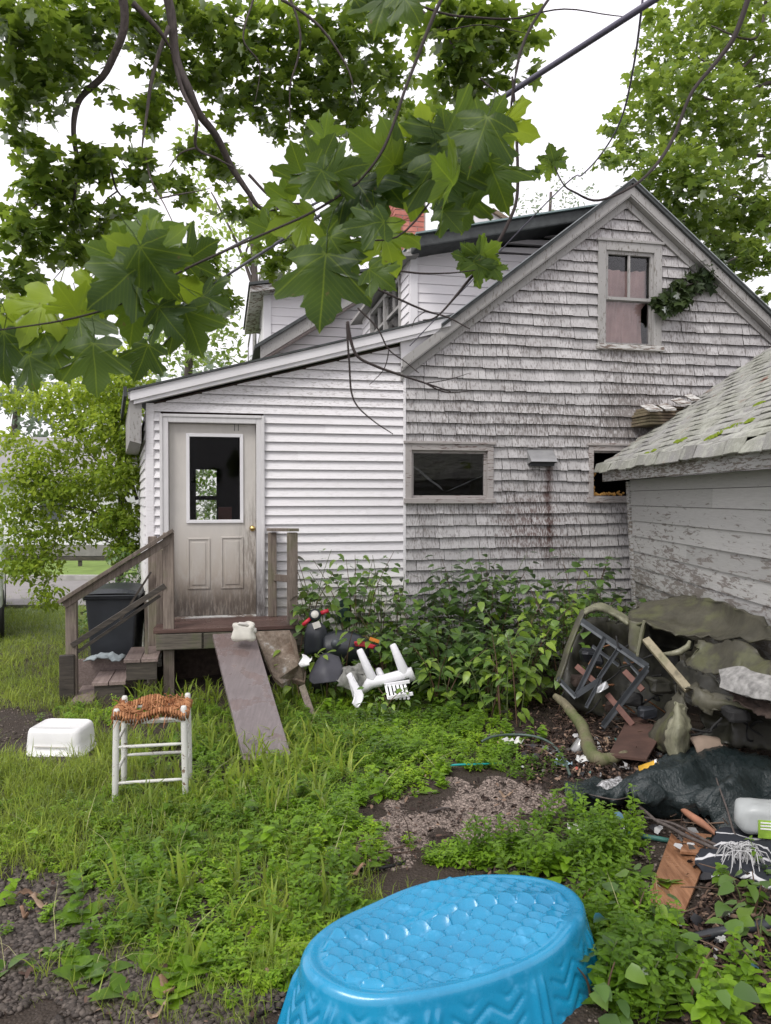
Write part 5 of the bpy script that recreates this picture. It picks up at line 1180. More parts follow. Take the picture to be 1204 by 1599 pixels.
q = pt_sheet('foil_scrap', [[(932, 1072, 5.98), (945, 1064, 5.98), (950, 1070, 5.98)], [(930, 1082, 5.95), (938, 1080, 5.9), (950, 1074, 5.95)]], plain('foil', (.62, .63, .64), .25, .2, 20, .5, .6), 'shiny white scrap hanging inside the steel frame', 'scrap', wr=.02, th=.003)
# log
def limb(name, pts, rad, mat, label, cat, n=10, wr=.0, group=None, par=None, seg=6):
    W = [Vector(p) for p in pts]; c = W[0].copy(); c.z = min(p.z for p in W)
    if par is not None: c = Vector((0, 0, 0))
    C_ = crom(W, seg); k = len(C_); rr = [rad[0]+(rad[-1]-rad[0])*i/(k-1) if len(rad) == 2 else np.interp(i/(k-1)*(len(rad)-1), range(len(rad)), rad) for i in range(k)]
    if wr: C_ = [p+mnoise.noise_vector(p*5)*wr for p in C_]; rr = [r_*(1+.25*mnoise.noise(p*14)) for r_, p in zip(rr, C_)]
    b = MB(); b.tube([p-c for p in C_], rr, n); o = b.build(name, M[mat] if isinstance(mat, str) else mat, par, smooth=True, loc=c)
    return tag(o, label, cat, group) if par is None else o
limb('log', [at(866, 1086, 5.95), at(886, 1104, 5.85), at(906, 1130, 5.65), at(920, 1162, 5.35), at(932, 1186, 5.1), at(950, 1186, 5.1), at(978, 1176, 5.15)], [.022, .034, .042, .048, .045, .04, .02], 'mossbark', 'bent mossy tree limb lying in front of the steel frame', 'log', wr=.02)
pt = [gp(968, 1150, .01), gp(992, 1180, .01)]
# leaning boards, pipe
b = MB(); a = gp(1075, 1172, .08); c = at(1130, 1172, a.y+.15); b.tube([(0, 0, 0), (.12, .04, .0), (.28, .10, -.03)], [.085, .088, .085], 20, cap=False); b.tube([(0.001, 0, 0), (.12, .04, .0), (.279, .10, -.03)], [.075, .078, .075], 20, cap=False)
tag(b.build('drain_pipe', plain('beige_clay', (.30, .23, .18), .6, .3, 6), None, smooth=True, loc=a), 'beige brown drain pipe half hidden behind the dark tarp', 'pipe')
def wires(par, n, box, r0, r1, name, mat):
    for k in range(n):
        x, y = random.uniform(box[0], box[2]), random.uniform(box[1], box[3]); Y = random.uniform(box[4], box[5]); pts = []
        for j in range(4): pts.append(at(x, y, Y)-Vector(par.location)); x += random.uniform(-30, 40); y += random.uniform(-12, 26); Y += random.uniform(-.1, .1)
        b = MB(); b.tube(crom(pts, 4), random.uniform(r0, r1), 5, .5); b.build(name, M[mat], par, smooth=True)
wires(wk, 9, (900, 990, 1060, 1110, 6.1, 6.35), .004, .009, 'wire', 'rubber')
wires(wk, 7, (1080, 1090, 1180, 1140, 4.95, 5.2), .004, .009, 'wire', 'rubber')
wires(wk, 5, (905, 1010, 1010, 1120, 6.15, 6.3), .006, .012, 'loose_rod', 'orangewood')
for k, (x, y, Y, s_) in enumerate(((925, 1035, 6.4, .16), (905, 1070, 6.35, .12), (985, 1100, 6.1, .14), (1030, 1080, 5.95, .15), (1010, 1120, 5.9, .12), (955, 1110, 6.1, .10), (1150, 1125, 4.95, .12))):
    c = at(x, y, Y)-Vector(wk.location); b = MB(); blobby(b, s_*.6, s_*.5, s_*.35, 10, 7, .5, .5, k); b.v = [tuple(Vector(v)+c) for v in b.v]; b.build('dark_lump', [M['blackplastic'], M['dirt'], M['rubber'], M['olive_dk']][k % 4], wk)
def flat_board(quad, th, name, mat, label, cat, dz=.02, tilt=None):
    P = [gp(x, y, dz) if len(t) == 0 else at(x, y, t[0]) for x, y, *t in quad]; c = sum(P, Vector())/4; c.z = min(p.z for p in P); n = (P[1]-P[0]).cross(P[3]-P[0]).normalized()
    if n.z < 0: n = -n
    b = MB(); b.hexa([p-c-n*th for p in P]+[p-c for p in P]); return tag(b.build(name, M[mat] if isinstance(mat, str) else mat, None, bevel=.003, loc=c), label, cat)
flat_board([(950, 1178), (1010, 1185), (1036, 1140), (985, 1112)], .02, 'rusty_panel', plain('dark_rust', (.075, .04, .03), .8, .4, 6, bump=.5), 'dark rusty panel half buried in litter beside the mossy limb', 'panel', .09)
flat_board([(998, 1436), (1062, 1441), (1101, 1345), (1048, 1300)], .022, 'orange_board', 'orangewood', 'long wet orange brown board lying on the soil right of the pool', 'board', .035)
flat_board([(1062, 1328), (1102, 1332), (1112, 1303), (1070, 1298)], .018, 'board_offcut', 'orangewood', 'short orange offcut on the upper end of the long orange board', 'board', .05)
# tarp
def mk_tarp():
    m = NT('dark_green_tarp', .3, .5); p = m.pos(); n = m.noise(p, 4, 6, .65); f = m.noise(p, 22, 5, .7)
    m.col(m.mix(n, (.006, .010, .011), (.020, .032, .033))); m.rough(m.rng(f, .3, .7, .2, .5)); m.bump(m.math('ADD', n, m.math('MULTIPLY', f, .5)), .9, .03); return m.m
def tarp():
    rows = []
    for (yr, pts) in ((0, [(883, 1225), (920, 1222), (960, 1228), (1000, 1205), (1050, 1180), (1100, 1170), (1150, 1178), (1215, 1192)]),
                      (1, [(880, 1240), (920, 1240), (960, 1240), (1000, 1225), (1050, 1205), (1100, 1200), (1150, 1215), (1215, 1225)]),
                      (2, [(888, 1252), (925, 1254), (965, 1252), (1000, 1245), (1050, 1238), (1100, 1235), (1150, 1245), (1215, 1255)]),
                      (3, [(900, 1262), (930, 1264), (965, 1262), (1005, 1262), (1055, 1262), (1100, 1268), (1150, 1275), (1215, 1290)]),
                      (4, [(905, 1264), (932, 1268), (965, 1266), (1010, 1268), (1060, 1275), (1105, 1290), (1150, 1310), (1215, 1325)])):
        r_ = []
        for k, (x, y) in enumerate(pts):
            h = [.03, .10, .12, .07, .015][yr]*(.55 if k < 3 else 1.35); r_.append(gp(x, y, h))
        rows.append(r_)
    P = sheet(rows, 16, 16, 0, 0); 
    for i, row in enumerate(P):
        for j, q in enumerate(row):
            a_, t_ = q.x*.93+q.y*.36, -q.x*.36+q.y*.93; w_ = mnoise.noise(Vector((q.x*1.6, q.y*1.6, 3)))*.35
            s_ = .062*max(-.4, 1-abs(mnoise.noise(Vector((a_*1.1+w_, t_*5.5+w_*4, 14))))*4.2)+.030*max(-.5, 1-abs(mnoise.noise(Vector((a_*2.2, t_*12+w_*6, 31))))*4)+.012*(1-abs(mnoise.noise(Vector((a_*7, t_*22+a_*5, 8))))*4)+mnoise.noise(Vector((q.x*2.5, q.y*2.5, 6)))*.03
            s_ *= .5 if i < 16 else .9
            q.z += s_; q.x += .01*mnoise.noise(q*9)
            q.z = max(q.z, gh(q.x, q.y)+.012)
    c = P[len(P)//2][len(P[0])//2].copy(); c.z = gh(c.x, c.y)
    b = MB(); b.grid([[q-c for q in row] for row in P]); tag(b.build('tarp', mk_tarp(), None, smooth=True, loc=c, solid=.006), 'dark green crumpled tarp spread over the rubbish heap', 'tarp')
tarp()
# hoses and pipes on the ground
M['hose'] = plain('green_hose', (.035, .12, .10), .4, .2, 20)
M['hose2'] = plain('faded_hose', (.07, .10, .085), .45, .3, 20)
limb('garden_hose', [gp(892, 1236, .03), gp(893, 1252, .02), gp(903, 1268, .02), gp(925, 1282, .02), (gp(955, 1294, .02)), gp(990, 1303, .02), gp(1030, 1310, .02), gp(1060, 1316, .0)], [.013, .013], 'hose', 'green garden hose curving below the left end of the tarp', 'hose')
limb('thin_hose', [gp(752, 1158, .06), gp(770, 1150, .07), gp(800, 1147, .06), gp(835, 1150, .07), gp(862, 1162, .05), gp(880, 1185, .05), gp(890, 1210, .05)], [.009, .009], 'hose2', 'thin dull green hose arching over litter left of the mossy limb', 'hose')
limb('turquoise_hose', [gp(688, 1196, .02), gp(720, 1194, .04), gp(760, 1193, .03), gp(790, 1192, .0)], [.007, .007], plain('turquoise', (.02, .30, .28), .4), 'thin turquoise hose crossing the weeds above the gravel patch', 'hose')
limb('black_pipe', [gp(1075, 1468, .03), gp(1120, 1457, .04), gp(1165, 1450, .045), gp(1215, 1440, .04)], [.022, .022], 'blackplastic', 'thick black plastic pipe lying at the right edge of the yard', 'pipe')
# sticks
stk = [([(980, 1238, .10), (1010, 1268, .10), (1030, 1285, .09), (1080, 1308, .08), (1150, 1340, .07), (1215, 1365, .06)], [.008, .011, .006], 'long dark stick lying from the tarp down to the right edge'),
       ([(990, 1272, .10), (1040, 1283, .09), (1080, 1300, .07), (1130, 1325, .06), (1210, 1350, .05)], [.004, .009, .006], 'dark stick crossing just above the orange board'),
       ([(1000, 1262, .08), (1020, 1280, .08), (1040, 1290, .06)], [.004, .004], 'short thin twig below the green ball'),
       ([(1120, 1215, .25), (1140, 1280, .12), (1165, 1330, .06), (1215, 1370, .04)], [.004, .006, .004], 'thin bent twig arching in front of the plastic jug'),
       ([(920, 1240, .14), (960, 1248, .13), (985, 1243, .12)], [.003, .004, .003], 'thin dark twig lying across the left end of the tarp'),
       ([(1075, 1480, .02), (1110, 1478, .03), (1160, 1462, .03)], [.004, .004], 'thin twig under the black plastic pipe'),
       ([(1100, 1440, .02), (1140, 1425, .03), (1150, 1420, .03)], [.010, .008], 'short thick dark stick above the black pipe'),
       ([(668, 1268, .03), (690, 1262, .03), (702, 1262, .03)], [.010, .006], 'short dark stick lying on the gravel patch'),
       ([(800, 1165, .02), (840, 1163, .04), (905, 1172, .03)], [.004, .006, .004], 'slender twig on the litter under the thin hose'),
       ([(755, 1150, .02), (790, 1144, .05), (830, 1146, .02)], [.012, .009], 'brown stick lying in weeds behind the thin hose')]
for pts, rd, lb in stk: limb('stick', [gp(*p) for p in pts], rd, 'bark', lb, 'stick', 6, .01, 'loose sticks on the ground')
limb('splintered_stick', [gp(1046, 1250, .10), gp(1070, 1268, .08), gp(1092, 1283, .06), gp(1118, 1302, .04)], [.008, .016, .020, .012], plain('fresh_split_wood', (.30, .14, .085), .7, .35, 14, bump=.5), 'pale orange splintered stick right of the green ball', 'stick', wr=.01)
# ball, bottle, cup, can, jug
q = gp(1022, 1256); b = MB(); r_ = .062; b.lathe([(max(.001, r_*math.sin(math.pi*k/12)), -r_*math.cos(math.pi*k/12)) for k in range(13)], 22, (0, 0, r_)); tag(b.build('ball', plain('faded_green_ball', (.17, .22, .09), .7, .2), None, smooth=True, loc=q), 'dull green ball lying in front of the dark tarp', 'ball')
q = gp(952, 1232, .05); bo = empty('bottle', q, R(25)); tag(bo, 'crushed silvery plastic bottle lying at the edge of the tarp', 'bottle'); ml = Matrix.Rotation(R(-90), 4, 'Y')
b = MB(); b.lathe([(0.001, -.09), (.045, -.09), (.058, -.08), (.052, -.05), (.06, -.03), (.053, 0), (.06, .03), (.05, .055), (.03, .08), (.018, .1), (.018, .12), (0.001, .12)], 16, (0, 0, 0), M=ml); b.v = [tuple(Vector(v)+mnoise.noise_vector(Vector(v)*22)*.012) for v in b.v]
def mk_bottle():
    m = NT('crinkled_silver', .3, .6); n = m.noise(m.opos(), 50, 4, .7); m.col(m.mix(m.rng(n, .4, .6), (.10, .10, .10), (.55, .55, .56))); m.bump(n, .9, .01); return m.m
b.build('body', mk_bottle(), bo, smooth=True); b = MB(); b.lathe([(0.001, .118), (.02, .118), (.02, .135), (0.001, .136)], 12, M=ml); b.build('cap', M['whiteplastic'], bo, smooth=True)
q = gp(1000, 1206, .04); b = MB(); b.lathe([(.035, 0), (.04, .0), (.055, .115), (.058, .12), (.052, .115), (.036, .006), (.001, .006)], 18, M=Matrix.Rotation(R(70), 4, 'Y') @ Matrix.Rotation(R(20), 4, 'X')); tag(b.build('yellow_cup', plain('yellow_cup_print', (.62, .36, .04), .5, .5, 10), None, smooth=True, loc=q), 'yellow paper cup lying on its side above the tarp', 'cup')
b = MB(); b.lathe([(.059, .108), (.060, .122), (.053, .120)], 18, M=Matrix.Rotation(R(70), 4, 'Y') @ Matrix.Rotation(R(20), 4, 'X')); o = b.build('cup_rim', M['whiteplastic'], None, smooth=True, loc=q); o.parent = bpy.data.objects['yellow_cup']; o.location = (0, 0, 0)
q = gp(898, 1176, .02); b = MB(); b.lathe([(.001, 0), (.045, 0), (.048, .01), (.048, .10), (.044, .105), (.04, .1), (.04, .01), (.001, .01)], 18, M=Matrix.Rotation(R(35), 4, 'Y')); tag(b.build('tin_can', plain('dull_tin', (.33, .33, .32), .3, .4, 12, .5, .7), None, smooth=True, loc=q), 'dull tin can standing tilted left of the mossy limb', 'can')
q = gp(1190, 1298, .10); jg = empty('milk_jug', q, R(-12)); tag(jg, 'cloudy white plastic jug with a green label at the right edge', 'jug')
b = MB(); blobby(b, .13, .085, .075, 24, 14, .5, .15, 5); b.build('body', plain('cloudy_plastic', (.36, .38, .375), .35, .15, 6), jg, smooth=True)
b = MB(); b.box(-.04, .09, -.0885, -.084, .0, .09); b.build('label', plain('green_label', (.22, .36, .04), .5, .4, 18), jg)
for k, (x0, x1, z) in enumerate(((-.03, .03, .075), (-.03, .05, .06), (-.03, .02, .045))):
    b = MB(); b.box(x0, x1, -.0905, -.0884, z, z+.007); b.build('label_print', M['whiteplastic'], jg)
b = MB(); b.box(.055, .08, -.0905, -.0884, .01, .045); b.build('label_print', M['dark'], jg)
b = MB(); b.lathe([(.024, 0), (.024, .035), (.027, .037), (.027, .05), (0.001, .052)], 14, M=Matrix.Translation((.12, 0, .08)) @ Matrix.Rotation(R(85), 4, 'Y')); b.build('neck', M['whiteplastic'], jg, smooth=True)
# striped cloth with fringe
rows = [[gp(1090, 1335, .03), gp(1130, 1300, .05), gp(1170, 1300, .06), gp(1215, 1310, .05)], [gp(1085, 1352, .03), gp(1130, 1338, .09), gp(1170, 1345, .10), gp(1215, 1350, .08)], [gp(1105, 1372, .02), gp(1135, 1368, .04), gp(1170, 1378, .05), gp(1215, 1390, .04)]]
P = sheet(rows, 9, 9, .035, 9, 3)
def mk_cloth():
    m = NT('black_cloth_white_stripes', .95, .1); x, y, z = m.sep(m.map(m.pos(), rot=(0, 0, R(25)))); n = m.noise(m.pos(), 4, 3)
    s_ = m.math('FRACT', m.math('ADD', m.math('MULTIPLY', y, 6.5), m.math('MULTIPLY', n, 1.5))); m.col(m.mix(m.rng(m.math('ABSOLUTE', m.math('SUBTRACT', s_, .5)), .09, .06), (.03, .033, .04), (.55, .55, .56))); m.bump(m.noise(m.pos(), 80, 3), .5, .004); return m.m
c = P[9][9].copy(); c.z = gh(c.x, c.y); cl = empty('striped_cloth', c); tag(cl, 'black cloth with white stripes and a tangled fringe below the jug', 'cloth')
b = MB(); b.grid([[q-c for q in r_] for r_ in P]); b.build('cloth', mk_cloth(), cl, smooth=True, solid=.01)
b = MB(); p0 = gp(1158, 1322, .16)-c
for k in range(60):
    a = random.uniform(0, 6.28); l = random.uniform(.03, .09); s_ = p0+Vector((random.uniform(-.06, .06), random.uniform(-.05, .05), 0)); d = Vector((math.cos(a)*l, math.sin(a)*l, -random.uniform(.04, .1)))
    b.tube([s_, s_+d*.5+Vector((0, 0, .03)), s_+d], [.0028, .0028, .002], 4, .5, False)
tag(b.build('fringe', plain('white_yarn', (.42, .42, .42), .9), cl), kind='stuff')
# pale scraps and the flat stone
for i, (x, y, s_, lb) in enumerate(((905, 1300, .07, 'crumpled white paper in weeds left of the hose'), (955, 1302, .06, 'flat white paper strip beside the green hose'), (800, 1162, .09, 'white crumpled scrap beside the thin hose'), (880, 1196, .07, 'pale blue plastic scrap near the tin can'), (1128, 1475, .03, 'small white scrap just below the black pipe'), (915, 1190, .08, 'grey crumpled foil beside the mossy limb'), (935, 1240, .09, 'white rag under the silvery bottle'), (1185, 1372, .05, 'white scrap at the right edge below the cloth'))):
    c = gp(x, y, .02); P = [[Vector((s_*(u/7-.5)*1.6, s_*(v/5-.5), .02+.05*s_/.1*mnoise.noise(Vector((u*.9, v*1.1, i*3.3))))) for u in range(8)] for v in range(6)]
    b = MB(); b.grid(P); tag(b.build('litter_scrap', plain('litter', [(.62, .62, .60), (.62, .62, .6), (.6, .6, .58), (.35, .48, .56)][i % 4], .5, .3, 20), None, smooth=True, loc=c, rot=(0, 0, random.uniform(-.6, .6)), solid=.003), lb, 'litter', 'scraps of litter')
flat_board([(490, 1337), (530, 1336), (545, 1325), (510, 1320)], .02, 'flat_stone', plain('slate', (.13, .12, .11), .7, .3, 8, bump=.5), 'flat dark stone lying left of the gravel patch', 'stone', .03)
limb('black_cable', [gp(500, 1335, .02), gp(540, 1350, .02), gp(575, 1358, .02), gp(610, 1352, .02), gp(640, 1345, .0)], [.007, .007], 'rubber', 'black cable lying across the soil below the gravel patch', 'cable')
# gravel, mulch and dead leaves
def pebble():
    V = [(0, 0, .6), (1, 0, .1), (.3, .9, 0), (-.8, .6, .1), (-.9, -.4, 0), (.1, -1, .1), (0, 0, -.4)]; T = [(0, 1, 2), (0, 2, 3), (0, 3, 4), (0, 4, 5), (0, 5, 1), (6, 2, 1), (6, 3, 2), (6, 4, 3), (6, 5, 4), (6, 1, 5)]
    return V, T, None
def scatter_px(n, region, size=0, dz=0.0, power=1.0):
    """random ground points inside a list of pixel ellipses (cx, cy, rx, ry, weight)"""
    W = np.array([r_[4] for r_ in region], float); W /= W.sum(); out = []
    k = RS.choice(len(region), n, p=W)
    for i in k:
        cx, cy, rx, ry, _ = region[i]; a = RS.uniform(0, 6.283); r_ = RS.uniform(0, 1)**.5
        r_ *= 1+.18*math.sin(a*3+i)+.12*math.sin(a*7+2*i)
        y = cy+ry*r_*math.sin(a)
        if y < 860: continue
        out.append(gp(cx+rx*r_*math.cos(a), y, dz))
    return np.array([tuple(p) for p in out])
def stones(name, region, n, s0, s1, mat, flat=.7):
    L = scatter_px(n, region, 0, .004); k = len(L)
    s = RS.uniform(s0, s1, k)
    o = inst(name, pebble(), L, rot3(RS.uniform(0, 6.28, k), RS.normal(0, .3, k), RS.normal(0, .3, k)), s, RS.uniform(0, 1, k), mat); return tag(o, kind='stuff')
def mk_stone(name, a, c_):
    m = NT(name, .75, .35); m.col(m.scale(m.mix(m.tint(), a, c_), m.rng(m.noise(m.pos(), 60, 3), .3, .7, .8, 1.2))); return m.m
o = stones('gravel_patch', [(700, 1285, 130, 55, 4), (800, 1250, 80, 30, 1), (620, 1320, 90, 35, 1)], 20000, .006, .016, mk_stone('pinkish_gravel', (.05, .038, .030), (.30, .24, .205))); tag(o, 'patch of pale pinkish grey gravel and wood chips behind the pool', 'gravel')
o = stones('dark_gravel', [(70, 1480, 170, 110, 3), (250, 1560, 160, 60, 1), (60, 1400, 120, 50, 1)], 7500, .008, .022, mk_stone('grey_gravel', (.022, .017, .014), (.115, .095, .080))); tag(o, 'dark grey gravel at the lower left corner of the yard', 'gravel')
o = stones('gravel_spill', [(300, 1420, 300, 170, 2), (1000, 1400, 260, 180, 2), (30, 1150, 60, 60, .4)], 6000, .005, .013, mk_stone('brown_gravel', (.05, .04, .033), (.19, .155, .13))); tag(o, 'sparse brown pebbles scattered over the damp soil', 'gravel')
def chip_proto():
    V = [(-1, -.35, 0), (.2, -.5, .12), (1, -.1, .02), (.9, .3, .08), (-.1, .45, .2), (-1, .3, .05)]; T = [(0, 1, 5), (1, 4, 5), (1, 2, 4), (2, 3, 4)]
    return V, T, None
def leaflitter():
    L0 = lambda L: np.array([p for p in L if not (((CX+p[0]/p[1]*F-1048)/62)**2+((778+(CAMH-p[2])/p[1]*F-1372)/78)**2 < 1)])
    L = scatter_px(17000, [(960, 1150, 130, 60, 3), (1120, 1420, 120, 90, 2.2), (900, 1190, 110, 45, 1.5), (1140, 1500, 120, 110, 1.5), (880, 1120, 90, 40, 1), (200, 1450, 300, 180, .25), (700, 1290, 190, 80, .6), (1080, 1190, 130, 40, .8), (500, 1060, 100, 30, .4)], 0, .01); L = L0(L); k = len(L); L[:, 2] += RS.uniform(0, .03, k)
    o = inst('leaf_litter', chip_proto(), L, rot3(RS.uniform(0, 6.28, k), RS.normal(0, .5, k), RS.normal(0, .5, k)), RS.uniform(.004, .019, k), RS.uniform(0, 1, k)**2.6, mk_litter()); tag(o, 'brown dead leaves and bark chips under the rubbish heap', 'leaf litter', kind='stuff')
def mk_litter():
    m = NT('dead_leaves', .8, .3); t = m.tint(); c = m.mix(m.rng(t, 0, .5), (.022, .015, .012), (.075, .045, .033)); c = m.mix(m.rng(t, .5, 1), c, (.25, .17, .12)); m.col(c); return m.m
leaflitter()
for i, (x, y, s_, lb) in enumerate(((45, 1402, .10, 'curled brown bark piece at the left edge of the dark gravel'), (60, 1412, .08, 'pale bark strip right of the dark gravel edge'), (260, 1545, .09, 'pale wood strip lying in the lower left weeds'), (245, 1585, .06, 'tan dead leaf near the bottom left'), (560, 1362, .07, 'tan stone chip just above the pool'), (505, 1368, .05, 'orange tinted chip left of the pool top'), (1165, 1532, .07, 'pale split wood chip at the lower right'), (1180, 1560, .10, 'pale twisted root at the lower right'), (38, 1430, .05, 'small tan leaf on the dark gravel'), (790, 1243, .08, 'tan flat stone at the top of the gravel patch'))):
    c = gp(x, y, .02); s_ *= .62; P = [[Vector((s_*(u/6-.5)*1.7, s_*(v/3-.5)*.5, .015+.02*math.sin(u*.8+i)+.02*mnoise.noise(Vector((u*.7, v, i*5))))) for u in range(7)] for v in range(4)]
    b = MB(); b.grid(P); tag(b.build('bark_piece', plain('pale_bark', [(.20, .12, .075), (.27, .19, .13)][i % 2], .7, .4, 20), None, smooth=True, loc=c, rot=(0, 0, random.uniform(-1, 1)), solid=.004), lb, 'wood piece', 'small pieces of bark and wood')

def tangle():
    b = MB(); reg = [(960, 1150, 90, 45, 2), (1000, 1130, 70, 30, 1.5), (1120, 1290, 80, 40, 1.5), (900, 1180, 60, 30, 1), (1150, 1450, 70, 80, 1.2), (1130, 1160, 60, 14, 1), (880, 1090, 30, 40, .8), (620, 1330, 80, 20, .3)]
    L = scatter_px(260, reg, 0, .01)
    for x, y, z in L:
        a = random.uniform(0, 6.28); l = random.uniform(.05, .22); d = Vector((math.cos(a)*l, math.sin(a)*l, random.uniform(-.02, .06))); p = Vector((x, y, z+random.uniform(.01, .06))); k = mnoise.noise_vector(p*9)*.03
        b.tube([p, p+d*.5+k, p+d], [.0045, .0035, .0018], 4, random.random(), False)
    tag(b.build('twig_tangle', mk_tw()), 'tangle of small dead twigs over the rubbish heap', 'twigs', kind='stuff')
    L = scatter_px(330, [(930, 1190, 110, 35, 2), (1000, 1160, 90, 30, 1.6), (1130, 1330, 80, 50, 1.6), (1000, 1290, 100, 25, 1), (1110, 1480, 90, 70, .8), (820, 1170, 50, 20, .6), (980, 1080, 60, 30, .4)], 0, .015); k = len(L); L[:, 2] += RS.uniform(0, .03, k)
    V = [(-1, -.6, 0), (.3, -.8, .25), (1, -.2, .0), (.7, .7, .3), (-.3, .5, .5), (-.9, .4, .1)]; T = [(0, 1, 4), (1, 2, 4), (2, 3, 4), (0, 4, 5)]
    m = NT('rubbish_bits', .5, .4); r_ = m.n.new('ShaderNodeValToRGB'); r_.color_ramp.interpolation = 'CONSTANT'; m.link(m.tint(), r_.inputs[0])
    cols = [(0, (.02, .02, .022)), (.28, (.10, .09, .08)), (.45, (.42, .42, .42)), (.6, (.05, .045, .04)), (.72, (.25, .17, .11)), (.82, (.06, .14, .20)), (.87, (.55, .55, .54)), (.95, (.32, .06, .04)), (.97, (.08, .18, .16))]
    while len(r_.color_ramp.elements) < len(cols): r_.color_ramp.elements.new(.5)
    for el, (q, c) in zip(r_.color_ramp.elements, cols): el.position = q; el.color = (*c, 1)
    m.col(r_.outputs[0]); o = inst('rubbish_bits', (V, T, None), L, rot3(RS.uniform(0, 6.28, k), RS.normal(0, .6, k), RS.normal(0, .6, k)), RS.uniform(.008, .034, k), RS.uniform(0, 1, k), m.m); tag(o, 'small torn bits of plastic, paper and metal in the rubbish heap', 'rubbish', kind='stuff')
def mk_tw():
    m = NT('dead_twigs', .85, .2); m.col(m.mix(m.tint(), (.03, .02, .016), (.15, .10, .07))); return m.m
tangle()
# ------------------------------------------------------------------ leaves
def fan(outline, c, curl=.12, droop=.18):
    """flat outline (x,y) -> slightly cupped triangles round the centre c"""
    pts = [c]+outline; V = [(x, y, -droop*(x*x+(y-.3)**2)+curl*abs(x)*.5) for x, y in pts]; n = len(outline)
    T = [(0, 1+i, 1+(i+1) % n) for i in range(n)]; UV = [(x+.5, y) for x, y in pts]
    return V, T, UV
HM = [(.25, -.1), (.5, .05), (.33, .25), (.64, .45), (.58, .62), (.24, .57), (.15, .85)]
MAPLE_LO = fan([(0, 0)]+HM+[(0, 1)]+[(-x, y) for x, y in HM[::-1]], (0, .33))
MAPLE_XL = fan([(0, 0), (.5, .05), (.3, .28), (.62, .55), (.22, .6), (0, 1), (-.22, .6), (-.62, .55), (-.3, .28), (-.5, .05)], (0, .33))
def oval(n=3, w_=.3, tip=1.0, fold=.12, droop=.25, heart=0.0):
    """a leaf folded along the midrib: base at origin, tip at y=1"""
    ys = [0]+[i/(n+1) for i in range(1, n+1)]+[tip]; V = []; T = []; UV = []
    for i, y in enumerate(ys):
        z = -droop*y*y
        if 0 < i < len(ys)-1:
            ww = w_*math.sin(math.pi*min(1, y*.92+.08))**.75*(1.15-.45*y)
            V += [(-ww, y-(heart if i == 1 else 0), z+fold*ww*1.2), (0, y, z), (ww, y-(heart if i == 1 else 0), z+fold*ww*1.2)]
        else: V.append((0, y, z))
    for x, y, z in V: UV.append((x+.5, y))
    T += [(0, 2, 1), (0, 3, 2)]
    for k in range(n-1):
        a = 1+3*k; b_ = a+3; T += [(a, a+1, b_+1), (a, b_+1, b_), (a+1, a+2, b_+2), (a+1, b_+2, b_+1)]
    a = 1+3*(n-1); e = a+3; T += [(a, a+1, e), (a+1, a+2, e)]
    return V, T, UV
OVAL = oval(2, .28); NARROW = oval(2, .15, droop=.35); HEART = oval(3, .40, droop=.30, heart=.13); BROAD = oval(3, .34, droop=.3)
def blade():
    V = [(-.02, 0, 0), (.02, 0, 0), (-.018, .12, .45), (.018, .12, .45), (0, .42, .85), ]; return V, [(0, 1, 3), (0, 3, 2), (2, 3, 4)], None
def blade2():
    V = [(-.022, 0, 0), (.022, 0, 0), (-.020, .06, .40), (.020, .06, .40), (-.013, .25, .78), (.013, .25, .78), (0, .60, .92)]; return V, [(0, 1, 3), (0, 3, 2), (2, 3, 5), (2, 5, 4), (4, 5, 6)], None
M['maple'] = mk_leaf('maple_leaf', (.034, .060, .015), (.090, .150, .020), (.27, .36, .035), .50, .3, nscale=1.3)
M['maple_big'] = mk_leaf('near_maple_leaf', (.022, .046, .012), (.080, .135, .015), (.27, .35, .022), .52, .35, veins=True, nscale=4)
M['maple_r'] = mk_leaf('right_maple_leaf', (.042, .075, .018), (.115, .180, .026), (.29, .37, .05), .48, .3, nscale=.9)
M['elder'] = mk_leaf('box_elder_leaf', (.075, .13, .018), (.20, .28, .03), (.40, .47, .05), .45, .3, nscale=.9)
M['farleaf'] = mk_leaf('far_tree_leaf', (.08, .14, .03), (.17, .25, .05), (.32, .40, .09), .45, .2, nscale=.4)
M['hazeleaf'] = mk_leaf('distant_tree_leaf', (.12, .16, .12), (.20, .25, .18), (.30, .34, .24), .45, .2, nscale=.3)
M['knot'] = mk_leaf('knotweed_leaf', (.035, .078, .020), (.095, .180, .028), (.30, .42, .035), .36, 1.2, nscale=2.2)
M['weed'] = mk_leaf('weed_leaf', (.060, .125, .012), (.170, .300, .018), (.40, .52, .030), .38, .7, nscale=1.6)
M['grass'] = mk_leaf('grass_blade', (.085, .13, .018), (.20, .275, .030), (.40, .44, .09), .38, .5, nscale=1.2)
M['vine'] = mk_leaf('dark_vine_leaf', (.016, .028, .010), (.034, .052, .015), (.07, .10, .025), .2, .45, nscale=2)
M['stem'] = plain('green_stem', (.075, .10, .03), .6, .3, 10); M['redstem'] = plain('reddish_stem', (.10, .06, .035), .6, .3, 10)
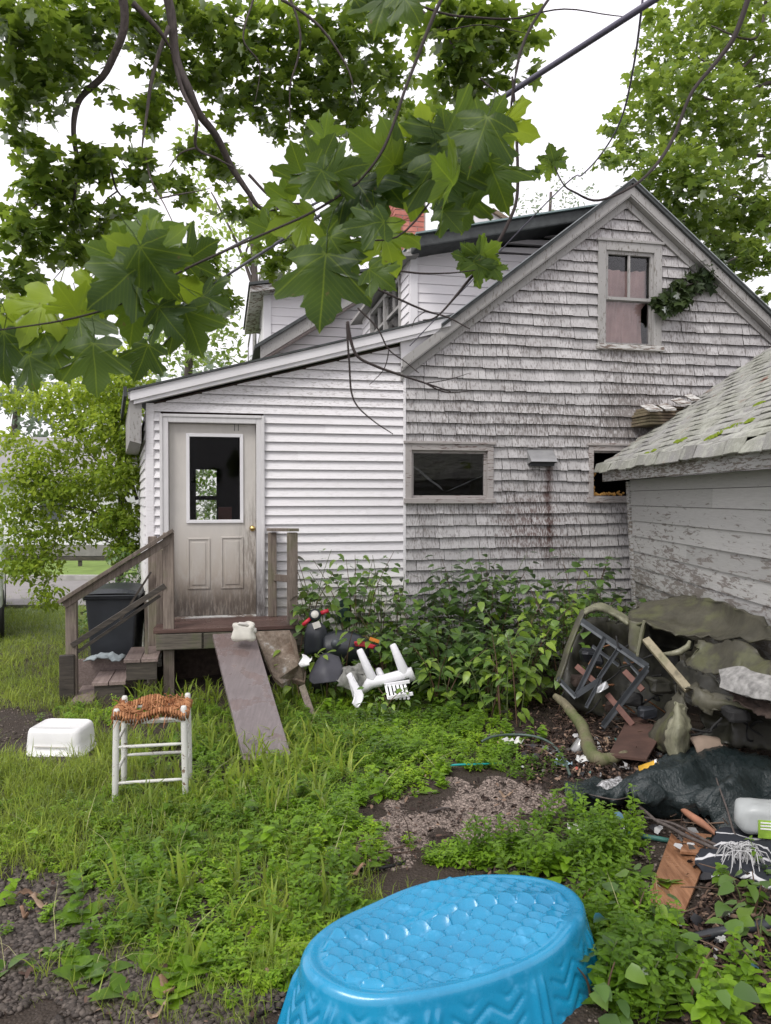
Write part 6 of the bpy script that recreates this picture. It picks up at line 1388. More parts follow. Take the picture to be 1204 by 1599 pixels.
def clump_leaves(name, clumps, size, mat, proto=MAPLE_LO, par=None, droop=(.2, .5), tbase=.5, flat=.75, dy=1.0):
    """clumps: (px, py, radius_px, Y, n[, tint]) -> leaves in flattened balls"""
    L = []; Tn = []
    for cl in clumps:
        px, py, rp_, Y, n = cl[:5]; tb_ = cl[5] if len(cl) > 5 else tbase
        c = at(px, py, Y); r_ = rp_/F*Y
        v = RS.normal(0, 1, (n, 3)); v /= np.linalg.norm(v, axis=1)[:, None]; rad = RS.uniform(0, 1, n)**.45
        off = v*rad[:, None]*np.array([r_, r_*1.1*dy, r_*flat])
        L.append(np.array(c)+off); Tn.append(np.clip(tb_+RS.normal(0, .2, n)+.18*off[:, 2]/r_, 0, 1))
    L = np.concatenate(L); Tn = np.concatenate(Tn); k = len(L)
    m3 = rot3(RS.uniform(0, 6.283, k), RS.normal(-droop[0], droop[1], k), RS.normal(0, droop[1], k))
    return inst(name, proto, L-np.array(par.location if par else (0, 0, 0)), m3, RS.uniform(size*.6, size*1.15, k), Tn, mat, par), L
# ------------------------------------------------------------------ the overhead maple (left)
mt = empty('maple_tree', (-4.2, 1.2, gh(-4.2, 1.2))); tag(mt, 'overhanging maple tree whose branches fill the upper left of the view', 'tree'); mo = Vector(mt.location)
def branch(pts, rad, par, name='branch', mat='bark', n=8, wr=.02, seg=6):
    C_ = crom([Vector(p)-Vector(par.location) if par else Vector(p) for p in pts], seg); k = len(C_); rr = [np.interp(i/(k-1)*(len(rad)-1), range(len(rad)), rad) for i in range(k)]
    C_ = [p+mnoise.noise_vector(p*4)*wr for p in C_]; b = MB(); b.tube(C_, rr, n); return b.build(name, M[mat], par, smooth=True)
branch([(-4.2, 1.2, -.3), (-4.25, 1.3, 1.5), (-4.1, 1.5, 3.2), (-3.8, 1.9, 4.8), (-3.2, 2.6, 6.4)], [.30, .22, .19, .15, .09], mt, 'trunk', 'bark', 14, .04)
A_ = lambda l: [at(*p) for p in l]
branch([(-4.1, 1.5, 3.2), (-3.2, 3.0, 5.2)]+A_([(240, -60, 5.2), (262, 0, 5.3), (276, 90, 5.4), (302, 160, 5.5), (335, 210, 5.7), (362, 260, 5.9), (390, 300, 6.0), (415, 325, 6.1), (470, 318, 6.3), (500, 345, 6.4)]), [.10, .07, .036, .033, .031, .029, .027, .025, .020, .015, .011, .006], mt)
branch(A_([(150, -90, 4.9), (190, -10, 5.0), (190, 55, 5.1), (165, 110, 5.2), (125, 155, 5.3), (116, 205, 5.35), (125, 250, 5.4), (170, 262, 5.4), (185, 300, 5.5), (205, 320, 5.5)]), [.04, .03, .025, .023, .021, .018, .014, .010, .007, .004], mt)
branch([(-4.1, 1.5, 3.2), (-3.3, 2.7, 4.6)]+A_([(110, -140, 4.8), (150, -90, 4.9)]), [.08, .06, .045, .04], mt)
tw = [([(125, 250, 5.4), (118, 290, 5.4), (112, 340, 5.5), (118, 400, 5.5)], .012), ([(118, 258, 5.4), (90, 290, 5.3), (50, 330, 5.2)], .010), ([(262, 40, 5.3), (240, 120, 5.3), (228, 190, 5.3), (222, 240, 5.3)], .016), ([(222, 235, 5.3), (235, 270, 5.2), (252, 310, 5.2), (282, 375, 5.1)], .008),
      ([(210, 5, 5.1), (250, 50, 5.2), (268, 75, 5.3)], .02), ([(275, 95, 5.4), (282, 140, 5.4), (308, 185, 5.4), (306, 230, 5.5), (340, 245, 5.6), (365, 262, 5.8)], .016), ([(306, 232, 5.5), (280, 240, 5.5), (265, 260, 5.5)], .008), ([(390, 275, 5.9), (430, 310, 6.0), (480, 330, 6.1), (495, 345, 6.2)], .012),
      ([(395, -10, 5.5), (380, 60, 5.5), (405, 100, 5.6), (400, 160, 5.7)], .008), ([(450, -10, 5.5), (470, 60, 5.6), (455, 130, 5.7), (452, 200, 5.8)], .010), ([(440, 0, 5.5), (500, 40, 5.6), (540, 100, 5.7), (560, 160, 5.8)], .012), ([(640, 0, 5.0), (700, 60, 5.0), (740, 110, 5.0), (785, 150, 5.0)], .011), ([(720, 0, 5.0), (745, 40, 5.0), (780, 60, 5.1)], .008),
      ([(118, 400, 5.5), (80, 440, 5.5)], .006), ([(185, 300, 5.5), (160, 320, 5.5), (150, 360, 5.5)], .006), ([(0, 120, 5), (40, 60, 5), (60, -20, 5)], .015), ([(250, 310, 5.2), (300, 300, 5.3), (330, 290, 5.4)], .006)]
for p, r_ in tw: branch(A_(p), [r_, r_*.75, r_*.3], mt, 'twig', n=6)
CL = [(20, 20, 60, 4.8, 90, .35), (70, 60, 60, 5.0, 90), (30, 110, 55, 5.0, 80), (100, 30, 60, 5.2, 80), (60, 150, 55, 5.1, 75, .4), (25, 175, 30, 5.0, 26), (110, 110, 45, 5.2, 50), (150, 60, 50, 5.3, 60), (150, 20, 50, 5.2, 60), (60, 250, 45, 5.2, 50, .6), (30, 215, 30, 5.1, 22, .6), (80, 290, 55, 5.3, 70, .35), (30, 350, 55, 5.2, 80, .25), (70, 380, 60, 5.4, 90, .25), (20, 430, 45, 5.2, 60, .3), (110, 330, 45, 5.4, 50, .4), (25, 480, 30, 5.2, 40, .3), (150, 350, 40, 5.5, 42, .4),
      (145, 245, 34, 5.4, 40, .4), (120, 270, 30, 5.4, 30), (165, 270, 30, 5.4, 28), (215, 255, 34, 5.3, 38, .4), (225, 290, 34, 5.4, 30), (185, 330, 34, 5.4, 34), (140, 400, 34, 5.5, 30, .3), (210, 20, 45, 5.4, 50, .3), (240, 60, 50, 5.5, 66, .3), (255, 110, 50, 5.6, 66, .3), (235, 165, 36, 5.6, 40, .7), (240, 195, 26, 5.6, 22, .6), (300, 20, 50, 5.6, 66, .3), (330, 60, 55, 5.7, 80, .3), (375, 30, 55, 5.8, 80, .3), (300, 110, 40, 5.7, 42, .4), (340, 130, 45, 5.8, 55, .35), (380, 100, 50, 5.8, 66, .3),
      (420, 60, 55, 5.9, 80, .3), (430, 130, 50, 6.0, 66, .3), (390, 160, 34, 6.0, 36, .4), (355, 180, 28, 5.9, 22), (470, 30, 55, 5.9, 80, .35), (480, 100, 55, 6.0, 84, .3), (470, 165, 50, 6.1, 70, .25), (520, 60, 50, 6.0, 66, .3), (520, 130, 55, 6.1, 84, .25), (530, 190, 40, 6.2, 50, .3), (570, 90, 55, 6.2, 80, .3), (575, 150, 50, 6.2, 66, .3), (560, 20, 50, 6.0, 56, .5), (600, 40, 40, 6.0, 40, .55), (620, 120, 40, 6.2, 44, .35), (625, 170, 34, 6.2, 30, .4), (430, 200, 30, 6.1, 26), (490, 215, 30, 6.2, 24, .5), (560, 200, 30, 6.2, 24, .5),
      (330, 235, 32, 6.0, 30, .4), (300, 240, 28, 5.9, 24, .4), (345, 270, 34, 6.1, 34, .35), (290, 300, 30, 5.9, 24, .45), (275, 285, 24, 5.9, 16), (380, 330, 28, 6.2, 22, .6), (420, 350, 34, 6.3, 30, .6), (460, 370, 40, 6.4, 40, .6), (430, 425, 30, 6.4, 34, .65), (445, 400, 28, 6.4, 28, .6), (400, 400, 24, 6.4, 18, .6), (330, 420, 40, 6.0, 48, .3), (350, 470, 34, 6.0, 42, .25), (310, 450, 30, 6.0, 30, .3), (300, 500, 26, 6.0, 20, .35),
      (720, 20, 50, 5.0, 60, .45), (770, 20, 45, 5.0, 52, .5), (720, 80, 50, 5.0, 76, .2), (760, 60, 50, 5.1, 66, .35), (700, 120, 40, 5.1, 48, .25), (740, 130, 34, 5.1, 38, .2), (800, 70, 40, 5.1, 34, .5), (830, 40, 34, 5.1, 22, .5), (780, 120, 30, 5.1, 20, .5), (830, 110, 22, 5.1, 10, .5), (690, 30, 30, 5.0, 26, .5), (660, 60, 26, 5.3, 14, .5), (640, 200, 34, 5.8, 24, .6), (680, 180, 30, 5.8, 20, .5), (170, 150, 22, 5.3, 8), (355, 330, 22, 6.1, 12, .5), (190, 200, 18, 5.3, 6), (230, 345, 26, 5.3, 16), (50, 300, 40, 5.2, 30)]
CL = [(a, b_, r_*.92, Y, max(4, int(n*1.22)), *(t or [.5])) for a, b_, r_, Y, n, *t in CL]
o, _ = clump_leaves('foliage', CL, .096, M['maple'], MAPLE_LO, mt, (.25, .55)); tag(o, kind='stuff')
# ------------------------------------------------------------------ the low near branch with big leaves, each an object
HB_ = [(.10, -.09), (.20, -.13), (.34, -.10), (.46, -.03), (.53, .07), (.44, .13), (.35, .18), (.33, .25), (.42, .30), (.52, .34), (.58, .39), (.68, .43), (.61, .50), (.64, .60), (.60, .66), (.50, .61), (.41, .62), (.33, .60), (.225, .565), (.23, .65), (.27, .73), (.19, .77), (.17, .84), (.13, .90), (.06, .93)]
def big_leaf_mesh(seed):
    rr = random.Random(seed); out = [(0, 0)]+HB_+[(0, 1.03)]+[(-x, y) for x, y in HB_[::-1]]
    out = [(x*(1+rr.uniform(-.05, .05)), y+rr.uniform(-.02, .02)) for x, y in out]; n = len(out); V = []; T = []; ctr = (0, .22)
    a, b_, c_ = rr.uniform(.18, .5), rr.uniform(-.2, .25), rr.uniform(0, 6)
    def z(x, y): return -a*((y-.2)**2)*.8-a*x*x*.8+.10*abs(x)+b_*x*(y-.3)+.03*math.sin(x*7+c_)+.03*math.sin(y*8+c_)
    rings = (.0, .33, .66, .86, 1.0); V.append((ctr[0], ctr[1], z(*ctr)))
    for f_ in rings[1:]:
        for x, y in out:
            q = (ctr[0]+(x-ctr[0])*f_, ctr[1]+(y-ctr[1])*f_); V.append((q[0], q[1], z(*q)))
    for i in range(n): T.append((0, 1+i, 1+(i+1) % n))
    for k in range(len(rings)-2):
        for i in range(n):
            p, q = 1+k*n+i, 1+k*n+(i+1) % n; T += [(p, p+n, q+n), (p, q+n, q)]
    # stalk
    b = len(V); st = [(0, 0, z(0, 0)), (0.0, -.25, .02+rr.uniform(-.1, .12)), (rr.uniform(-.05, .05), -.55, .06+rr.uniform(-.05, .2))]
    for p in st:
        for ang in (0, 2.09, 4.19): V.append((p[0]+.009*math.cos(ang), p[1], p[2]+.009*math.sin(ang)))
    for k in (0, 1):
        for i in range(3):
            p, q = b+k*3+i, b+k*3+(i+1) % 3; T += [(p, q, q+3), (p, q+3, p+3)]
    V = np.array(V); T = np.array(T); uv = np.stack([V[:, 0]*.9+.5, np.clip(V[:, 1], 0, 1)], 1)
    return fast_mesh('leaf', V, T.ravel(), 3, tint=np.full(len(T), (.0, .05, .12, .2, .3, .4, .5, .62, .75, .9, .1, .35, .25, .8)[seed % 14]), uv=uv, smooth=True)
BIGM = [big_leaf_mesh(s) for s in range(14)]
for me in BIGM: me.materials.append(M['maple_big'])
def big_leaf(par, px, py, size, ang, tilt=.0, Y=1.7, roll=0.0):
    cxg, cyg = (170, 470) if px < 400 else (630, 300)
    if Y < 2.2: px = cxg+(px-cxg)*1.10; py = cyg+(py-cyg)*1.04
    """leaf centred on the pixel; size = tip-to-base px; ang = direction of the tip, degrees (0 right, -90 down)"""
    s_ = size/F*Y; a = R(ang); tip = Vector((math.cos(a), 0, math.sin(a)))           # in the x-z plane
    n_ = Vector((0, -1, 0)); side = tip.cross(n_)
    m = Matrix((side, tip, n_)).transposed()                                         # x=side, y=tip, z=towards the viewer
    m = m @ Matrix.Rotation(R(tilt), 3, 'X') @ Matrix.Rotation(R(roll), 3, 'Y')
    c = at(px, py, Y); base = c - m @ Vector((0, .42*s_, 0))
    tilt += RS.normal(0, 28); roll += RS.normal(0, 26); s_ *= .80
    me = random.choice(BIGM); o = bpy.data.objects.new('leaf', me); COL.objects.link(o); o.parent = par
    M4 = m.to_4x4() @ Matrix.Scale(s_, 4); M4.translation = base-mo; o.matrix_local = M4; return o
nb1 = branch(A_([(760, -60, 1.9), (700, -20, 1.85), (640, 120, 1.8), (600, 230, 1.75), (555, 290, 1.75)]), [.006, .005, .004, .0035, .002], mt, 'low_branch', 'twig', 6, .0)
nb2 = branch(A_([(900, -60, 2.0), (820, 60, 1.9), (790, 200, 1.85), (745, 250, 1.8), (700, 280, 1.8), (620, 370, 1.75), (530, 365, 1.75)]), [.004, .004, .0035, .003, .003, .002, .0015], mt, 'low_branch', 'twig', 6, .0)
nb3 = branch(A_([(560, 285, 1.75), (490, 330, 1.7), (390, 375, 1.6), (290, 420, 1.55), (200, 470, 1.5), (100, 500, 1.5), (-40, 520, 1.45)]), [.003, .003, .0025, .0025, .002, .002, .001], mt, 'low_branch', 'twig', 6, .0)
for o in (nb1, nb2, nb3): o['kind'] = 'thing'; del o['kind']
# left low group
for (x, y, s_, a, t, r_) in ((60, 495, 120, -120, 20, 10), (20, 560, 110, -100, -10, 20), (95, 555, 110, -60, 15, -10), (150, 575, 110, -85, 10, 0), (130, 520, 115, -75, 30, 5), (205, 400, 130, 150, 35, 10), (225, 350, 110, 95, -20, 10), (250, 380, 105, 40, 20, -15), (175, 450, 130, -140, 10, 10), (205, 490, 125, -100, 0, -10), (270, 450, 120, -20, 20, 20), (290, 520, 105, -70, 10, 10), (255, 500, 90, -50, 30, 0), (170, 400, 100, 160, 30, 0), (300, 395, 90, 20, 35, 10), (240, 430, 120, -60, 0, 20), (140, 470, 105, -160, 20, 0), (215, 565, 80, -110, 10, 0), (320, 470, 80, -30, 30, 0), (25, 510, 110, 170, 20, 0), (110, 465, 80, 120, 30, 0), (60, 580, 80, -80, 20, 20)):
    big_leaf(nb3, x, y, s_, a, t, 1.55+RS.uniform(-.12, .15), r_)
# centre group
for (x, y, s_, a, t, r_) in ((515, 450, 155, -95, 10, 5), (470, 345, 100, -160, 30, 10), (480, 255, 85, 110, 30, 0), (520, 240, 80, 60, 20, 10), (500, 290, 80, -120, 20, 10), (545, 330, 135, -130, 20, 0), (545, 400, 100, -60, 10, 10), (600, 290, 150, -130, 10, 10), (610, 385, 105, -70, 10, -10), (585, 230, 110, 150, 30, 5), (600, 25, 110, -110, 20, 10), (590, -10, 90, 20, 20, 0), (640, 20, 80, -60, 20, 0), (640, 250, 130, 30, 20, 0), (690, 235, 120, 50, 20, 10), (730, 200, 120, 15, 25, 0), (790, 205, 95, -20, 20, 10), (760, 180, 80, 60, 20, 0), (740, 260, 145, -40, 5, 0), (690, 300, 130, -80, 5, 10), (765, 290, 105, -70, 10, 10), (715, 330, 95, -95, 10, 0), (660, 200, 90, 100, 30, 0), (690, 270, 110, 160, 70, 0), (570, 350, 90, -170, 10, 20), (600, 430, 70, -40, 20, 0), (425, 350, 60, 160, 20, 0), (520, 200, 60, 80, 20, 0), (450, 300, 60, 150, 30, 0), (545, 265, 90, 10, 30, 0), (735, 230, 120, -110, 10, 10), (580, 310, 110, -60, 20, 0), (665, 240, 130, -150, 10, 0), (700, 345, 60, -50, 10, 0)):
    big_leaf(nb1 if x < 650 else nb2, x, y, s_, a, t, 1.72+RS.uniform(-.12, .16), r_)
# smaller sprays: one hanging before the gable roof, one beside the peak
nb4 = branch(A_([(800, 120, 2.7), (806, 200, 2.7), (808, 300, 2.7), (795, 345, 2.7), (770, 390, 2.7), (730, 440, 2.7), (685, 492, 2.7), (660, 500, 2.7)]), [.004, .006, .006, .006, .006, .005, .003, .002], mt, 'hanging_branch', 'twig', 6, .0)
for (x, y, s_, a, t) in ((740, 395, 60, 150, 30), (765, 390, 55, 30, 20), (760, 420, 60, -30, 10), (735, 415, 50, -150, 20), (775, 425, 42, -60, 10), (720, 400, 45, 170, 20)): big_leaf(nb4, x, y, s_, a, t, 2.65)
nb5 = branch(A_([(1180, -40, 3.6), (1150, 50, 3.6), (1120, 95, 3.6), (1080, 145, 3.55), (1052, 214, 3.5), (1025, 257, 3.4), (988, 291, 3.3), (934, 313, 3.2), (897, 300, 3.1), (880, 288, 3.0), (866, 260, 3.0)]), [.013, .012, .010, .009, .008, .007, .006, .005, .004, .003, .002], mt, 'hanging_branch', 'twig', 6, .0)
for (x, y, s_, a, t) in ((862, 240, 45, 110, 20), (850, 262, 42, -160, 20), (875, 255, 34, -40, 20), (835, 270, 24, 170, 20)): big_leaf(nb5, x, y, s_, a, t, 3.0)
# bare dead twigs hanging in front of the house
for p, r_ in (([(545, 505, 2.6), (548, 560, 2.6), (553, 620, 2.6), (580, 655, 2.6), (612, 680, 2.6)], .004), ([(545, 500, 2.4), (556, 550, 2.4), (585, 570, 2.4), (620, 585, 2.4), (660, 598, 2.4), (700, 610, 2.4)], .0055), ([(560, 480, 2.4), (590, 510, 2.4), (606, 545, 2.4), (630, 565, 2.4), (650, 582, 2.4)], .003),
              ([(575, 445, 2.6), (620, 465, 2.6), (665, 482, 2.6), (700, 492, 2.6), (735, 512, 2.6)], .0045), ([(600, 420, 2.6), (650, 425, 2.6), (700, 424, 2.6), (740, 420, 2.6)], .004), ([(606, 545, 2.4), (598, 575, 2.4), (575, 600, 2.4)], .002), ([(660, 598, 2.4), (690, 592, 2.4), (730, 580, 2.4)], .002), ([(665, 482, 2.6), (650, 495, 2.6), (645, 510, 2.6)], .002),
              ([(640, 0, 3.2), (720, 25, 3.2), (800, 28, 3.2), (880, 12, 3.2), (990, 25, 3.2)], .005), ([(700, 45, 3.3), (760, 40, 3.3), (830, 52, 3.3)], .003), ([(660, 598, 2.4), (680, 608, 2.4), (700, 612, 2.4), (735, 608, 2.4)], .003)):
    branch(A_(p), [r_, r_*.8, r_*.4], mt, 'dead_twig', 'twig', 5, .012)
# ------------------------------------------------------------------ service cables
def cable(a, b_, r_, label, sag=0.0, mid=None):
    a, b_ = Vector(a), Vector(b_); c = (a+b_)/2; pts = [a.lerp(b_, t/24)+Vector((0, 0, -sag*math.sin(math.pi*t/24)))-c for t in range(25)] if mid is None else [p-c for p in crom([a]+mid+[b_], 8)]
    b = MB(); b.tube(pts, r_, 8); return tag(b.build('cable', M['cable'], None, smooth=True, loc=c), label, 'cable')
M['cable'] = plain('grey_violet_cable', (.10, .095, .13), .5, .1)
cable(at(1052, -20, 2.1), at(246, 500, 7.6), .0095, 'thick service cable running from the top right down behind the big leaves')
cable(at(1005, -20, 2.6), at(640, 540, 6.5), .004, 'thin loose cable curving down from the top beside the peak', mid=A_([(1001, 21, 2.6), (990, 100, 2.9), (972, 180, 3.2), (945, 232, 3.6), (910, 272, 4.2), (860, 310, 5.0)]))
cable(at(600, 262, 3.0), at(285, 425, 6.5), .006, 'second thinner cable passing left below the thick one')
# ------------------------------------------------------------------ tree on the right, behind the gable
rt = empty('maple_tree', (7.2, 13.2, 0)); tag(rt, 'tall maple tree rising behind the right side of the gable', 'tree')
branch([(7.2, 13.2, -.2), (7.1, 13.2, 3), (6.9, 13, 6), (7.0, 12.8, 9), (6.5, 12.5, 12)], [.32, .26, .22, .15, .06], rt, 'trunk', n=14, wr=.06)
for p, r_ in (([(1210, 130, 12), (1130, 160, 12), (1060, 130, 12)], .03), ([(1210, 160, 12.5), (1140, 172, 12.5), (1050, 172, 12)], .03), ([(1215, 250, 12.5), (1150, 240, 12.2), (1060, 235, 12)], .035), ([(1210, 330, 12.5), (1130, 300, 12.2), (1060, 280, 12)], .03), ([(1215, 60, 12), (1150, 110, 11.8), (1090, 90, 11.6)], .03), ([(1204, -10, 12), (1180, 60, 11.8), (1110, 40, 11.6)], .03), ([(1200, 400, 12.5), (1120, 370, 12.2), (1040, 330, 12)], .03)):
    branch([Vector((6.95, 12.9, at(*p[0]).z-.3))]+A_(p), [r_*1.3, r_, r_*.7, r_*.3], rt)
CR = []
for (x, y, r_, n, t) in ((1080, 20, 70, 130, .6), (1150, 40, 70, 130, .55), (1190, 110, 60, 120, .5), (1100, 90, 60, 110, .65), (1040, 70, 45, 70, .65), (1060, 130, 55, 90, .6), (1130, 150, 60, 110, .55), (1190, 190, 60, 120, .5), (1010, 130, 40, 46, .55), (1000, 185, 45, 55, .5), (1060, 195, 60, 110, .5), (1120, 220, 60, 110, .5), (960, 200, 30, 24, .5), (985, 240, 42, 50, .45), (950, 245, 26, 20, .5), (1040, 260, 55, 100, .45), (1100, 280, 60, 120, .45), (1170, 280, 60, 120, .4), (1005, 290, 34, 40, .35), (1060, 320, 45, 80, .5), (1110, 340, 50, 110, .3), (1165, 350, 55, 130, .3), (1190, 400, 45, 80, .3), (1085, 370, 30, 50, .25), (1130, 395, 40, 80, .2), (1170, 410, 30, 46, .25), (1200, 330, 50, 80, .3), (1195, 460, 14, 8, .4), (1120, 430, 26, 34, .2), (1090, 410, 22, 24, .2), (1160, 0, 60, 80, .6), (1200, 40, 50, 60, .55), (1020, 30, 22, 14, .6)):
    CR.append((x, y, r_, 11.8+RS.uniform(-.7, .9), int(n*1.75), t))
o, _ = clump_leaves('foliage', CR, .145, M['maple_r'], MAPLE_LO, rt, (.3, .5)); tag(o, kind='stuff')
# vine over the right rake and beside the window
vi = empty('climbing_vine', hw(*[hp(1050, 455, -.1)[0], -.1, hp(1050, 455)[1]])); tag(vi, 'dark green climbing vine hanging beside the gable window and over the right eave', 'vine')
vc = [(1048, 468, 20, 9.05, 50), (1060, 452, 16, 9.1, 34), (1080, 440, 20, 9.15, 40), (1100, 432, 20, 9.2, 44), (1120, 425, 22, 9.3, 50), (1110, 410, 16, 9.35, 30), (1137, 438, 14, 9.4, 26), (1035, 478, 12, 9.0, 18), (1028, 468, 10, 9.0, 14), (1095, 425, 20, 9.2, 44), (1128, 400, 16, 9.5, 30), (1065, 470, 12, 9.1, 14), (1150, 452, 14, 9.5, 24)]
o, _ = clump_leaves('foliage', [(*c, .4) for c in vc], .13, M['vine'], MAPLE_XL, vi, (1.0, .4), flat=1, dy=.5); tag(o, kind='stuff')
branch(A_([(1150, 400, 9.5), (1110, 430, 9.2), (1075, 445, 9.1), (1045, 465, 9.05)]), [.01, .008, .005], vi, 'stem', 'twig')
# ------------------------------------------------------------------ trees and houses far left
def leafy(name, label, base, trunk_top, clumps, size, mat, proto, trad=.12, branches=(), group=None, droop=(.3, .5), flat=.75):
    e = empty(name, base); tag(e, label, 'tree', group)
    branch([Vector(base)+Vector((0, 0, -.2)), Vector(base).lerp(Vector(trunk_top), .5)+Vector((.1, 0, 0)), trunk_top], [trad, trad*.8, trad*.4], e, 'trunk', n=10)
    for p, r_ in branches: branch(A_(p), [r_, r_*.6, r_*.3], e, 'branch', n=6)
    o, _ = clump_leaves('foliage', clumps, size, mat, proto, e, droop, flat=flat); tag(o, kind='stuff'); return e
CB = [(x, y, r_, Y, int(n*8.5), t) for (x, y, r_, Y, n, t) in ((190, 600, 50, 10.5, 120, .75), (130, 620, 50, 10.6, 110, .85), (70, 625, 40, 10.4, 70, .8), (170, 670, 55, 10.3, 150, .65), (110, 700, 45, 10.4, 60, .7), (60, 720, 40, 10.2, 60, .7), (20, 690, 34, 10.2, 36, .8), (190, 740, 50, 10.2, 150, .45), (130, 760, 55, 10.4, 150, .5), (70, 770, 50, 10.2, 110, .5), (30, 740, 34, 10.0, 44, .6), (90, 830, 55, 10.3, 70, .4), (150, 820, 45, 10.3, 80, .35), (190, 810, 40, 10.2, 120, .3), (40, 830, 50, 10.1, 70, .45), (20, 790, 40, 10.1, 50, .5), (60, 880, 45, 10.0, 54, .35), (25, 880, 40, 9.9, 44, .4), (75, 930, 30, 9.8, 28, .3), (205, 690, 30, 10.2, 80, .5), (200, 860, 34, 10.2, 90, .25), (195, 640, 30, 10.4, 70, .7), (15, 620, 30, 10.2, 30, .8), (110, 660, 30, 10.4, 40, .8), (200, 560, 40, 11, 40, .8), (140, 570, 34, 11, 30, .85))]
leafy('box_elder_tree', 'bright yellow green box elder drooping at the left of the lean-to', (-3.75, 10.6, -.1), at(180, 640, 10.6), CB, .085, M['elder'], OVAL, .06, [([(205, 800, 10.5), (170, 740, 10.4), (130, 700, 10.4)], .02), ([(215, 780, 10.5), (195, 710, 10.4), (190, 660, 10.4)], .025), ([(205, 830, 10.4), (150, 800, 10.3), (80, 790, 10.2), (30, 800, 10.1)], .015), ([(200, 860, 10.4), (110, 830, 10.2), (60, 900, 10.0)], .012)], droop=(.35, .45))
leafy('shrub', 'dense dark green shrub behind the wheelie bin', (-3.3, 9.6, -.1), (-3.3, 9.6, .8), [(205, 900, 34, 9.6, 170, .35), (180, 930, 34, 9.5, 150, .3), (150, 945, 30, 9.4, 100, .4), (210, 950, 30, 9.3, 120, .3), (130, 975, 26, 9.0, 70, .5), (215, 990, 26, 9.2, 80, .3), (190, 870, 26, 9.7, 90, .35)], .075, M['knot'], OVAL, .02)
leafy('tree', 'light green tree standing above the lean-to roof between the dormer and the box elder', (-5.0, 17.5, 0), at(300, 480, 17.5), [(x, y, r_, 17+RS.uniform(-1, 1), int(n*1.5), t) for x, y, r_, n, t in ((290, 540, 45, 90, .5), (340, 520, 45, 100, .4), (260, 500, 45, 90, .6), (320, 470, 40, 80, .5), (230, 560, 40, 70, .65), (240, 530, 30, 40, .7), (360, 560, 30, 50, .35), (300, 570, 40, 60, .5), (355, 490, 24, 30, .5))], .17, M['farleaf'], OVAL, .15, group='trees beyond the house')
leafy('tree', 'tall pale yellow green tree seen between the branches above the far dormer', (-3.4, 21, 0), at(390, 300, 21), [(x, y, r_, 21+RS.uniform(-1, 1), int(n*1.2), t) for x, y, r_, n, t in ((310, 215, 26, 44, .85), (290, 235, 24, 34, .8), (330, 320, 34, 60, .9), (360, 360, 36, 60, .85), (320, 360, 30, 40, .8), (400, 390, 34, 44, .7), (350, 410, 34, 40, .7), (420, 430, 30, 30, .65), (310, 280, 26, 30, .85), (530, 230, 34, 40, .8), (500, 270, 30, 30, .8), (390, 340, 34, 40, .8), (440, 330, 30, 26, .8))], .20, M['farleaf'], OVAL, .15, [([(400, 460, 21), (370, 380, 21), (330, 300, 21)], .06), ([(400, 440, 21), (385, 390, 21), (420, 350, 21)], .05)], group='trees beyond the house')
leafy('tree', 'faint pale tree standing in the sky gap left of the gable peak', (5.0, 27, 0), at(860, 300, 27), [(x, y, r_, 27+RS.uniform(-1, 1), int(n*1.3), t) for x, y, r_, n, t in ((870, 290, 34, 46, .6), (840, 320, 34, 46, .6), (890, 320, 30, 40, .5), (800, 330, 26, 24, .6), (915, 300, 24, 22, .6), (900, 265, 18, 12, .6), (760, 340, 26, 20, .6))], .17, M['hazeleaf'], OVAL, .12, group='trees beyond the house')
leafy('tree', 'hazy grey green tree at the far left beyond the road', (-19, 38, 0), at(30, 600, 38), [(x, y, r_, 38+RS.uniform(-1, 1), int(n*2), t) for x, y, r_, n, t in ((20, 560, 50, 120, .4), (60, 600, 50, 120, .3), (10, 620, 40, 80, .3), (110, 590, 40, 60, .4), (60, 660, 40, 80, .15), (30, 700, 40, 80, .1), (100, 540, 30, 30, .5), (70, 710, 40, 60, .1))], .40, M['hazeleaf'], OVAL, .3, group='trees beyond the house')
leafy('tree', 'dark tree beyond the road right of the hazy one', (-11, 36, 0), at(200, 560, 36), [(x, y, r_, 36+RS.uniform(-1, 1), int(n*2), t) for x, y, r_, n, t in ((170, 560, 50, 100, .5), (210, 610, 50, 120, .4), (150, 640, 45, 100, .3), (230, 520, 40, 70, .5), (320, 560, 40, 60, .5), (270, 600, 40, 60, .4))], .40, M['hazeleaf'], OVAL, .3, group='trees beyond the house')
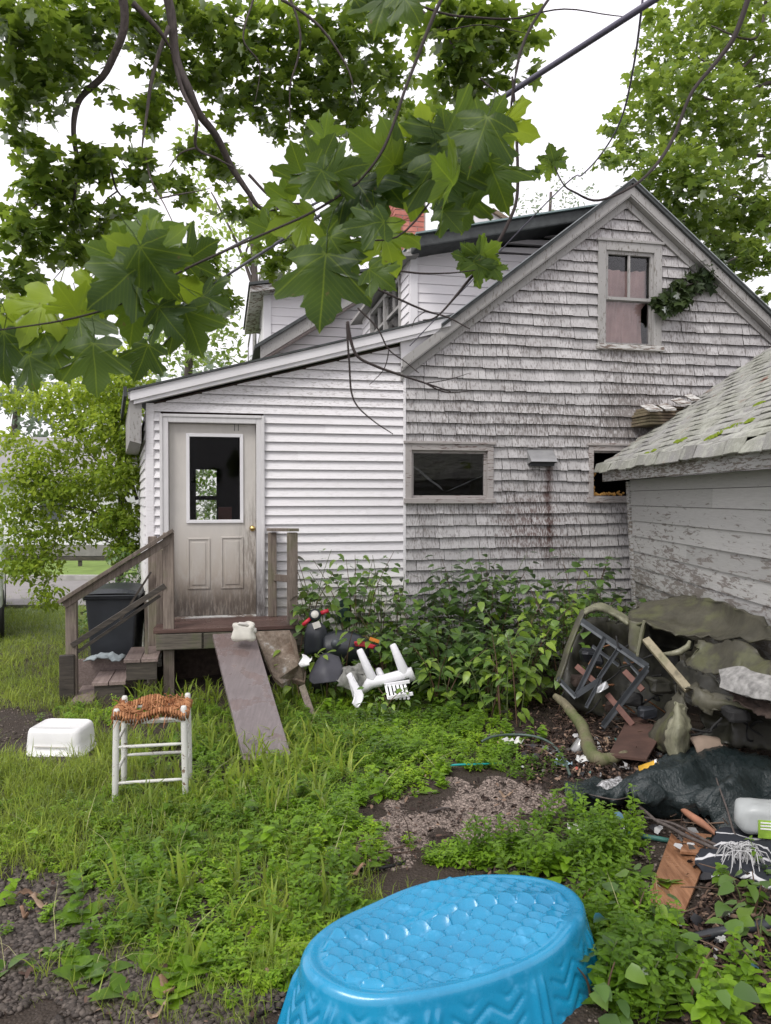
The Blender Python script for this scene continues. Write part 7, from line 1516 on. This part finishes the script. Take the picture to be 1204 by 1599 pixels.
# houses across the road
def cottage(x0, x1, Y, zw, zr, label, wallc, roofc, dep=7):
    e = empty('house', ((x0+x1)/2, Y, 0)); tag(e, label, 'house'); h = (x1-x0)/2
    b = MB(); b.box(-h, h, 0, dep, 0, zw); b.build('wall', plain('far_white_wall', wallc, .7, .05), e)
    b = MB(); b.box(-h+.0, h, -.03, -.002, 0, .35); b.build('foundation', plain('foundation', (.22, .21, .2), .8), e)
    b = MB(); b.hexa([(-h-.3, -.4, zw-.1), (h+.3, -.4, zw-.1), (h+.3, dep/2, zr-.1), (-h-.3, dep/2, zr-.1), (-h-.3, -.4, zw+.08), (h+.3, -.4, zw+.08), (h+.3, dep/2, zr+.08), (-h-.3, dep/2, zr+.08)])
    b.hexa([(-h-.3, dep/2, zr-.1), (h+.3, dep/2, zr-.1), (h+.3, dep+.4, zw-.1), (-h-.3, dep+.4, zw-.1), (-h-.3, dep/2, zr+.08), (h+.3, dep/2, zr+.08), (h+.3, dep+.4, zw+.08), (-h-.3, dep+.4, zw+.08)]); b.build('roof', plain('far_roof', roofc, .8, .1), e)
    b = MB(); b.prism([(0, zw), (dep, zw), (dep/2, zr)], -h, h); b.v = [(y, x, z) for x, y, z in b.v]; b.build('gable', e.children[0].data.materials[0], e)
    for k in range(3):
        x = -h*.6+k*h*.6; b = MB(); b.box(x-.45, x+.45, -.05, -.01, 1.0, 2.1); w_ = b.build('window', M['clean'], e); b = MB(); b.box(x-.38, x+.38, -.055, -.051, 1.07, 2.03); b.build('pane', M['steel'], w_)
cottage(-17.5, -8.6, 24, 2.4, 3.9, 'white single storey house with a grey roof across the road', (.70, .70, .72), (.24, .23, .23))
cottage(-13.5, -5.0, 33, 4.2, 6.3, 'taller white house farther back behind the drooping box elder', (.72, .72, .75), (.42, .42, .45))
b = MB()
for k in range(9): b.box(-14+k*1.2, -13.92+k*1.2, 20, 20.08, -.1, .42)
o_ = empty('rail_fence', (-9.5, 20, 0)); tag(o_, 'low dark rail fence on the verge beyond the road', 'fence')
for k in range(9): b = MB(); b.box(-4.5+k*1.2, -4.42+k*1.2, 0, .08, -.05, .30); b.build('post', M['deck_dk'], o_)
b = MB(); b.box(-4.6, 5.4, -.04, -.002, .18, .28); b.build('rail', M['deck_dk'], o_)
# parked car at the left edge: only its rear wheel and quarter reach into the frame
def car():
    dirv = Vector((.485, -1, 0)).normalized(); th = math.atan2(dirv.y, dirv.x); yax = Vector((-dirv.y, dirv.x, 0))
    c0 = at(7, 900, 10.2); c0.z = 0; o0 = c0-dirv*2.05-yax*1.72; e = empty('parked_car', (o0.x, o0.y, -.09), th); tag(e, 'pale parked car cut off by the left edge with one wheel showing', 'car')
    prof = [(-2.1, .28), (2.08, .28), (2.12, .6), (2.05, .95), (1.9, 1.0), (1.55, 1.42), (.2, 1.5), (-.6, 1.42), (-1.1, 1.0), (-2.0, .88), (-2.15, .6)]
    b = MB(); b.prism(prof, 0, 1.7); b.build('body', plain('pale_car_paint', (.50, .54, .50), .25, .05, 2, .6), e, bevel=.05)
    for q in ([(-.95, 1.02), (-.5, 1.38), (.15, 1.42), (.15, 1.02)], [(.22, 1.02), (.22, 1.42), (1.45, 1.36), (1.75, 1.02)]): b = MB(); b.prism(q, -.012, .0); b.build('window', M['blackplastic'], e)
    for x in (-1.35, 1.78):
        for y in (-.02, 1.5):
            b = MB(); T = Matrix.Translation((x, y+.1, .33)) @ Matrix.Rotation(R(90), 4, 'X'); b.lathe([(.2, -.1), (.31, -.11), (.335, -.08), (.335, .08), (.31, .11), (.2, .1)], 26, M=T); w_ = b.build('wheel', M['rubber'], e, smooth=True)
            b = MB(); b.lathe([(0.001, .04), (.06, .05), (.19, .03), (.2, .1), (.205, .1)], 26, M=T); b.build('rim', M['steel'], w_, smooth=True)
car()
# ------------------------------------------------------------------ ground cover
def region_pts(n, ells): return scatter_px(n, ells)
BARE = [(700, 1285, 128, 50, .95), (800, 1255, 85, 32, .92), (600, 1332, 80, 26, .7), (60, 1490, 190, 120, .50), (230, 1570, 160, 40, .6), (40, 1150, 60, 42, .95), (1060, 1230, 190, 80, .96), (960, 1160, 90, 60, .9), (1140, 1420, 110, 100, .86), (1140, 1530, 90, 70, .6), (1045, 1380, 62, 80, .97), (95, 1190, 60, 26, .8), (860, 1190, 60, 30, .6), (460, 1450, 60, 60, .4), (330, 1420, 200, 60, .35)]
def free(L, margin=0.0):
    """drop points under the pool, the plank and the porch"""
    p = bpy.data.objects['wading_pool'].location; k = []
    for i, (x, y, z) in enumerate(L):
        qx, qy = CX+x/y*F, 778+(CAMH-z)/y*F; drop = False
        for (ex, ey, rx, ry, pr) in BARE:
            if ((qx-ex)/rx)**2+((qy-ey)/ry)**2 < 1+.5*mnoise.noise(Vector((x*4, y*4, 7))) and RS.rand() < pr: drop = True
        if drop: continue
        if mnoise.noise(Vector((x*1.7, y*1.7, 11))) < .02 and RS.rand() < .62 and y < 5.4: continue
        u = x*HC+(y-HY)*HS; D = -x*HS+(y-HY)*HC
        if D > -.05: 
            if u > -2.6: continue
        if (((x-p.x)*.882+(y-p.y)*.471)/.66)**2+((-(x-p.x)*.471+(y-p.y)*.882)/.42)**2 < 1: continue
        if D > -.75 and -2.4 < u < -.9 and D < 0: continue
        if D > -.70 and -3.2 < u <= -2.4: continue
        k.append(i)
    return L[k]
def grass_mass():
    el = [(60, 1240, 130, 70, 5), (200, 1290, 220, 90, 6), (100, 1180, 130, 50, 3), (330, 1400, 260, 110, 1.7), (30, 1040, 100, 50, 3), (60, 1100, 110, 40, 2), (480, 1180, 120, 80, 1.5), (420, 1120, 200, 40, 1.5), (40, 1340, 90, 50, 1.5), (460, 1440, 90, 80, 1.2), (250, 1540, 220, 60, 1.3), (1000, 1480, 130, 110, .5), (20, 960, 90, 30, 1.2), (180, 1200, 60, 40, 1.5), (620, 1480, 330, 140, .5), (400, 1330, 120, 40, 1.2)]
    L = free(scatter_px(8200, el)); N = len(L); nb_ = 7
    P = np.repeat(L, nb_, 0); P[:, :2] += RS.normal(0, .022, (len(P), 2)); k = len(P); P[:, 2] -= .008
    d = np.hypot(P[:, 0]-0, P[:, 1]); sc_ = np.repeat(RS.uniform(.035, .115, N), nb_)*RS.uniform(.6, 1.3, k)
    left = (P[:, 0] < -1.0) & (P[:, 1] < 5.8) & (P[:, 1] > 3.7); sc_ = np.where(left, sc_*1.25, sc_)
    o = inst('grass', blade2(), P, rot3(RS.uniform(0, 6.283, k), RS.normal(-.1, .25, k), RS.normal(0, .2, k)), sc_, np.clip(RS.normal(.5, .22, k), 0, 1), M['grass']); tag(o, 'thin green grass growing in tufts over the yard', 'grass', kind='stuff')
    # wide strap blades
    L = free(scatter_px(420, [(330, 1190, 160, 110, 2), (430, 1080, 140, 30, 1), (250, 1080, 60, 20, .6), (480, 1210, 80, 60, 1), (330, 1440, 200, 80, 1)])); P = np.repeat(L, 5, 0); P[:, :2] += RS.normal(0, .012, (len(P), 2)); k = len(P); V, T, _ = blade2(); V = [(x*1.9, y, z) for x, y, z in V]
    o = inst('wide_grass', (V, T, None), P, rot3(RS.uniform(0, 6.283, k), RS.normal(-.1, .3, k), RS.normal(0, .2, k)), RS.uniform(.10, .24, k), np.clip(RS.normal(.5, .2, k), 0, 1), M['grass']); tag(o, 'broad bladed grass standing in the weeds', 'grass', kind='stuff')
    # far meadow grass on the left and round the bush
    L = []
    for _ in range(9000):
        x, y = RS.uniform(-9, -2.5), RS.uniform(6.5, 13.2); L.append((x, y, gh(x, y)-.01))
    L = free(np.array(L)); k = len(L); o = inst('lawn', blade2(), np.repeat(L, 3, 0)+RS.normal(0, .02, (3*k, 3))*np.array([1, 1, 0]), rot3(RS.uniform(0, 6.283, 3*k), RS.normal(-.2, .3, 3*k), RS.normal(0, .3, 3*k)), RS.uniform(.06, .14, 3*k), np.clip(RS.normal(.6, .2, 3*k), 0, 1), M['grass']); tag(o, 'rough grass on the far left of the yard', 'grass', kind='stuff')
grass_mass()
def weed_proto(kind, seed):
    """one small plant as a triangle list"""
    rr = random.Random(seed); V = []; T = []
    def add(pr, pos, M3, s_):
        v, t, _ = pr; b = len(V); 
        for q in v: V.append(tuple(Vector(pos)+(M3 @ (Vector(q)*s_))))
        for f in t: T.append((f[0]+b, f[1]+b, f[2]+b))
    H = {'low': .5, 'tall': 1.0, 'broad': .8, 'rosette': .25}[kind]; nst = {'low': 3, 'tall': 1, 'broad': 1, 'rosette': 0}[kind]
    if nst == 0:
        for k in range(6): add(BROAD, (0, 0, .05), Matrix.Rotation(rr.uniform(0, 6.3), 3, 'Z') @ Matrix.Rotation(rr.uniform(.2, .8), 3, 'X'), rr.uniform(.5, .9))
    for st in range(nst):
        az = rr.uniform(0, 6.3); ln = rr.uniform(.1, .45 if kind == 'low' else .18); top = Vector((math.cos(az)*ln, math.sin(az)*ln, H*rr.uniform(.7, 1.05)))
        b = len(V); w_ = .012
        V += [(-w_, 0, 0), (w_, 0, 0), tuple(top+Vector((w_*.5, 0, 0))), tuple(top-Vector((w_*.5, 0, 0))), (0, -w_, 0), (0, w_, 0), tuple(top+Vector((0, w_*.5, 0))), tuple(top-Vector((0, w_*.5, 0)))]
        T += [(b, b+1, b+2), (b, b+2, b+3), (b+4, b+5, b+6), (b+4, b+6, b+7)]
        nodes = {'low': 4, 'tall': 7, 'broad': 5}[kind]
        for i in range(nodes):
            t = .25+.75*i/(nodes-1); p = top*t; base = rr.uniform(0, 3.14)
            sz = {'low': .26, 'tall': .27, 'broad': .42}[kind]*(1.1-.5*t)*rr.uniform(.8, 1.15)
            for s_ in range(2 if i < nodes-1 else 3):
                a = base+s_*(math.pi if i < nodes-1 else 2.1)+rr.uniform(-.3, .3)
                add(OVAL if kind != 'broad' else HEART, p, Matrix.Rotation(a, 3, 'Z') @ Matrix.Rotation(rr.uniform(-.1, .7), 3, 'X'), sz)
    return V, T, None
def weeds(name, label, kind, n, ells, s0, s1, mat, tmean=.5, nv=4):
    L = free(scatter_px(n, ells)); k = len(L); idx = RS.randint(0, nv, k); meshes = []; Vs = []; Ts = []; tn = []; base = 0
    patch = np.array([mnoise.noise(Vector((p[0]*1.3, p[1]*1.3, 2))) for p in L])
    for v in range(nv):
        pr = weed_proto(kind, v*7+len(name)); V = np.array(pr[0]); T = np.array(pr[1]); sel = np.where(idx == v)[0]; m = len(sel)
        if m == 0: continue
        m3 = rot3(RS.uniform(0, 6.283, m), RS.normal(0, .12, m), RS.normal(0, .12, m)); s_ = RS.uniform(s0, s1, m)
        VV = np.einsum('nij,vj->nvi', m3, V)*s_[:, None, None]+L[sel][:, None, :]; TT = T[None]+(np.arange(m)*len(V))[:, None, None]+base
        Vs.append(VV.reshape(-1, 3)); Ts.append(TT.reshape(-1, 3)); base += m*len(V); tn.append(np.repeat(np.clip(tmean+.5*patch[sel]+RS.normal(0, .13, m), 0, 1), len(T)))
    me = fast_mesh(name, np.concatenate(Vs), np.concatenate(Ts).ravel(), 3, tint=np.clip(np.concatenate(tn)+RS.normal(0, .06, sum(len(t) for t in tn)), 0, 1)); o = obj(name, me, mat); tag(o, label, 'weeds', kind='stuff')
weeds('low_weeds', 'dense bright green low weeds between the porch and the pool', 'low', 6200, [(430, 1230, 190, 80, 5), (560, 1150, 150, 60, 4), (640, 1110, 170, 50, 4), (330, 1280, 200, 60, 4), (560, 1210, 140, 40, 3), (560, 1290, 90, 50, 2.5), (830, 1215, 60, 20, .6), (760, 1345, 120, 16, .9), (300, 1350, 240, 70, 2), (480, 1080, 70, 30, 1.5), (700, 1170, 110, 30, 1.5), (800, 1190, 80, 22, .8), (130, 1330, 150, 60, 2.2), (160, 1430, 170, 90, 1.4), (350, 1420, 170, 80, 2.2), (330, 1150, 60, 60, 1.2), (60, 1290, 100, 40, .8), (370, 1480, 170, 90, 1.3), (140, 1120, 130, 16, .7), (250, 1110, 90, 20, .8), (680, 1060, 120, 40, 1)], .07, .165, M['weed'], .55)
weeds('pool_weeds', 'mixed green weeds growing round the right side of the pool', 'tall', 800, [(880, 1340, 140, 50, 3), (960, 1400, 80, 70, 3), (990, 1500, 90, 90, 3), (1060, 1560, 150, 50, 2), (860, 1290, 60, 30, 1), (1000, 1300, 60, 40, .7), (1170, 1390, 50, 80, .5), (920, 1340, 90, 40, 2), (500, 1330, 120, 50, .8), (470, 1420, 80, 60, .8), (760, 1330, 80, 20, .7), (320, 1420, 180, 90, 1), (1150, 1250, 30, 12, .0)], .08, .25, M['weed'], .25)
weeds('broad_weeds', 'scattered broad leaved weeds low in the yard', 'broad', 520, [(1000, 1540, 120, 60, 3), (1150, 1400, 70, 50, 1), (550, 1210, 160, 60, 2), (400, 1330, 250, 80, 1.5), (880, 1180, 100, 40, 1.2), (620, 1120, 150, 40, 2), (1130, 1580, 80, 40, 1), (70, 1430, 100, 100, .4), (860, 1330, 80, 40, 1)], .10, .19, M['weed'], .35)
weeds('rosette_weeds', 'flat leafy rosettes between the grass tufts', 'rosette', 900, [(400, 1250, 300, 120, 2), (300, 1450, 280, 120, 2), (950, 1420, 120, 120, 1), (750, 1290, 170, 60, .15), (600, 1140, 160, 60, 1)], .07, .14, M['weed'], .35)
# ------------------------------------------------------------------ knotweed bushes by the house
LEAFM = []
for s_ in range(4):
    V, T, UV = oval(3, .38+.03*s_, droop=.2+.1*s_, heart=.12, fold=.1+.05*s_); me = fast_mesh('leaf', V, np.array(T).ravel(), 3, tint=np.full(len(T), .2+.2*s_), uv=UV, smooth=True); me.materials.append(M['knot']); LEAFM.append(me)
BR = []
for s_ in range(3):
    V, T, UV = oval(3, .30, droop=.3+.1*s_, heart=.05, fold=.15); me = fast_mesh('leaf', V, np.array(T).ravel(), 3, tint=np.full(len(T), .75+.12*s_), uv=UV, smooth=True); me.materials.append(M['knot']); BR.append(me)
def knotweed(base, H, spread, nst, nl, size, label, tone='dark', single=True, az=None, name='knotweed_plant', group='knotweed bushes along the house'):
    base = Vector(base); e = empty(name, base); tag(e, label, 'bush', group); L = []; Rm = []; Sc = []; rr = random
    for s_ in range(nst):
        a = rr.uniform(0, 6.28) if az is None else az+rr.uniform(-.5, .5); ln = spread*rr.uniform(.3, 1.0); h = H*rr.uniform(.65, 1.02); st = Vector((rr.uniform(-.08, .08), rr.uniform(-.08, .08), -.05))
        top = st+Vector((math.cos(a)*ln, math.sin(a)*ln*.8, h)); mid = st.lerp(top, .55)+Vector((-math.cos(a)*ln*.12, 0, h*.10)); C_ = crom([st, mid, top], 6)
        b = MB(); b.tube(C_, [.007*(1-.7*i/(len(C_)-1)) for i in range(len(C_))], 5, .5, False); b.build('stem', M['stem'] if s_ % 2 else M['redstem'], e, smooth=True)
        for k in range(nl):
            t = .22+.78*(k+rr.random()*.5)/nl; p = C_[min(len(C_)-1, int(t*(len(C_)-1)))]+Vector((0, 0, rr.uniform(-.02, .02)))
            side = a+(1.5 if k % 2 else -1.5)+rr.uniform(-.9, .9); off = rr.uniform(.02, .14)
            q = p+Vector((math.cos(side)*off, math.sin(side)*off, rr.uniform(-.01, .05)))
            L.append(q); Rm.append(Matrix.Rotation(side-math.pi/2, 3, 'Z') @ Matrix.Rotation(rr.uniform(-.45, .25), 3, 'X') @ Matrix.Rotation(rr.gauss(0, .3), 3, 'Y')); Sc.append(size*rr.uniform(.6, 1.15)*(1.15-.4*t))
    if single:
        ms = LEAFM if tone == 'dark' else BR
        for q, m, s_ in zip(L, Rm, Sc):
            o = bpy.data.objects.new('leaf', rr.choice(ms if rr.random() < .85 else LEAFM)); COL.objects.link(o); o.parent = e; M4 = m.to_4x4() @ Matrix.Scale(s_, 4); M4.translation = q; o.matrix_local = M4
    else:
        k = len(L); o = inst('foliage', oval(3, .40, droop=.3, heart=.12), [tuple(q) for q in L], [[list(r_) for r_ in m] for m in Rm], Sc, np.clip(RS.normal(.35 if tone == 'dark' else .85, .18, k), 0, 1), M['knot'], e); tag(o, kind='stuff')
G = lambda px, Y: Vector((at(px, 900, Y).x, Y, gh(at(px, 900, Y).x, Y)))
specs = [(660, 7.9, 1.05, .55, 9, 14, .13, 'dark', 'dense dark bush right of the vinyl corner'), (720, 8.1, 1.35, .5, 10, 16, .13, 'dark', 'tallest dark bush below the vent streak, left side'), (775, 8.0, 1.45, .45, 10, 16, .125, 'dark', 'tall dark bush standing under the vent hood'), (830, 8.1, 1.05, .5, 9, 14, .12, 'dark', 'dark bush below the bright window corner'), (905, 8.2, 1.35, .45, 9, 14, .12, 'dark', 'dark bush reaching the shed corner'), (950, 8.3, 1.1, .4, 7, 13, .12, 'dark', 'bush squeezed between house wall and shed corner'),
         (690, 7.3, .85, .55, 9, 14, .13, 'dark', 'low dark bush spreading behind the white chair'), (750, 7.2, .80, .5, 9, 14, .13, 'dark', 'low dark bush in the middle of the hedge'), (640, 7.6, .75, .4, 7, 12, .12, 'dark', 'small dark bush touching the fallen chair legs'),
         (880, 7.3, 1.25, .5, 9, 13, .125, 'light', 'bright yellow green bush left of the wreck'), (820, 7.0, 1.0, .5, 8, 13, .125, 'light', 'bright green bush in front of the dark hedge'), (925, 7.5, 1.15, .4, 7, 12, .12, 'light', 'light green bush just behind the rim of the wreck')]
for i, (px, Y, H, sp_, ns, nl, sz, tone, lb) in enumerate(specs):
    sz *= 1.12; nl = int(nl*1.35); ns += 2
    knotweed(G(px, Y), H, sp_, ns, nl, sz, lb, tone, single=i in (8, 9, 10), group='knotweed bushes along the house')
# airy stems left of the hedge against the vinyl siding
knotweed(G(545, 7.55), 1.6, .5, 7, 17, .12, 'sparse leafy stems rising before the vinyl siding beside the vinyl corner', 'dark')
knotweed(G(505, 7.6), 1.15, .35, 6, 14, .12, 'sparse leafy stems beside the right porch post', 'dark', az=2.4)
knotweed(G(585, 7.7), 1.25, .3, 5, 14, .11, 'thin upright stems before the vinyl corner seam', 'dark')
knotweed(G(540, 7.3), .8, .4, 6, 10, .13, 'leafy bush between the toy bike and the vinyl siding', 'light')
knotweed(G(600, 7.35), .85, .4, 7, 11, .13, 'leafy bush right behind the white chair legs', 'dark')
knotweed(G(462, 7.5), 1.35, .38, 5, 12, .115, 'leafy stems arching over the right porch rail', 'dark', az=.3)
knotweed(G(520, 7.15), .55, .35, 6, 8, .12, 'low leafy bush partly covering the toy bike', 'light')
knotweed(G(610, 7.85), 1.5, .35, 5, 15, .12, 'tall stems climbing past the vinyl corner seam', 'light')
knotweed(G(490, 7.8), 1.45, .35, 5, 14, .12, 'tall stems against the siding right of the porch rail', 'dark')
knotweed(G(560, 7.8), 1.45, .5, 6, 15, .12, 'leafy stems spread flat against the vinyl siding behind the toy bike', 'dark')
knotweed(G(690, 6.9), .62, .5, 7, 10, .125, 'low bright bush spilling forward right of the white chair', 'light')
knotweed(G(760, 6.9), .68, .45, 7, 10, .125, 'low bright bush spilling forward left of the slender sapling', 'light')
knotweed(G(600, 6.55), .34, .3, 6, 7, .10, 'low leafy tuft in front of the white chair', 'light')
knotweed(G(470, 7.1), .62, .35, 3, 7, .12, 'small leafy sapling leaning over the rotten board', 'light', az=2.6)
# sapling in the middle
knotweed(G(800, 6.35), .95, .22, 4, 12, .125, 'slender sapling with light leaves in front of the hedge', 'light')
knotweed(G(770, 6.6), .7, .3, 4, 10, .11, 'small sapling left of the slender one', 'light')
knotweed(G(870, 6.7), 1.0, .4, 4, 10, .14, 'leafy shoot with large leaves reaching over the rim of the wreck', 'light', az=.2)
# foreground nettles at the lower right
for i, (px, py, H, n, lb) in enumerate(((950, 1560, .26, 3, 'large leaved weed at the right foot of the pool'), (1030, 1575, .28, 3, 'large leaved weed right of the pool near the bottom'), (1180, 1500, .30, 3, 'leafy weed at the lower right edge'), (1160, 1420, .24, 3, 'leafy weed below the striped cloth'), (920, 1420, .22, 2, 'leafy weed touching the pool wall'), (990, 1460, .25, 3, 'leafy weed left of the orange board'))):
    knotweed(gp(px, py), H, .13, n, 8, .085, lb, 'dark', name='leafy_weed', group='large leaved weeds near the pool')

q = hw(-1.9, 6.2, 1.2)
leafy('shrub', 'green shrub behind the lean-to, glimpsed through the door glass and back window', (q.x, q.y, -.05), (q.x, q.y, 1.2), [(*[602+q.x/q.y*F+dx, 640+dy], 70, q.y, 1100, .5) for dx, dy in ((0, 60), (-50, 120), (40, 120), (0, 180))], .10, M['knot'], OVAL, .03)
def dead_stems():
    L = free(scatter_px(260, [(250, 1440, 260, 140, 3), (350, 1300, 200, 80, 2), (100, 1250, 120, 80, 1), (1080, 1450, 120, 100, 1), (600, 1180, 140, 60, 1)])); k = len(L)
    V = [(-.006, 0, 0), (.006, 0, 0), (-.005, .1, .5), (.005, .1, .5), (0, .38, .9)]; T = [(0, 1, 3), (0, 3, 2), (2, 3, 4)]
    o = inst('dry_stems', (V, T, None), L, rot3(RS.uniform(0, 6.28, k), RS.normal(-.5, .5, k), RS.normal(0, .4, k)), RS.uniform(.15, .35, k), RS.uniform(0, 1, k), plain('straw', (.34, .33, .16), .7)); tag(o, 'dry straw coloured stems among the green grass', 'stems', kind='stuff')
dead_stems()
